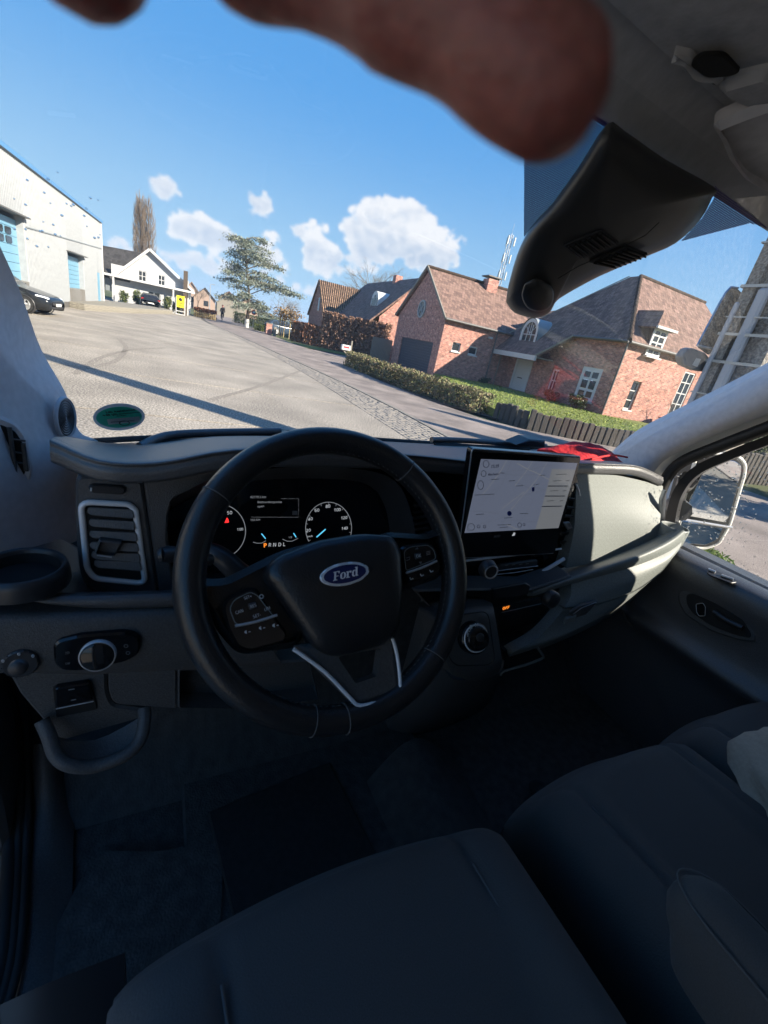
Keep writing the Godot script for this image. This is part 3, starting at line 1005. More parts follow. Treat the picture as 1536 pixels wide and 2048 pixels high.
	var spr := disc(van, "speaker_grille", M.trim_light, 1276, 913, 21, s2, [[1.0, -0.3], [1.0, 0.05], [0.93, 0.1], [0.9, 0.02], [0, 0.02]])
	for k in 6:
		var rr := 0.84 - k * 0.135
		disc(spr, "grille_ring", M.dash_grey, 1276, 913, 21, s2, [[rr, 0.02], [rr - 0.03, 0.05], [rr - 0.06, 0.05], [rr - 0.07, 0.02]])
	st = S()
	var low2 := [[1312, 985], [1330, 945], [1365, 913], [1440, 880], [1560, 832], [1760, 752]]
	shell(st, [F.call(low, 1.415), F.call(low2, 1.435)], Vector3(0.04, 0, -0.02), 6, 1)
	put(st, "door_frame_edge", M.cream_paint, van)
	var se := [[1312, 1010], [1330, 962], [1362, 925], [1440, 892], [1560, 846], [1760, 768]]
	st = S()
	tube(st, cat(F.call(se, 1.425), 6), 0.018, 8)
	put(st, "door_seal", M.rubber, van)
	# passenger door: frame, pane, panel
	st = S()
	var fr1 := [[1318, 1120], [1334, 1020], [1352, 972], [1390, 932], [1470, 896], [1570, 858], [1780, 780]]
	var fr2 := [[1342, 1120], [1352, 1030], [1368, 982], [1402, 946], [1474, 914], [1574, 876], [1780, 800]]
	shell(st, [F.call(fr1, 1.44), F.call(fr2, 1.46)], Vector3(0.04, 0, -0.01), 6, 1)
	shell(st, [[rel(1.47, -0.45, -0.23), rel(1.47, 0.0, -0.19), rel(1.47, 0.30, -0.12)], [rel(1.47, -0.45, 0.40), rel(1.47, 0.0, 0.40), rel(1.47, 0.30, 0.40)]], Vector3(0.07, 0, 0), 3, 2)  # unseen rear pillar, shaped to cut the sun patch on the dash
	box(st, rel(1.49, 0.30, -0.02), Vector3(0.07, 0.10, 0.9), 0.01)
	put(st, "door_frame", M.plastic_black, van)
	st = S()
	quad(st, rel(1.475, -0.45, -0.72), rel(1.475, -0.45, -0.21), rel(1.475, 0.28, -0.10), rel(1.475, 0.28, -0.42))
	tri(st, rel(1.475, -0.45, -0.72), rel(1.475, 0.28, -0.42), rel(1.475, 0.0, -0.70))
	put(st, "door_window", M.window_glass, van)
	var door := node("passenger_door", van)
	st = S()
	var dr := []
	for q in [[-0.415, 1.475], [-0.412, 1.44], [-0.425, 1.405], [-0.46, 1.395], [-0.52, 1.405], [-0.62, 1.41], [-0.655, 1.385], [-0.68, 1.385], [-0.73, 1.41], [-0.85, 1.415], [-1.08, 1.42]]:
		var r := []
		for z in [-0.74, -0.6, -0.4, -0.2, 0.0, 0.2, 0.42]: r.append(rel(q[1], q[0] + 0.012 * z, z))
		dr.append(r)
	patch(st, dr, 2, 3)
	box(st, rel(1.53, -0.78, -0.15), Vector3(0.10, 0.72, 1.16), 0.02)
	put(st, "door_panel", M.dash_black, door)
	var dp := frame(rel(1.40, -0.55, -0.4), Vector3(-1, 0.05, 0))
	panel(door, "handle_surround", M.dash_grey, [1356, 1184, 1378, 1178, 1430, 1198, 1490, 1236, 1512, 1270, 1512, 1284, 1480, 1282, 1420, 1262, 1370, 1230, 1356, 1205], dp, 0.012, 0.004, 0.012)
	var rc := panel(door, "handle_recess", M.gap_black, [1372, 1190, 1384, 1186, 1430, 1206, 1486, 1240, 1502, 1268, 1500, 1276, 1470, 1270, 1420, 1250, 1384, 1226, 1373, 1208], frame(dp.origin - dp.basis.x * 0 + dp.basis.z * 0.003, dp.basis.z), 0.003, 0.001, 0.01)
	pxtube(rc, "handle", M.plastic_black, [1430, 1222, 1455, 1240, 1488, 1256], dp, 0.008, 0.008)
	var lk := panel(rc, "lock_button", M.gloss_black, [1392, 1208, 1406, 1206, 1411, 1214, 1410, 1232, 1398, 1232, 1393, 1224], frame(dp.origin + dp.basis.z * 0.008, dp.basis.z), 0.004, 0.001, 0.004)
	trim_ring(lk, "button_edge", M.satin_silver, [1392, 1208, 1406, 1206, 1411, 1214, 1410, 1232, 1398, 1232, 1393, 1224], frame(dp.origin + dp.basis.z * 0.008, dp.basis.z), 0.0008, 0.004)
	var sill := frame(rel(1.42, -0.414, -0.45), Vector3(-0.2, 1, 0), Vector3(0, 0, -1))
	var wsw := panel(door, "window_switch", M.plastic_black, [1413, 1144, 1424, 1138, 1472, 1158, 1474, 1164, 1462, 1166, 1420, 1150], sill, 0.004, 0.001, 0.006)
	for q in [[1416, 1140, 1430, 1146], [1442, 1152, 1466, 1161]]:
		pxtube(wsw, "switch_rocker", M.satin_silver, q, sill, 0.004, 0.003, false, 1)
	pxtube(door, "window_strip", M.rubber, [1330, 1098, 1400, 1128, 1536, 1188, 1800, 1310], frame(rel(1.462, 0, 0), Vector3(-1, 0, 0)), 0.006)
	# side mirror outside
	var mir := node("side_mirror", van)
	st = S()
	var mp := frame(rel(1.72, -0.3, -0.80), Vector3(-0.55, 0.03, 0.83))
	extrude(st, round_poly(pxpoly([1392, 914, 1402, 905, 1450, 908, 1482, 914, 1494, 930, 1492, 950, 1462, 1050, 1440, 1090, 1410, 1100, 1362, 1094, 1352, 1076, 1356, 1040], mp), 0.02), mp, -0.10, 0.0, 0.012)
	tube(st, [mp.origin + Vector3(0.0, -0.05, -0.05), rel(1.50, -0.32, -0.72)], 0.035, 8)
	tube(st, [mp.origin + Vector3(0.0, 0.02, -0.05), rel(1.50, -0.22, -0.74)], 0.028, 8)
	put(st, "mirror_housing", M.plastic_black, mir)
	st = S()
	var rim := pxpoly([1394, 912, 1402, 906, 1450, 909, 1481, 915, 1492, 930, 1490, 950, 1461, 1049, 1439, 1088, 1410, 1098, 1363, 1092, 1354, 1076, 1358, 1040], mp)
	var rp := []
	for q in round_poly(rim, 0.015): rp.append(mp * Vector3(q.x, q.y, -0.004))
	tube(st, rp, 0.006, 6, true)
	put(st, "mirror_rim", M.cream_paint, mir)
	panel(mir, "mirror_glass", M.mirror, [1420, 918, 1470, 922, 1483, 932, 1482, 948, 1455, 1046, 1366, 1030, 1374, 1012], frame(mp.origin + mp.basis.z * 0.014, Vector3(-0.475, 0.0, 0.88)), 0.004, 0.001, 0.008)
	panel(mir, "wide_angle_glass", M.mirror, [1364, 1041, 1446, 1057, 1436, 1078, 1412, 1090, 1364, 1086, 1358, 1066], frame(mp.origin + mp.basis.z * 0.022, Vector3(-0.46, 0.06, 0.885)), 0.004, 0.001, 0.006)
	pxtube(mir, "mirror_divider", M.satin_silver, [1362, 1036, 1420, 1046, 1458, 1052], mp, 0.005, 0.016)
	# driver's door standing open
	var dd := node("driver_door", van, Transform3D(Basis(Vector3.UP, -deg_to_rad(68)), rel(-0.36, -0.75, -0.78)))
	st = S()
	box(st, Vector3(0, 0, 0.58), Vector3(0.08, 0.76, 1.12), 0.02)
	put(st, "door_panel", M.dash_black, dd)
	st = S()
	bar(st, Vector3(0, 0.38, 0.08), Vector3(0, 1.0, 0.42), 0.05, 0.05)
	bar(st, Vector3(0, 1.0, 0.42), Vector3(0, 1.0, 1.1), 0.05, 0.05)
	bar(st, Vector3(0, 0.38, 1.1), Vector3(0, 1.0, 1.1), 0.05, 0.05)
	put(st, "door_frame", M.plastic_black, dd)
	# camera and sensor housing at the top of the windscreen, and the dotted print round it
	var hn := Vector3(0, -0.735, 0.68)
	var hub := node("sensor_housing", van)
	st = S()
	var outl := [1012, 604, 1016, 575, 1034, 510, 1060, 458, 1110, 400, 1160, 330, 1214, 248, 1250, 262, 1330, 318, 1428, 374, 1424, 396, 1400, 440, 1352, 486, 1290, 514, 1200, 552, 1130, 590, 1110, 606, 1098, 626, 1070, 636, 1030, 626]
	var c2 := Vector2(1195, 440)
	var rws := []
	for q in [[1.0, 0.004], [1.0, 0.02], [0.985, 0.038], [0.93, 0.052], [0.80, 0.062], [0.5, 0.066], [0.0, 0.066]]:
		var o: Vector3 = ws(0.1, 0.1) + hn * q[1]
		var r := []
		for i in range(0, outl.size() + 2, 2):
			var k := i % outl.size()
			var p: Vector2 = c2 + (Vector2(outl[k], outl[k + 1]) - c2) * q[0]
			r.append(onp(p.x, p.y, o, hn))
		rws.append(cat(r, 3))
	grid(st, rws)
	put(st, "housing_shell", M.housing_black, hub)
	var hp := frame(ws(0.1, 0.1) + hn * 0.068, hn)
	for g in [[1126, 492, 1204, 460, 1240, 486, 1160, 518], [1178, 526, 1254, 494, 1298, 510, 1226, 536]]:
		var gr_ := panel(hub, "vent_grille", M.plastic_black, g, hp, 0.004, 0.001, 0.004)
		for k in 7:
			var t := (k + 0.6) / 7.3
			var a := Vector2(g[0], g[1]).lerp(Vector2(g[2], g[3]), t)
			var b := Vector2(g[6], g[7]).lerp(Vector2(g[4], g[5]), t)
			var d := a.lerp(b, 0.1)
			var e := a.lerp(b, 0.9)
			pxtube(gr_, "slot", M.gap_black, [d.x, d.y, e.x, e.y], hp, 0.0022, 0.0005, false, 1)
			pxtube(gr_, "louvre", M.housing_black, [d.x + 4, d.y + 1, e.x + 4, e.y + 1], hp, 0.0012, 0.0025, false, 1)
	line(hub, "seam", M.gap_black, [1116, 556, 1156, 532, 1230, 500, 1290, 470, 1318, 444], hp, 0.0008)
	st = S()
	var mpod := ws(0.1, 0.1) + hn * 0.075
	var pod := []
	for q in [[1.0, 0.0], [1.0, 0.012], [0.9, 0.02], [0.0, 0.022]]:
		var r := []
		for a in [[1040, 560], [1072, 545], [1112, 566], [1118, 600], [1104, 626], [1076, 634], [1046, 622], [1032, 590], [1040, 560]]:
			var p: Vector2 = Vector2(1076, 592) + (Vector2(a[0], a[1]) - Vector2(1076, 592)) * q[0] * 0.74
			r.append(onp(p.x, p.y, mpod + hn * (q[1] - 0.02), hn))
		pod.append(r)
	patch(st, pod, 3, 2)
	put(st, "camera_pod", M.housing_black, hub)
	# dotted print: two crossing sets of fine strips leave rows of clear dots
	st = S()
	flat(st)
	var o2 := ws(0.05, 0.12) + hn * 0.004
	var ft := frame(o2, hn)
	for poly in [[1048, 250, 1120, 180, 1198, 234, 1226, 252, 1165, 345, 1048, 474], [1362, 482, 1404, 436, 1428, 396, 1430, 372, 1536, 456, 1500, 446]]:
		var pp := PackedVector2Array(pxpoly(poly, ft))
		var lo := Vector2.INF
		var hi := -Vector2.INF
		for p in pp:
			lo = lo.min(p)
			hi = hi.max(p)
		for ax in 2:
			var k := lo[ax]
			while k < hi[ax]:
				var a := Vector2(k, lo.y - 1) if ax == 0 else Vector2(lo.x - 1, k)
				var b := Vector2(k, hi.y + 1) if ax == 0 else Vector2(hi.x + 1, k)
				for seg in Geometry2D.intersect_polyline_with_polygon(PackedVector2Array([a, b]), pp):
					var w := Vector2(0.00072, 0) if ax == 0 else Vector2(0, 0.00072)
					var z := 0.0006 * ax
					quad(st, ft * Vector3(seg[0].x - w.x, seg[0].y - w.y, z), ft * Vector3(seg[1].x - w.x, seg[1].y - w.y, z), ft * Vector3(seg[1].x + w.x, seg[1].y + w.y, z), ft * Vector3(seg[0].x + w.x, seg[0].y + w.y, z))
				k += 0.0023
	tag(put(st, "dotted_print", M.frit, van), "blue-black dotted print on the windscreen round the sensor housing", "", "", "stuff")
	# drops on the panes
	var rng := RandomNumberGenerator.new()
	rng.seed = 5
	st = S()
	for i in 36:
		var q := Vector2(rng.randf_range(20, 200), rng.randf_range(330, 500))
		if q.y < 320 + (q.x - 20) * 0.6 - 40: continue
		drop(st, onp(q.x, q.y, ws(-0.9, -0.05), hn), hn, rng.randf_range(0.0007, 0.0017))
	tag(put(st, "rain_drops", M.water_drop, van), "", "", "", "stuff")
	st = S()
	for i in 420:
		var q := Vector2(rng.randf_range(1345, 1536), rng.randf_range(850, 1180))
		if q.y > 1090 + (q.x - 1345) * 0.5 or rng.randf() > (1.0 if q.x < 1490 and q.y < 1100 else 0.4): continue
		drop(st, wx(q.x, q.y, 1.473), Vector3(-1, 0, 0), rng.randf_range(0.0012, 0.0028))
	tag(put(st, "rain_drops", M.water_drop, van), "", "", "", "stuff")

func drop(st: SurfaceTool, p: Vector3, n: Vector3, r: float) -> void:
	var tf := frame(p, n)
	lathe(st, [Vector2(r, 0), Vector2(r * 0.8, r * 0.35), Vector2(r * 0.4, r * 0.55), Vector2(0, r * 0.6)], tf, 7)
	lathe(st, [Vector2(0, 0), Vector2(r, 0)], tf, 7)

func van_dash(van: Node3D) -> void:
	var dash := node("dashboard", van)
	var st := S()
	# upper pad: columns across, rows from under the lip over the top to the windscreen
	var xs := [-0.128, -0.07, 0.0, 0.1, 0.24, 0.42, 0.56, 0.72, 0.9, 1.1, 1.24, 1.385]
	var lip := [-0.240, -0.252, -0.249, -0.224, -0.214, -0.213, -0.219, -0.224, -0.222, -0.220, -0.222, -0.250]
	var zn := [0.69, 0.655, 0.65, 0.65, 0.65, 0.655, 0.665, 0.69, 0.72, 0.74, 0.745, 0.75]
	var far := [-0.325, -0.322, -0.318, -0.312, -0.306, -0.300, -0.296, -0.290, -0.282, -0.272, -0.264, -0.262]
	var zf := [1.04, 1.07, 1.10, 1.13, 1.16, 1.18, 1.19, 1.19, 1.18, 1.14, 1.10, 1.03]
	var rows := [[], [], [], [], [], [], []]
	for i in xs.size():
		var x: float = xs[i]
		rows[0].append(rel(x, lip[i] + 0.010, -zn[i] - 0.08))
		rows[1].append(rel(x, lip[i], -zn[i] - 0.006))
		rows[2].append(rel(x, lip[i] + 0.012, -zn[i] + 0.004))
		rows[3].append(rel(x, lip[i] + 0.024, -zn[i]))
		rows[4].append(rel(x, lip[i] + 0.029, -zn[i] - 0.018))
		rows[5].append(rel(x, lerpf(lip[i] + 0.029, far[i], 0.42), -lerpf(zn[i] + 0.018, zf[i], 0.5)))
		rows[6].append(rel(x, far[i], -zf[i]))
	shell(st, rows, Vector3(0, -0.003, -0.016), 4, 4)
	put(st, "upper_pad", M.dash_black, dash)
	# storage slots in the top, seen as long dark mouths with raised rims
	for q in [[[292, 893, 330, 880, 420, 873, 560, 870, 560, 884, 420, 888, 318, 904], [280, 898, 330, 876, 420, 869, 560, 866]], [[868, 884, 900, 886, 960, 889, 1060, 893, 1060, 899, 960, 908, 892, 912], [862, 882, 920, 883, 1000, 888, 1090, 894]]]:
		var pl := frame(rel(0.3, -0.262, -0.95), Vector3(0, 1, 0.2), Vector3(0, 0, -1))
		panel(dash, "storage_slot", M.gap_black, q[0], pl, 0.01, 0.001, 0.006)
		pxtube(dash, "slot_rim", M.dash_black, q[1], pl, 0.009, 0.004)
	pxtube(dash, "glass_channel", M.gap_black, [160, 884, 300, 876, 440, 872, 650, 874, 870, 887, 1000, 896, 1110, 895, 1190, 898], frame(rel(0.6, 0, -1.12), Vector3(0, 0, 1)), 0.007)
	# added black back wall that blocks light behind the dash panels
	st = S()
	shell(st, [[rel(-0.085, -0.27, -0.80), rel(0.6, -0.24, -0.82), rel(1.40, -0.25, -0.82)], [rel(-0.085, -0.47, -0.80), rel(0.6, -0.5, -0.80), rel(1.42, -0.45, -0.78)]], Vector3(0, 0, -0.02), 4, 3)
	put(st, "light_block_wall", M.gap_black, dash)
	# left face: vent module and the plain piece beside the cluster
	var f70 := fz(0.70)
	panel(dash, "vent_module", M.dash_black, [150, 952, 284, 957, 317, 1192, 208, 1190, 170, 1176, 158, 1140, 150, 1050], f70, 0.08, 0.004, 0.012)
	panel(dash, "face_panel", M.dash_black, [286, 957, 360, 948, 440, 930, 448, 952, 346, 998, 336, 1030, 334, 1080, 350, 1192, 319, 1192], f70, 0.06, 0.003, 0.006)
	var vent := node("air_vent", dash)
	var f69 := fz(0.697)
	panel(vent, "vent_shade_plate", M.gap_black, [166, 1006, 252, 1010, 266, 1020, 286, 1160, 194, 1150, 180, 1130], f69, 0.003, 0.0005, 0.008)  # proud black plate paints the shade of a well not cut
	for q in [[172, 1032, 268, 1038], [175, 1055, 271, 1061], [176, 1078, 275, 1084], [177, 1101, 278, 1105], [180, 1120, 281, 1126], [185, 1137, 283, 1143]]:
		var sp := frame(rel(0, 0, -0.690), Vector3(0, 0.35, 1))
		panel(vent, "slat", M.dash_black, [q[0] + 4, q[1] - 18, q[2] - 2, q[3] - 19, q[2], q[3], q[0] + 10, q[1] - 1, q[0] + 2, q[1] - 7], frame(onp(q[0], q[1], rel(0, 0, -0.690), Vector3(0, 0, 1)), sp.basis.z), 0.004, 0.001, 0.004)
	var tab := panel(vent, "slat_tab", M.dash_black, [198, 1081, 244, 1086, 229, 1114, 188, 1109], fz(0.678), 0.012, 0.002, 0.002)
	line(tab, "tab_edge", M.satin_silver, [194, 1110, 224, 1114], fz(0.677), 0.0012)
	trim_ring(vent, "vent_frame", M.chrome, [162, 1002, 258, 1007, 271, 1018, 291, 1165, 190, 1155, 175, 1136], f70, 0.0046, 0.014, 0.003)
	var tw := panel(dash, "thumbwheel", M.plastic_black, [175, 974, 184, 969, 246, 973, 253, 982, 246, 990, 182, 986], fz(0.694), 0.006, 0.002, 0.006)
	line(tw, "wheel_mark", M.print_white, [183, 975, 182, 982], fz(0.692), 0.0012)
	# shelf, cup holder and knee panels
	st = S()
	rows = []
	for q in [[-0.47, -0.82], [-0.465, -0.71], [-0.438, -0.65], [-0.410, -0.628], [-0.416, -0.617], [-0.432, -0.620], [-0.44, -0.64]]:
		var r := []
		for x in [-0.31, -0.18, -0.13, -0.05, 0.06, 0.2, 0.34]: r.append(rel(x, lerpf(q[0], maxf(q[0], -0.405), clampf((-x - 0.10) / 0.06, 0.0, 1.0)) - clampf(x + 0.2, 0.0, 0.3) * 0.05, q[1]))
		rows.append(r)
	shell(st, rows, Vector3(0, -0.01, -0.02), 2, 4)
	put(st, "shelf", M.dash_black, dash)
	var cup := node("cup_holder", dash)
	var cc := wy(44, 1132, -0.378)
	var up := Transform3D(Basis(Vector3.RIGHT, Vector3.FORWARD, Vector3.UP), cc)
	st = S()
	lathe(st, [Vector2(0.054, -0.026), Vector2(0.053, -0.008), Vector2(0.050, 0.002), Vector2(0.047, 0.003), Vector2(0.044, 0.0), Vector2(0.042, -0.02)], up, 32)
	put(st, "rim", M.plastic_black, cup)
	st = S()
	lathe(st, [Vector2(0.0425, -0.004), Vector2(0.040, -0.018), Vector2(0, -0.018)], up, 32, true)
	put(st, "well", M.gap_black, cup)
	st = S()
	shell(st, pxrows([[[-150, 1216, 0.625], [0, 1216, 0.625], [170, 1216, 0.625], [345, 1208, 0.63], [540, 1200, 0.64]], [[-150, 1240, 0.605], [0, 1240, 0.605], [170, 1240, 0.605], [345, 1232, 0.61], [540, 1224, 0.62]], [[-150, 1300, 0.598], [0, 1300, 0.598], [170, 1300, 0.598], [345, 1294, 0.60], [540, 1286, 0.61]], [[-150, 1330, 0.604], [0, 1334, 0.604], [170, 1340, 0.604], [385, 1330, 0.606], [560, 1322, 0.61]], [[-150, 1342, 0.615], [0, 1346, 0.615], [170, 1350, 0.615], [390, 1340, 0.616], [565, 1332, 0.62]]]), Vector3(0, 0, -0.03), 4, 5)
	put(st, "knee_panel", M.dash_grey, dash)
	var f61 := fz(0.612)
	panel(dash, "lower_panel", M.dash_grey, [14, 1342, 214, 1342, 214, 1380, 222, 1404, 232, 1412, 290, 1420, 290, 1436, 116, 1486, 84, 1440, 40, 1390], f61, 0.05, 0.004, 0.01)
	panel(dash, "fuse_cover", M.dash_grey, [216, 1342, 353, 1338, 353, 1418, 236, 1410, 224, 1402, 217, 1380], f61, 0.04, 0.002, 0.006)
	panel(dash, "column_cover", M.dash_grey, [355, 1338, 620, 1320, 640, 1400, 500, 1420, 355, 1418], f61, 0.04, 0.003, 0.006)
	# lamp switch
	var f594 := fz(0.592)
	var sw := panel(dash, "lamp_switch", M.gloss_black, [106, 1292, 118, 1282, 160, 1272, 250, 1266, 276, 1272, 282, 1288, 276, 1312, 250, 1326, 160, 1344, 122, 1343, 108, 1328], f594, 0.01, 0.003, 0.008)
	var kn := frame(rel(0, 0, -0.586), Vector3(-0.05, 0.25, 1))
	disc(sw, "knob", M.gloss_black, 196, 1310, 35, kn, [[1.0, -0.2], [0.96, 0.25], [0.85, 0.3], [0, 0.3]])
	disc(sw, "knob_ring", M.satin_silver, 196, 1310, 35, kn, [[1.06, -0.1], [1.06, 0.2], [1.02, 0.27], [0.98, 0.26]])
	for q in [["ID", 131, 1306, 139, 1305], ["OB", 131, 1327, 140, 1326]]: letters(sw, "mark", q[0], M.print_grey, Vector2(q[1], q[2]), Vector2(q[3], q[4]), f594)
	for q in [[178, 1304], [176, 1321], [212, 1297], [252, 1292], [256, 1306]]:
		trim_ring(sw, "mark", M.print_grey, oval(q[0], q[1], 4, 3, 0, 8), frame(rel(0, 0, -0.574) if q[0] < 240 else rel(0, 0, -0.591), Vector3(0, 0.1, 1)), 0.0004, 0.0)
	# mirror adjuster
	var ma := panel(dash, "mirror_adjuster", M.plastic_black, oval(40, 1330, 39, 27, -12, 20), fz(0.594), 0.008, 0.002, 0.0)
	disc(ma, "knob", M.plastic_black, 36, 1335, 20, frame(rel(0, 0, -0.58), Vector3(-0.05, 0.3, 1)), [[1.0, -0.3], [0.95, 0.4], [0.8, 0.5], [0, 0.5]])
	for q in [[6, 1322], [38, 1308], [66, 1312]]:
		trim_ring(ma, "mark", M.print_white, oval(q[0], q[1], 2.5, 2.5, 0, 6), fz(0.592), 0.0006, 0.0)
	# boot and child-lock switch in its recess
	var bs := panel(dash, "switch_recess", M.gap_black, [105, 1374, 180, 1364, 192, 1404, 194, 1420, 112, 1436], fz(0.609), 0.006, 0.001, 0.004)
	var b2 := panel(bs, "rocker", M.gloss_black, [109, 1378, 178, 1367, 186, 1402, 112, 1417], fz(0.602), 0.01, 0.002, 0.004)
	line(b2, "rocker_edge", M.satin_silver, [112, 1417, 187, 1402], fz(0.601), 0.0009)
	for q in [[137, 1379, 149, 1377], [142, 1400, 152, 1398]]: line(b2, "mark", M.print_grey, q, fz(0.6015), 0.001)
	# open tray under the panel
	var tr := node("open_tray", dash)
	st = S()
	tube(st, cat([wz(84, 1440, 0.60), wz(98, 1472, 0.585), wz(112, 1510, 0.57), wz(140, 1530, 0.56), wz(190, 1532, 0.56), wz(250, 1510, 0.565), wz(280, 1480, 0.58), wz(289, 1440, 0.60), wz(288, 1416, 0.615)], 6), 0.010, 8)
	put(st, "rim", M.dash_grey, tr)
	st = S()
	patch(st, pxrows([[[98, 1470, 0.59], [190, 1480, 0.60], [288, 1430, 0.61]], [[112, 1505, 0.575], [200, 1530, 0.565], [284, 1480, 0.585]]]), 4, 3)
	patch(st, pxrows([[[110, 1470, 0.70], [190, 1450, 0.72], [288, 1420, 0.70]], [[112, 1512, 0.575], [190, 1534, 0.56], [282, 1482, 0.585]]]), 4, 3)
	put(st, "bowl", M.dash_grey, tr)
	# the instrument binnacle
	var cl := node("instrument_cluster", dash)
	st = S()
	var outer := [[338, 1004], [400, 968], [470, 946], [600, 934], [730, 940], [790, 962], [818, 1010], [836, 1090]]
	var inner := [[346, 1016], [408, 984], [478, 966], [600, 958], [715, 964], [752, 984], [772, 1030], [780, 1100]]
	rows = [[], [], []]
	for i in outer.size():
		rows[0].append(wz(outer[i][0], outer[i][1], 0.665))
		rows[1].append(wz(lerpf(outer[i][0], inner[i][0], 0.4), lerpf(outer[i][1], inner[i][1], 0.4), 0.71))
		rows[2].append(wz(inner[i][0], inner[i][1], 0.765))
	patch(st, rows, 3, 3)
	put(st, "hood", M.dash_black, cl)
	var fc := fz(0.76)
	panel(cl, "display_glass", M.gloss_black, [320, 1030, 400, 985, 478, 962, 600, 954, 715, 960, 756, 984, 778, 1030, 800, 1130, 330, 1150], fc, 0.01, 0.001, 0.004)
	var arcs := [oval(657, 1056, 46, 52, 0, 30, 150, 390), oval(438, 1062, 53, 54, 0, 24, -80, 60)]
	for a in arcs: line(cl, "gauge_arc", M.glow_dim, a, fc, 0.0007)
	for q in [["20", 612, 1061, 621, 1060], ["40", 616, 1039, 625, 1037], ["60", 629, 1021, 638, 1020], ["80", 651, 1013, 660, 1012], ["100", 668, 1020, 681, 1019], ["120", 682, 1036, 694, 1035], ["140", 683, 1057, 695, 1056], ["km/h", 615, 1073, 625, 1072], ["50", 454, 1026, 464, 1025], ["100", 474, 1059, 486, 1058]]:
		letters(cl, "dial_number", q[0], M.glow_white, Vector2(q[1], q[2]), Vector2(q[3], q[4]), fc)
	for i in 13:
		var q := deg_to_rad(150 + i * 20)
		line(cl, "tick", M.glow_dim, [657 + cos(q) * 46, 1056 + sin(q) * 52, 657 + cos(q) * 42, 1056 + sin(q) * 47], fc, 0.0005)
	line(cl, "needle", M.glow_blue, [633, 1074, 651, 1058], fc, 0.0014)
	for q in [[523, 1067, 531, 1077], [587, 1066, 592, 1074]]: line(cl, "needle", M.glow_blue, q, fc, 0.0009)
	line(cl, "gauge_arc", M.glow_dim, [506, 1084, 514, 1086, 523, 1086, 532, 1081], fc, 0.0006)
	line(cl, "gauge_arc", M.glow_dim, [565, 1078, 574, 1082, 584, 1082, 596, 1076], fc, 0.0006)
	for q in [["62778.5 km", 501, 994, 532, 994], ["Bestuurdersportier", 515, 1004, 564, 1004], ["open", 515, 1013, 528, 1012], ["160 km", 501, 1040, 520, 1039], ["1/2", 577, 1075, 584, 1074]]:
		letters(cl, "display_text", q[0], M.glow_dim, Vector2(q[1], q[2]), Vector2(q[3], q[4]), fc)
	line(cl, "message_frame", M.glow_dim, [562, 997, 597, 997, 597, 1034, 502, 1034], fc, 0.0002)
	var okp := panel(cl, "ok_badge", M.print_grey, [585, 1022, 595, 1022, 595, 1030, 585, 1030], frame(rel(0, 0, -0.7595), Vector3(0, 0, 1)), 0.0004, 0.0, 0.001)
	letters(cl, "display_text", "P", M.glow_orange, Vector2(527, 1091), Vector2(533, 1090), fc, 0.0006, "Droid Sans", 0.0, true)
	letters(cl, "display_text", "R N D L", M.glow_white, Vector2(537, 1090), Vector2(570, 1088.5), fc)
	panel(cl, "belt_warning", M.glow_red, [449, 1046, 452, 1039, 454, 1035, 457, 1039, 458, 1045], fz(0.7595), 0.0006, 0.0, 0.0005)
	# stalks
	st = S()
	tube(st, cat([wz(480, 1150, 0.62), wz(455, 1125, 0.62), wz(430, 1105, 0.63), wz(415, 1098, 0.635)], 4), [0.02, 0.019, 0.018, 0.017, 0.017, 0.016, 0.016, 0.015, 0.014, 0.013, 0.012, 0.012, 0.011], 10)
	put(st, "stalk", M.plastic_black, dash)
	st = S()
	tube(st, [wz(322, 1110, 0.56), wz(338, 1108, 0.565), wz(420, 1120, 0.60)], [0.010, 0.012, 0.009], 8)
	tube(st, [wz(316, 1111, 0.56), wz(324, 1110, 0.56)], [0.008, 0.010], 8)
	put(st, "stalk", M.plastic_black, dash)
	# steering column shroud
	st = S()
	var wc := rel(0.205, -0.281, -0.433)
	var wn := Vector3(-0.03, 0.56, 0.828)
	tube(st, [wc - wn * 0.02, wc - wn * 0.08, wc - wn * 0.22], [0.035, 0.045, 0.055], 16, false, 0.9)
	put(st, "column_shroud", M.plastic_black, dash)

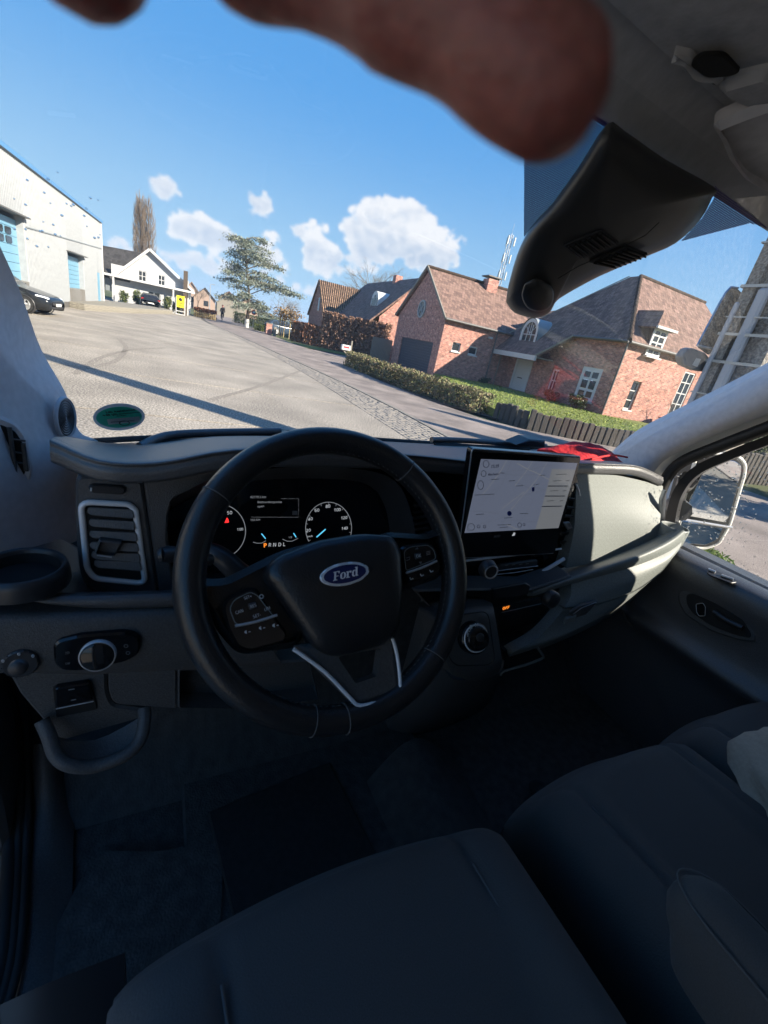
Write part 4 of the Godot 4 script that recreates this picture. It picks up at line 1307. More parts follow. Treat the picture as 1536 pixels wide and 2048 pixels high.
func van_centre(van: Node3D) -> void:
	var con := node("centre_console", van)
	var st := S()
	var f73 := fz(0.73)
	panel(con, "stack_panel", M.gloss_black, [812, 940, 1150, 930, 1166, 990, 1152, 1075, 1128, 1124, 1066, 1172, 930, 1178, 820, 1150], f73, 0.06, 0.004, 0.01)
	# vents either side of the screen
	for q in [[1128, 980, 1150, 985, 1154, 1010, 1150, 1050, 1136, 1096, 1120, 1100], [826, 1005, 858, 1000, 862, 1070, 840, 1090]]:
		panel(con, "vent_shade_plate", M.gap_black, q, fz(0.727), 0.004, 0.001, 0.004)
	for k in 6:
		panel(con, "vent_slat", M.dash_black, [1124, 994 + k * 18, 1152 - k * 2, 998 + k * 17, 1151 - k * 2, 1002 + k * 17, 1124, 1000 + k * 18], fz(0.715), 0.008, 0.001, 0.001)
		panel(con, "vent_slat", M.dash_black, [828, 1012 + k * 12, 858, 1010 + k * 11, 858, 1013 + k * 11, 828, 1016 + k * 12], fz(0.715), 0.008, 0.001, 0.001)
	panel(con, "vent_tab", M.satin_silver, [1128, 1046, 1140, 1044, 1146, 1056, 1136, 1060], fz(0.706), 0.006, 0.001, 0.002)
	pxtube(con, "vent_edge", M.chrome, [1150, 968, 1157, 990, 1154, 1050, 1146, 1090, 1128, 1124], f73, 0.003, 0.003)
	# touch screen
	var scr := node("touch_screen", con)
	var A := wz(947, 900, 0.60)
	var B := wz(1163, 914, 0.63)
	var C := wz(1110, 1108, 0.645)
	var D := wz(919, 1118, 0.615)
	var n := (B - A).cross(D - A).normalized()
	if n.z < 0: n = -n
	var tf := frame(A, n)
	panel(scr, "bezel", M.gloss_black, [947, 899, 1164, 914, 1110, 1108, 918, 1118], tf, 0.018, 0.003, 0.008)
	trim_ring(scr, "bezel_edge", M.satin_silver, [947, 899, 1164, 914, 1110, 1108, 918, 1118], tf, 0.0014, 0.008, -0.004)
	var t2 := frame(A + n * 0.0009, n)
	var im := Image.create(512, 320, false, Image.FORMAT_RGB8)
	im.fill(Color(0.72, 0.77, 0.90))
	var rng := RandomNumberGenerator.new()
	rng.seed = 3
	for k in 26:
		var p := Vector2(rng.randf() * 400, rng.randf() * 300)
		var a := rng.randf_range(-0.5, 0.4) if k % 2 else rng.randf_range(-1.2, -0.8)
		for s in rng.randi_range(90, 320):
			p += Vector2(cos(a), sin(a))
			a += rng.randf_range(-0.03, 0.03)
			if p.x > 1 and p.x < 505 and p.y > 1 and p.y < 316: im.fill_rect(Rect2i(int(p.x), int(p.y), 2 if k < 7 else 1, 2 if k < 7 else 1), Color(0.93, 0.94, 0.96) if k < 7 else Color(0.62, 0.66, 0.74))
	im.fill_rect(Rect2i(368, 30, 144, 290), Color(0.83, 0.85, 0.88))
	var sm := mat("map_screen", Color(0.05, 0.05, 0.055), 0.12)
	sm.emission_enabled = true
	sm.emission = Color.BLACK
	sm.emission_texture = ImageTexture.create_from_image(im)
	sm.emission_energy_multiplier = 0.075
	st = S()
	flat(st)
	var P := []
	for q in [[962, 918], [1155, 926], [1117, 1056], [929, 1066]]: P.append(onp(q[0], q[1], t2.origin, n))
	var uv := [Vector2(0, 0), Vector2(1, 0), Vector2(1, 1), Vector2(0, 1)]
	for k in [0, 1, 2, 0, 2, 3]:
		st.set_uv(uv[k])
		st.add_vertex(P[k])
	put(st, "map_display", sm, scr)
	for q in [["15:39", 982, 933, 997, 932], ["Waarheen?", 976, 949, 998, 948]]:
		letters(scr, "screen_text", q[0], M.screen_ink, Vector2(q[1], q[2]), Vector2(q[3], q[4]), t2, 0.0004)
	for q in [[982, 959, 998, 958], [1000, 946, 1009, 946], [950, 990, 988, 988], [1018, 962, 1030, 961], [1032, 972, 1046, 971], [1068, 970, 1078, 968], [1080, 951, 1090, 950], [952, 1029, 968, 1028], [1008, 1036, 1024, 1035], [1040, 1027, 1056, 1027], [995, 1050, 1022, 1049], [999, 1055, 1016, 1054], [1112, 949, 1133, 948], [1106, 962, 1122, 961], [1131, 962, 1138, 961], [1100, 982, 1116, 981], [1125, 982, 1132, 981], [1094, 1002, 1108, 1001], [1119, 1002, 1126, 1001]]:
		line(scr, "place_mark", M.print_grey, q, t2, 0.0006, 0.0003)
	for q in [[1096, 972, 1135, 972], [1090, 992, 1129, 992], [1084, 1013, 1123, 1012]]: line(scr, "progress_bar", M.screen_ink, q, t2, 0.0012, 0.0004)
	for q in [[972, 928, 6, 7, "screen_ink"], [967, 947, 5, 6, "print_grey"], [942, 1054, 7, 7, "print_grey"], [957, 1053, 3, 3, "screen_ink"], [969, 1053, 2.5, 3, "screen_ink"], [1039, 1050, 4, 4.5, "screen_ink"], [1048, 1049, 2, 2.5, "screen_ink"], [961, 970, 6, 9, "print_grey"]]:
		trim_ring(scr, "screen_icon", M[q[4]], oval(q[0], q[1], q[2], q[3], 0, 12), t2, 0.0005, 0.0, 0.0003)
	var bl := mat("map_blue", Color(0.01, 0.04, 0.35), 0.3)
	panel(scr, "position_marker", bl, oval(1019, 1027, 4.5, 5, 0, 12), frame(A + n * 0.0014, n), 0.0004, 0.0, 0.0)
	panel(scr, "position_marker", bl, [1064, 975, 1069, 974, 1069, 981, 1066, 984, 1064, 981], frame(A + n * 0.0014, n), 0.0004, 0.0, 0.0003)
	letters(scr, "climate_text", "AUTO", M.print_grey, Vector2(988, 1073), Vector2(1000, 1072), t2, 0.0003)
	panel(scr, "heat_icon", M.glow_white, [1024, 1072, 1028, 1065, 1031, 1066, 1029, 1071], frame(A + n * 0.0012, n), 0.0003, 0.0, 0.0003)
	# trims and knob under the screen
	pxtube(con, "silver_trim", M.chrome, [928, 1120, 980, 1114, 1060, 1104, 1120, 1096], fz(0.715), 0.003, 0.004, false, 2)
	pxtube(con, "silver_trim", M.chrome, [930, 1161, 962, 1172, 1010, 1168, 1052, 1160, 1086, 1140, 1126, 1116], fz(0.70), 0.0055, 0.004, false, 2)
	var kb := node("audio_controls", con)
	panel(kb, "button_bar", M.plastic_black, [990, 1140, 1000, 1130, 1060, 1122, 1076, 1120, 1076, 1130, 1058, 1138, 1000, 1144], fz(0.712), 0.008, 0.002, 0.004)
	pxtube(kb, "bar_edge", M.satin_silver, [994, 1142, 1030, 1137, 1076, 1132], fz(0.708), 0.0012, 0.0, false, 1)
	pxtube(kb, "bar_edge", M.satin_silver, [994, 1149, 1030, 1145, 1066, 1139], fz(0.708), 0.0012, 0.0, false, 1)
	for x in [1013, 1027, 1041, 1054]: line(kb, "mark", M.print_grey, [x - 3, 1131 - (x - 1013) * 0.08, x + 3, 1130 - (x - 1013) * 0.08], fz(0.709), 0.0012)
	var kf := frame(rel(0, 0, -0.695), Vector3(-0.2, 0.1, 1))
	disc(kb, "knob", M.plastic_black, 978, 1140, 14, kf, [[1.25, -0.5], [1.0, 0.5], [0.9, 0.6], [0, 0.6]])
	disc(kb, "knob_ring", M.satin_silver, 978, 1140, 14, kf, [[0.85, 0.55], [0.95, 0.68], [0.78, 0.68], [0.75, 0.6]])
	# lower stack
	panel(con, "lower_stack", M.dash_grey, [826, 1180, 930, 1178, 1064, 1178, 1146, 1150, 1142, 1180, 1150, 1206, 1130, 1230, 1100, 1270, 1020, 1306, 1000, 1300, 990, 1225, 930, 1212, 860, 1216], fz(0.645), 0.06, 0.004, 0.01)
	panel(con, "blank_panel", M.plastic_black, [985, 1178, 1052, 1166, 1062, 1172, 1056, 1190, 990, 1200], fz(0.638), 0.006, 0.002, 0.005)
	var slot := panel(con, "warning_slot", M.gap_black, [1002, 1212, 1080, 1196, 1082, 1206, 1004, 1224], fz(0.641), 0.006, 0.001, 0.003)
	line(slot, "slot_edge", M.satin_silver, [1002, 1225, 1082, 1207], fz(0.640), 0.0007)
	letters(slot, "warning_lamp", "OFF", M.glow_orange, Vector2(1005, 1217), Vector2(1018, 1214), fz(0.6405), 0.0006, "Droid Sans", 0.0, true)
	disc(con, "socket_cap", M.plastic_black, 1101, 1197, 14, frame(rel(0, 0, -0.635), Vector3(0, 0.1, 1)), [[1.0, -0.3], [1.0, 0.5], [0.8, 0.65], [0, 0.65]])
	# gear selector pod
	var gs := node("gear_selector", con)
	st = S()
	shell(st, pxrows([[[868, 1222, 0.62], [930, 1208, 0.62], [984, 1206, 0.62]], [[872, 1240, 0.585], [935, 1224, 0.58], [988, 1222, 0.585]], [[884, 1290, 0.56], [945, 1290, 0.55], [998, 1280, 0.56]], [[896, 1330, 0.545], [950, 1345, 0.535], [1004, 1325, 0.545]], [[905, 1350, 0.56], [950, 1362, 0.55], [998, 1345, 0.56]]]), Vector3(0, -0.02, -0.06), 4, 4)
	put(st, "pod", M.dash_grey, gs)
	trim_ring(gs, "pod_seam", M.gap_black, [878, 1235, 976, 1222, 990, 1320, 976, 1330, 915, 1332, 900, 1320], frame(wz(945, 1280, 0.548), Vector3(0, 0.5, 0.87)), 0.0012, 0.02)
	var gf := frame(wz(950, 1274, 0.540), Vector3(-0.15, 0.5, 0.85))
	disc(gs, "dial_base", M.gloss_black, 950, 1276, 29, gf, [[1.15, -0.5], [1.12, 0.1], [1.0, 0.18], [0, 0.18]])
	disc(gs, "dial_ring", M.chrome, 950, 1276, 29, gf, [[1.0, 0.16], [0.97, 0.26], [0.9, 0.24], [0.88, 0.16]])
	disc(gs, "dial", M.gloss_black, 950, 1275, 29, gf, [[0.86, 0.1], [0.84, 0.5], [0.74, 0.58], [0, 0.58]])
	disc(gs, "centre_button", M.plastic_black, 951, 1272, 29, gf, [[0.3, 0.55], [0.3, 0.66], [0.24, 0.7], [0, 0.7]])
	for q in [["P", 937, 1268], ["R", 942, 1256], ["N", 953, 1252], ["D", 963, 1258], ["L", 950, 1274]]:
		letters(gs, "gear_letter", q[0], M.print_white, Vector2(q[1] - 3, q[2]), Vector2(q[1] + 3, q[2] - 0.5), frame(gf.origin + gf.basis.z * 0.0125, gf.basis.z))
	# panel under the pod and the cubby beside it
	st = S()
	shell(st, pxrows([[[860, 1216, 0.66], [890, 1340, 0.62], [930, 1360, 0.60], [1000, 1345, 0.60], [1010, 1300, 0.63]], [[800, 1420, 0.70], [840, 1440, 0.66], [900, 1430, 0.65], [985, 1380, 0.65], [1010, 1330, 0.66]], [[760, 1470, 0.80], [800, 1480, 0.78], [870, 1470, 0.76], [960, 1430, 0.76], [1000, 1360, 0.76]]]), Vector3(0, 0, -0.04), 4, 4)
	put(st, "pod_support", M.dash_grey, con)
	var cu := node("cubby", con)
	panel(cu, "cubby_mouth", M.gap_black, [1008, 1302, 1066, 1284, 1084, 1310, 1080, 1316, 1010, 1340], fz(0.615), 0.05, 0.002, 0.004)
	pxtube(cu, "cubby_rim", M.dash_mid, [1066, 1284, 1086, 1311, 1082, 1318, 1050, 1330, 1008, 1342, 1002, 1350], fz(0.61), 0.0035, 0.0, false, 2)
	# passenger side of the dash
	st = S()
	shell(st, pxrows([[[1152, 942, 0.735], [1240, 952, 0.75], [1326, 972, 0.755]], [[1152, 985, 0.725], [1240, 990, 0.735], [1324, 1000, 0.735]], [[1148, 1060, 0.705], [1240, 1045, 0.71], [1320, 1044, 0.70]], [[1132, 1136, 0.69], [1240, 1116, 0.69], [1318, 1090, 0.675]]]), Vector3(0, 0, -0.05), 5, 5)
	put(st, "passenger_panel", M.dash_mid, con)
	panel(con, "end_vent", M.satin_silver, [1324, 1000, 1332, 980, 1334, 990, 1328, 1060, 1320, 1072], fz(0.71), 0.01, 0.002, 0.003)
	st = S()
	var ch := Transform3D(Basis(Vector3.RIGHT, Vector3.FORWARD, Vector3.UP), wz(1350, 1052, 0.67))
	lathe(st, [Vector2(0.040, -0.05), Vector2(0.041, -0.004), Vector2(0.039, 0.0), Vector2(0.036, 0.0), Vector2(0.034, -0.004), Vector2(0.033, -0.045), Vector2(0, -0.045)], ch, 24)
	put(st, "cup_holder", M.dash_mid, con)
	st = S()
	var lt := [[1066, 1178, 0.665], [1140, 1152, 0.655], [1200, 1132, 0.645], [1280, 1104, 0.63], [1340, 1076, 0.625], [1366, 1056, 0.635]]
	var lf := [[1066, 1184, 0.648], [1140, 1160, 0.638], [1200, 1142, 0.628], [1280, 1116, 0.61], [1340, 1090, 0.608], [1370, 1068, 0.62]]
	var lb := [[1068, 1192, 0.65], [1142, 1168, 0.64], [1202, 1152, 0.63], [1282, 1128, 0.612], [1340, 1102, 0.61], [1368, 1080, 0.622]]
	var bk := [[1060, 1166, 0.74], [1132, 1136, 0.74], [1195, 1116, 0.74], [1270, 1084, 0.74], [1322, 1062, 0.72], [1352, 1040, 0.72]]
	shell(st, pxrows([bk, lt, lf, lb]), Vector3(0, -0.015, -0.02), 4, 3)
	put(st, "passenger_shelf", M.dash_mid, con)
	st = S()
	shell(st, pxrows([[[1142, 1168, 0.645], [1202, 1152, 0.635], [1282, 1128, 0.617], [1340, 1102, 0.615], [1364, 1082, 0.63]], [[1142, 1190, 0.63], [1210, 1176, 0.615], [1286, 1150, 0.60], [1336, 1122, 0.60], [1358, 1100, 0.615]], [[1130, 1215, 0.615], [1200, 1206, 0.605], [1270, 1180, 0.60], [1318, 1146, 0.605], [1340, 1120, 0.62]]]), Vector3(0, -0.01, -0.04), 4, 4)
	put(st, "glovebox_lid", M.dash_mid, con)
	st = S()
	shell(st, pxrows([[[1128, 1218, 0.618], [1200, 1209, 0.608], [1270, 1183, 0.603], [1318, 1149, 0.608], [1342, 1121, 0.625]], [[1080, 1272, 0.605], [1160, 1250, 0.60], [1236, 1212, 0.605], [1290, 1172, 0.615], [1322, 1140, 0.635]], [[1022, 1308, 0.60], [1110, 1280, 0.60], [1190, 1244, 0.61], [1256, 1202, 0.625], [1300, 1160, 0.65]], [[1026, 1316, 0.64], [1112, 1286, 0.65], [1190, 1250, 0.66], [1256, 1208, 0.68], [1302, 1164, 0.70]]]), Vector3(0, 0, -0.03), 4, 4)
	put(st, "lower_glove_panel", M.dash_mid, con)
	var hf := fz(0.592)
	var hd := panel(con, "glovebox_handle", M.dash_grey, [1140, 1226, 1160, 1212, 1196, 1200, 1190, 1210, 1172, 1230, 1146, 1238], hf, 0.006, 0.002, 0.004)
	line(hd, "handle_edge", M.satin_silver, [1146, 1228, 1162, 1216, 1192, 1204], fz(0.590), 0.0012)
	panel(hd, "handle_pull", M.dash_mid, [1134, 1238, 1154, 1230, 1152, 1242, 1130, 1250], fz(0.589), 0.008, 0.002, 0.002)
	st = S()
	tube(st, cat([wz(1240, 1214, 0.66), wz(1254, 1244, 0.65), wz(1266, 1250, 0.65), wz(1280, 1240, 0.66), wz(1282, 1206, 0.68)], 4), 0.005, 8)
	put(st, "side_pocket", M.dash_grey, con)
	# tunnel hump between the seats' foot wells
	st = S()
	shell(st, [[rel(0.46, -1.055, -0.62), rel(0.60, -0.95, -0.64), rel(0.75, -1.055, -0.62)], [rel(0.45, -1.055, -0.4), rel(0.60, -1.0, -0.4), rel(0.74, -1.055, -0.4)], [rel(0.46, -1.055, -0.2), rel(0.60, -1.02, -0.2), rel(0.74, -1.055, -0.2)]], Vector3(0, -0.02, 0), 5, 4)
	put(st, "floor_tunnel", M.carpet, con)
	disc(con, "floor_plug", M.rubber_mat, 1078, 1580, 18, frame(rel(0, -1.03, 0), Vector3.UP, Vector3(0, 0, -1)), [[1.0, 0.0], [0.95, 0.2], [0.5, 0.25], [0.4, 0.1], [0, 0.1]])

func van_wheel(van: Node3D) -> void:
	var n := Vector3(-0.03, 0.56, 0.828).normalized()
	var c := rel(0.205, -0.281, -0.433)
	var tf := frame(c, n)
	var sw := node("steering_wheel", van)
	var st := S()
	var prof := []
	for i in 21:
		var a := TAU * i / 20
		prof.append(Vector2(0.1745 + cos(a) * 0.0172, sin(a) * 0.0205))
	lathe(st, prof, tf, 96)
	put(st, "rim", M.leather, sw)
	var at := func(lift: float) -> Transform3D: return frame(c + n * lift, n)
	# seams of the leather, where the cover is stitched
	for q in [[405, 975], [812, 938], [620, 1462], [878, 1322], [690, 1470]]:
		var p := tf.affine_inverse() * onp(q[0], q[1], c, n)
		var dir := Vector3(p.x, p.y, 0).normalized()
		var ring := []
		for i in 20:
			var a := TAU * i / 20
			ring.append(tf * (dir * (0.1745 + cos(a) * 0.0175) + Vector3(0, 0, sin(a) * 0.0208)))
		st = S()
		tube(st, ring, 0.0008, 5, true)
		put(st, "seam", M.stitch, sw)
	# stitching along the inside of the rim
	st = S()
	for i in 130:
		var a := TAU * i / 130
		var b := a + 0.02
		tube(st, [tf * Vector3(cos(a) * 0.1578, sin(a) * 0.1578, 0.004), tf * Vector3(cos(b) * 0.1574, sin(b) * 0.1574, 0.006)], 0.0006, 4)
	put(st, "stitching", M.stitch, sw)
	# spokes
	panel(sw, "spoke", M.leather, [376, 1150, 396, 1196, 440, 1270, 478, 1312, 600, 1296, 640, 1190, 640, 1080, 560, 1102, 500, 1132, 452, 1156, 420, 1158], at.call(0.004), 0.014, 0.008, 0.012)
	panel(sw, "spoke", M.leather, [770, 1062, 856, 1068, 892, 1050, 908, 1080, 915, 1130, 898, 1128, 884, 1156, 816, 1180, 760, 1190], at.call(0.004), 0.026, 0.008, 0.012)
	ring_panel(sw, "lower_spoke", M.dash_grey, [588, 1292, 716, 1416, 806, 1390, 788, 1268], [676, 1314, 712, 1368, 756, 1352, 764, 1296], at.call(0.010), 0.018, 0.006)
	pxtube(sw, "chrome_strip", M.chrome, [587, 1298, 650, 1344, 700, 1396, 720, 1411, 760, 1402, 796, 1386, 800, 1360, 794, 1310, 785, 1277], at.call(0.012), 0.0024, 0.0, false, 3)
	# airbag cover
	st = S()
	var hubp := round_poly(pxpoly([526, 1146, 552, 1112, 636, 1080, 724, 1066, 786, 1070, 803, 1100, 807, 1180, 800, 1258, 772, 1290, 690, 1312, 660, 1314, 628, 1296, 588, 1236], at.call(0.016)), 0.012, 5)
	dome(st, hubp, tf, [[1.0, -0.012], [1.0, 0.010], [0.985, 0.0165], [0.95, 0.021], [0.85, 0.026], [0.6, 0.030], [0.3, 0.032], [0.0, 0.0325]])
	put(st, "airbag_cover", M.leather, sw)
	letters(sw, "airbag_mark", "AIRBAG", M.gap_black, Vector2(697, 1276), Vector2(748, 1260), at.call(0.0255), 0.0, "Droid Sans", 0.0, true)
	# emblem
	var em := node("emblem", sw)
	panel(em, "emblem_ring", M.chrome, oval(690, 1148, 49, 23, -11, 40), at.call(0.0355), 0.008, 0.002, 0.0)
	panel(em, "emblem_field", M.emblem_blue, oval(690, 1148, 43, 18, -11, 40), at.call(0.0362), 0.003, 0.0005, 0.0)
	letters(em, "emblem_script", "Ford", M.chrome, Vector2(666, 1154), Vector2(716, 1143), at.call(0.0364), 0.0004, "Droid Serif", 0.25, true, 1.0)
	# button pads
	var lp := panel(sw, "button_pad", M.gloss_black, [444, 1216, 454, 1194, 500, 1174, 516, 1178, 545, 1226, 576, 1266, 572, 1284, 500, 1304, 474, 1296, 454, 1256], at.call(0.010), 0.012, 0.003, 0.006)
	var al: Transform3D = at.call(0.0105)
	trim_ring(lp, "pad_seam", M.dash_mid, [459, 1218, 468, 1200, 500, 1184, 514, 1190, 548, 1234, 472, 1250], al, 0.0005, 0.005)
	pxtube(lp, "pad_edge", M.satin_silver, [470, 1252, 510, 1244, 554, 1230], al, 0.0016, 0.0008, false, 2)
	panel(lp, "button", M.plastic_black, [496, 1208, 512, 1203, 516, 1215, 500, 1221], at.call(0.0125), 0.003, 0.001, 0.002)
	for q in [["CAN", 471, 1226, 486, 1221], ["RES", 500, 1214, 512, 1210], ["SET+", 488, 1197, 503, 1192], ["SET-", 506, 1234, 521, 1229], ["LIM", 529, 1220, 540, 1215]]:
		letters(lp, "button_text", q[0], M.print_white, Vector2(q[1], q[2]), Vector2(q[3], q[4]), at.call(0.0127))
	for q in [[493, 1264], [522, 1256], [549, 1251]]:
		panel(lp, "volume_mark", M.print_white, [q[0] - 4, q[1] - 1, q[0], q[1] - 4, q[0] + 1, q[1] + 4, q[0] - 4, q[1] + 2], al, 0.0004, 0.0, 0.0003)
		line(lp, "volume_mark", M.print_white, [q[0] + 4, q[1], q[0] + 8, q[1] - 1], al, 0.0005)
	trim_ring(lp, "cruise_mark", M.print_white, oval(523, 1193, 4, 4, 0, 8), al, 0.0005, 0.0)
	var rp := panel(sw, "button_pad", M.gloss_black, [801, 1096, 812, 1090, 858, 1084, 872, 1092, 880, 1116, 884, 1140, 872, 1150, 816, 1168, 810, 1150], at.call(0.010), 0.012, 0.003, 0.006)
	trim_ring(rp, "pad_seam", M.dash_mid, [808, 1102, 820, 1094, 856, 1090, 868, 1100, 872, 1118, 812, 1142], al, 0.0005, 0.005)
	pxtube(rp, "pad_edge", M.satin_silver, [812, 1146, 842, 1136, 873, 1122], al, 0.0016, 0.0008, false, 2)
	panel(rp, "button", M.plastic_black, [830, 1107, 842, 1105, 844, 1117, 832, 1119], at.call(0.0125), 0.003, 0.001, 0.002)
	letters(rp, "button_text", "OK", M.print_white, Vector2(832, 1113), Vector2(841, 1111), at.call(0.0127))
	panel(rp, "arrow_mark", M.print_grey, [830, 1099, 835, 1094, 837, 1098], al, 0.0004, 0.0, 0.0002)
	panel(rp, "arrow_mark", M.print_grey, [838, 1124, 844, 1123, 842, 1128], al, 0.0004, 0.0, 0.0002)
	for k in 3: line(rp, "menu_mark", M.print_grey, [852, 1104 + k * 3, 860, 1102 + k * 3], al, 0.0005)
	line(rp, "return_mark", M.print_grey, [812, 1116, 819, 1114, 819, 1119, 812, 1121], al, 0.0005)
	for q in [[822, 1157], [843, 1150], [862, 1142]]: line(rp, "phone_mark", M.print_white, [q[0] - 3, q[1] - 2, q[0] - 1, q[1] + 2, q[0] + 4, q[1]], al, 0.0007)

# a cushion as a height field: xs across, bolsters at both sides, front roll-off
func cushion(x0: float, x1: float, zf: float, zb: float, ytop: float, bol: float, seams: Array) -> Array:
	var rows := []
	var nx := 44
	for j in 34:
		var t := j / 33.0
		var z := lerpf(zf, zb, t * t * 0.3 + t * 0.7)
		var row := []
		for i in nx + 1:
			var s := float(i) / nx
			var e := pow(absf(s * 2.0 - 1.0), 6.0)
			var x := lerpf(x0, x1, s)
			var y := ytop
			var w := x1 - x0
			var b := maxf(0.0, 1.0 - minf(x - x0, x1 - x) / 0.11)
			y += bol * sin(b * PI) * 0.9 * smoothstep(0.0, 0.5, t)
			y += 0.008 * sin(s * PI)
			for q in seams: y -= 0.009 * exp(-pow((x - q - 0.012 * sin(t * 3.0)) / 0.006, 2.0)) * smoothstep(0.03, 0.08, t)
			var f := 1.0 - smoothstep(0.0, 0.16, t)
			y -= 0.10 * f * f + 0.035 * e * e
			var zz := z - 0.02 * sin(s * PI) * (1.0 - t)
			row.append(rel(x, y, zz))
		rows.append(row)
	# sides and front
	var out := [rows[0].map(func(p): return p + Vector3(0, -0.16, 0.02))]
	out.append_array(rows)
	for r in out:
		r.push_front(r[0] + Vector3(0.005, -0.05, 0))
		r.push_front(r[0] + Vector3(0.01, -0.16, 0))
		r.append(r[r.size() - 1] + Vector3(-0.005, -0.05, 0))
		r.append(r[r.size() - 1] + Vector3(-0.01, -0.16, 0))
	return out

func van_seats(van: Node3D) -> void:
	var k := 0
	for q in [[-0.045, 0.475, [0.052, 0.375], "driver_seat"], [0.562, 0.985, [0.62, 0.905], "passenger_seat"], [0.988, 1.41, [1.07, 1.35], "passenger_seat"]]:
		var seat := node(q[3], van)
		var st := S()
		grid(st, cushion(q[0], q[1], -0.305, 0.34, -0.632, 0.03 if k == 0 else 0.024, q[2]))
		put(st, "cushion", M.fabric, seat)
		for x in q[2]:
			st = S()
			var path := []
			for i in 16:
				var t := 0.17 + i / 19.0
				path.append(rel(x + 0.012 * sin(t * 3.0), -0.627, lerpf(-0.305, 0.34, t * t * 0.3 + t * 0.7)))
			tube(st, path, 0.0016, 5)
			put(st, "seam", M.stitch, seat)
		st = S()
		var rows := []
		for j in 9:
			var t := j / 8.0
			var r := []
			for i in 13:
				var s := i / 12.0
				r.append(rel(lerpf(q[0], q[1], s), -0.60 + t * 0.62, 0.30 + t * 0.10 - 0.06 * pow(absf(2.0 * s - 1.0), 3.0) * sin(t * PI)))
			rows.append(r)
		shell(st, rows, Vector3(0, 0, 0.11), 1, 1)
		put(st, "backrest", M.fabric, seat)
		st = S()
		box(st, rel((q[0] + q[1]) * 0.5, -0.92, 0.04), Vector3((q[1] - q[0]) * 0.86, 0.30, 0.52), 0.03)
		put(st, "seat_base", M.plastic_black, seat)
		k += 1
	var ar := node("armrest", van)
	var st := S()
	sdf(st, [[rel(0.515, -0.492, -0.045), rel(0.50, -0.49, 0.30), 0.036, 0.045], [rel(0.515, -0.54, -0.02), rel(0.50, -0.55, 0.30), 0.034, 0.040]], 0.012, 0.012)
	put(st, "pad", M.fabric, ar)
	st = S()
	tube(st, cat([rel(0.466, -0.470, 0.25), rel(0.478, -0.468, 0.05), rel(0.486, -0.470, -0.05), rel(0.515, -0.475, -0.082), rel(0.543, -0.470, -0.05), rel(0.545, -0.468, 0.05)], 5), 0.0012, 5)
	put(st, "piping", M.stitch, ar)
	# left side of the driver's seat base
	st = S()
	shell(st, [[wz(0, 2010, 0.36), wz(110, 1960, 0.36), wz(250, 1905, 0.37)], [wz(0, 2100, 0.33), wz(120, 2090, 0.33), wz(262, 2060, 0.34)]], Vector3(0, -0.1, 0.1), 3, 2)
	put(st, "seat_side_cover", M.plastic_black, van)

# ---------- ground ----------
func sheet(st: SurfaceTool, pts: Array, y: float) -> void:        # a flat polygon in street coordinates
	flat(st)
	var p := PackedVector2Array(pts)
	var t := Geometry2D.triangulate_polygon(p)
	for i in range(0, t.size(), 3):
		tri(st, rd(p[t[i]].x, y, p[t[i]].y), rd(p[t[i + 1]].x, y, p[t[i + 1]].y), rd(p[t[i + 2]].x, y, p[t[i + 2]].y))
func V2(a: Array) -> Array:
	var out := []
	for i in range(0, a.size(), 2): out.append(Vector2(a[i], a[i + 1]))
	return out
const KERB := [5.6, -30.0, 5.5, 0.0, 5.42, 5.0, 5.35, 8.0, 5.28, 11.5, 5.0, 15.5, 4.5, 20.0, 3.85, 24.7, 2.85, 32.2, 1.3, 43.0, 0.2, 53.0, 0.2, 70.0, 0.8, 110.0, 1.2, 240.0]
const INNER := [4.1, -30.0, 4.1, 0.0, 4.05, 5.0, 4.0, 8.0, 3.9, 11.5, 3.78, 15.5, 3.5, 20.0, 3.05, 24.7, 2.2, 32.2, 0.8, 43.0, -0.2, 53.0, -0.2, 70.0]
const RIGHT := [13.5, -30.0, 13.5, 4.0, 13.3, 10.2, 11.4, 10.7, 9.9, 11.3, 8.8, 12.3, 8.1, 15.0, 7.7, 20.0, 7.7, 24.0, 7.75, 26.0, 7.6, 36.0, 6.9, 40.0, 6.0, 56.0, 5.2, 70.0, 5.0, 110.0, 5.2, 240.0]
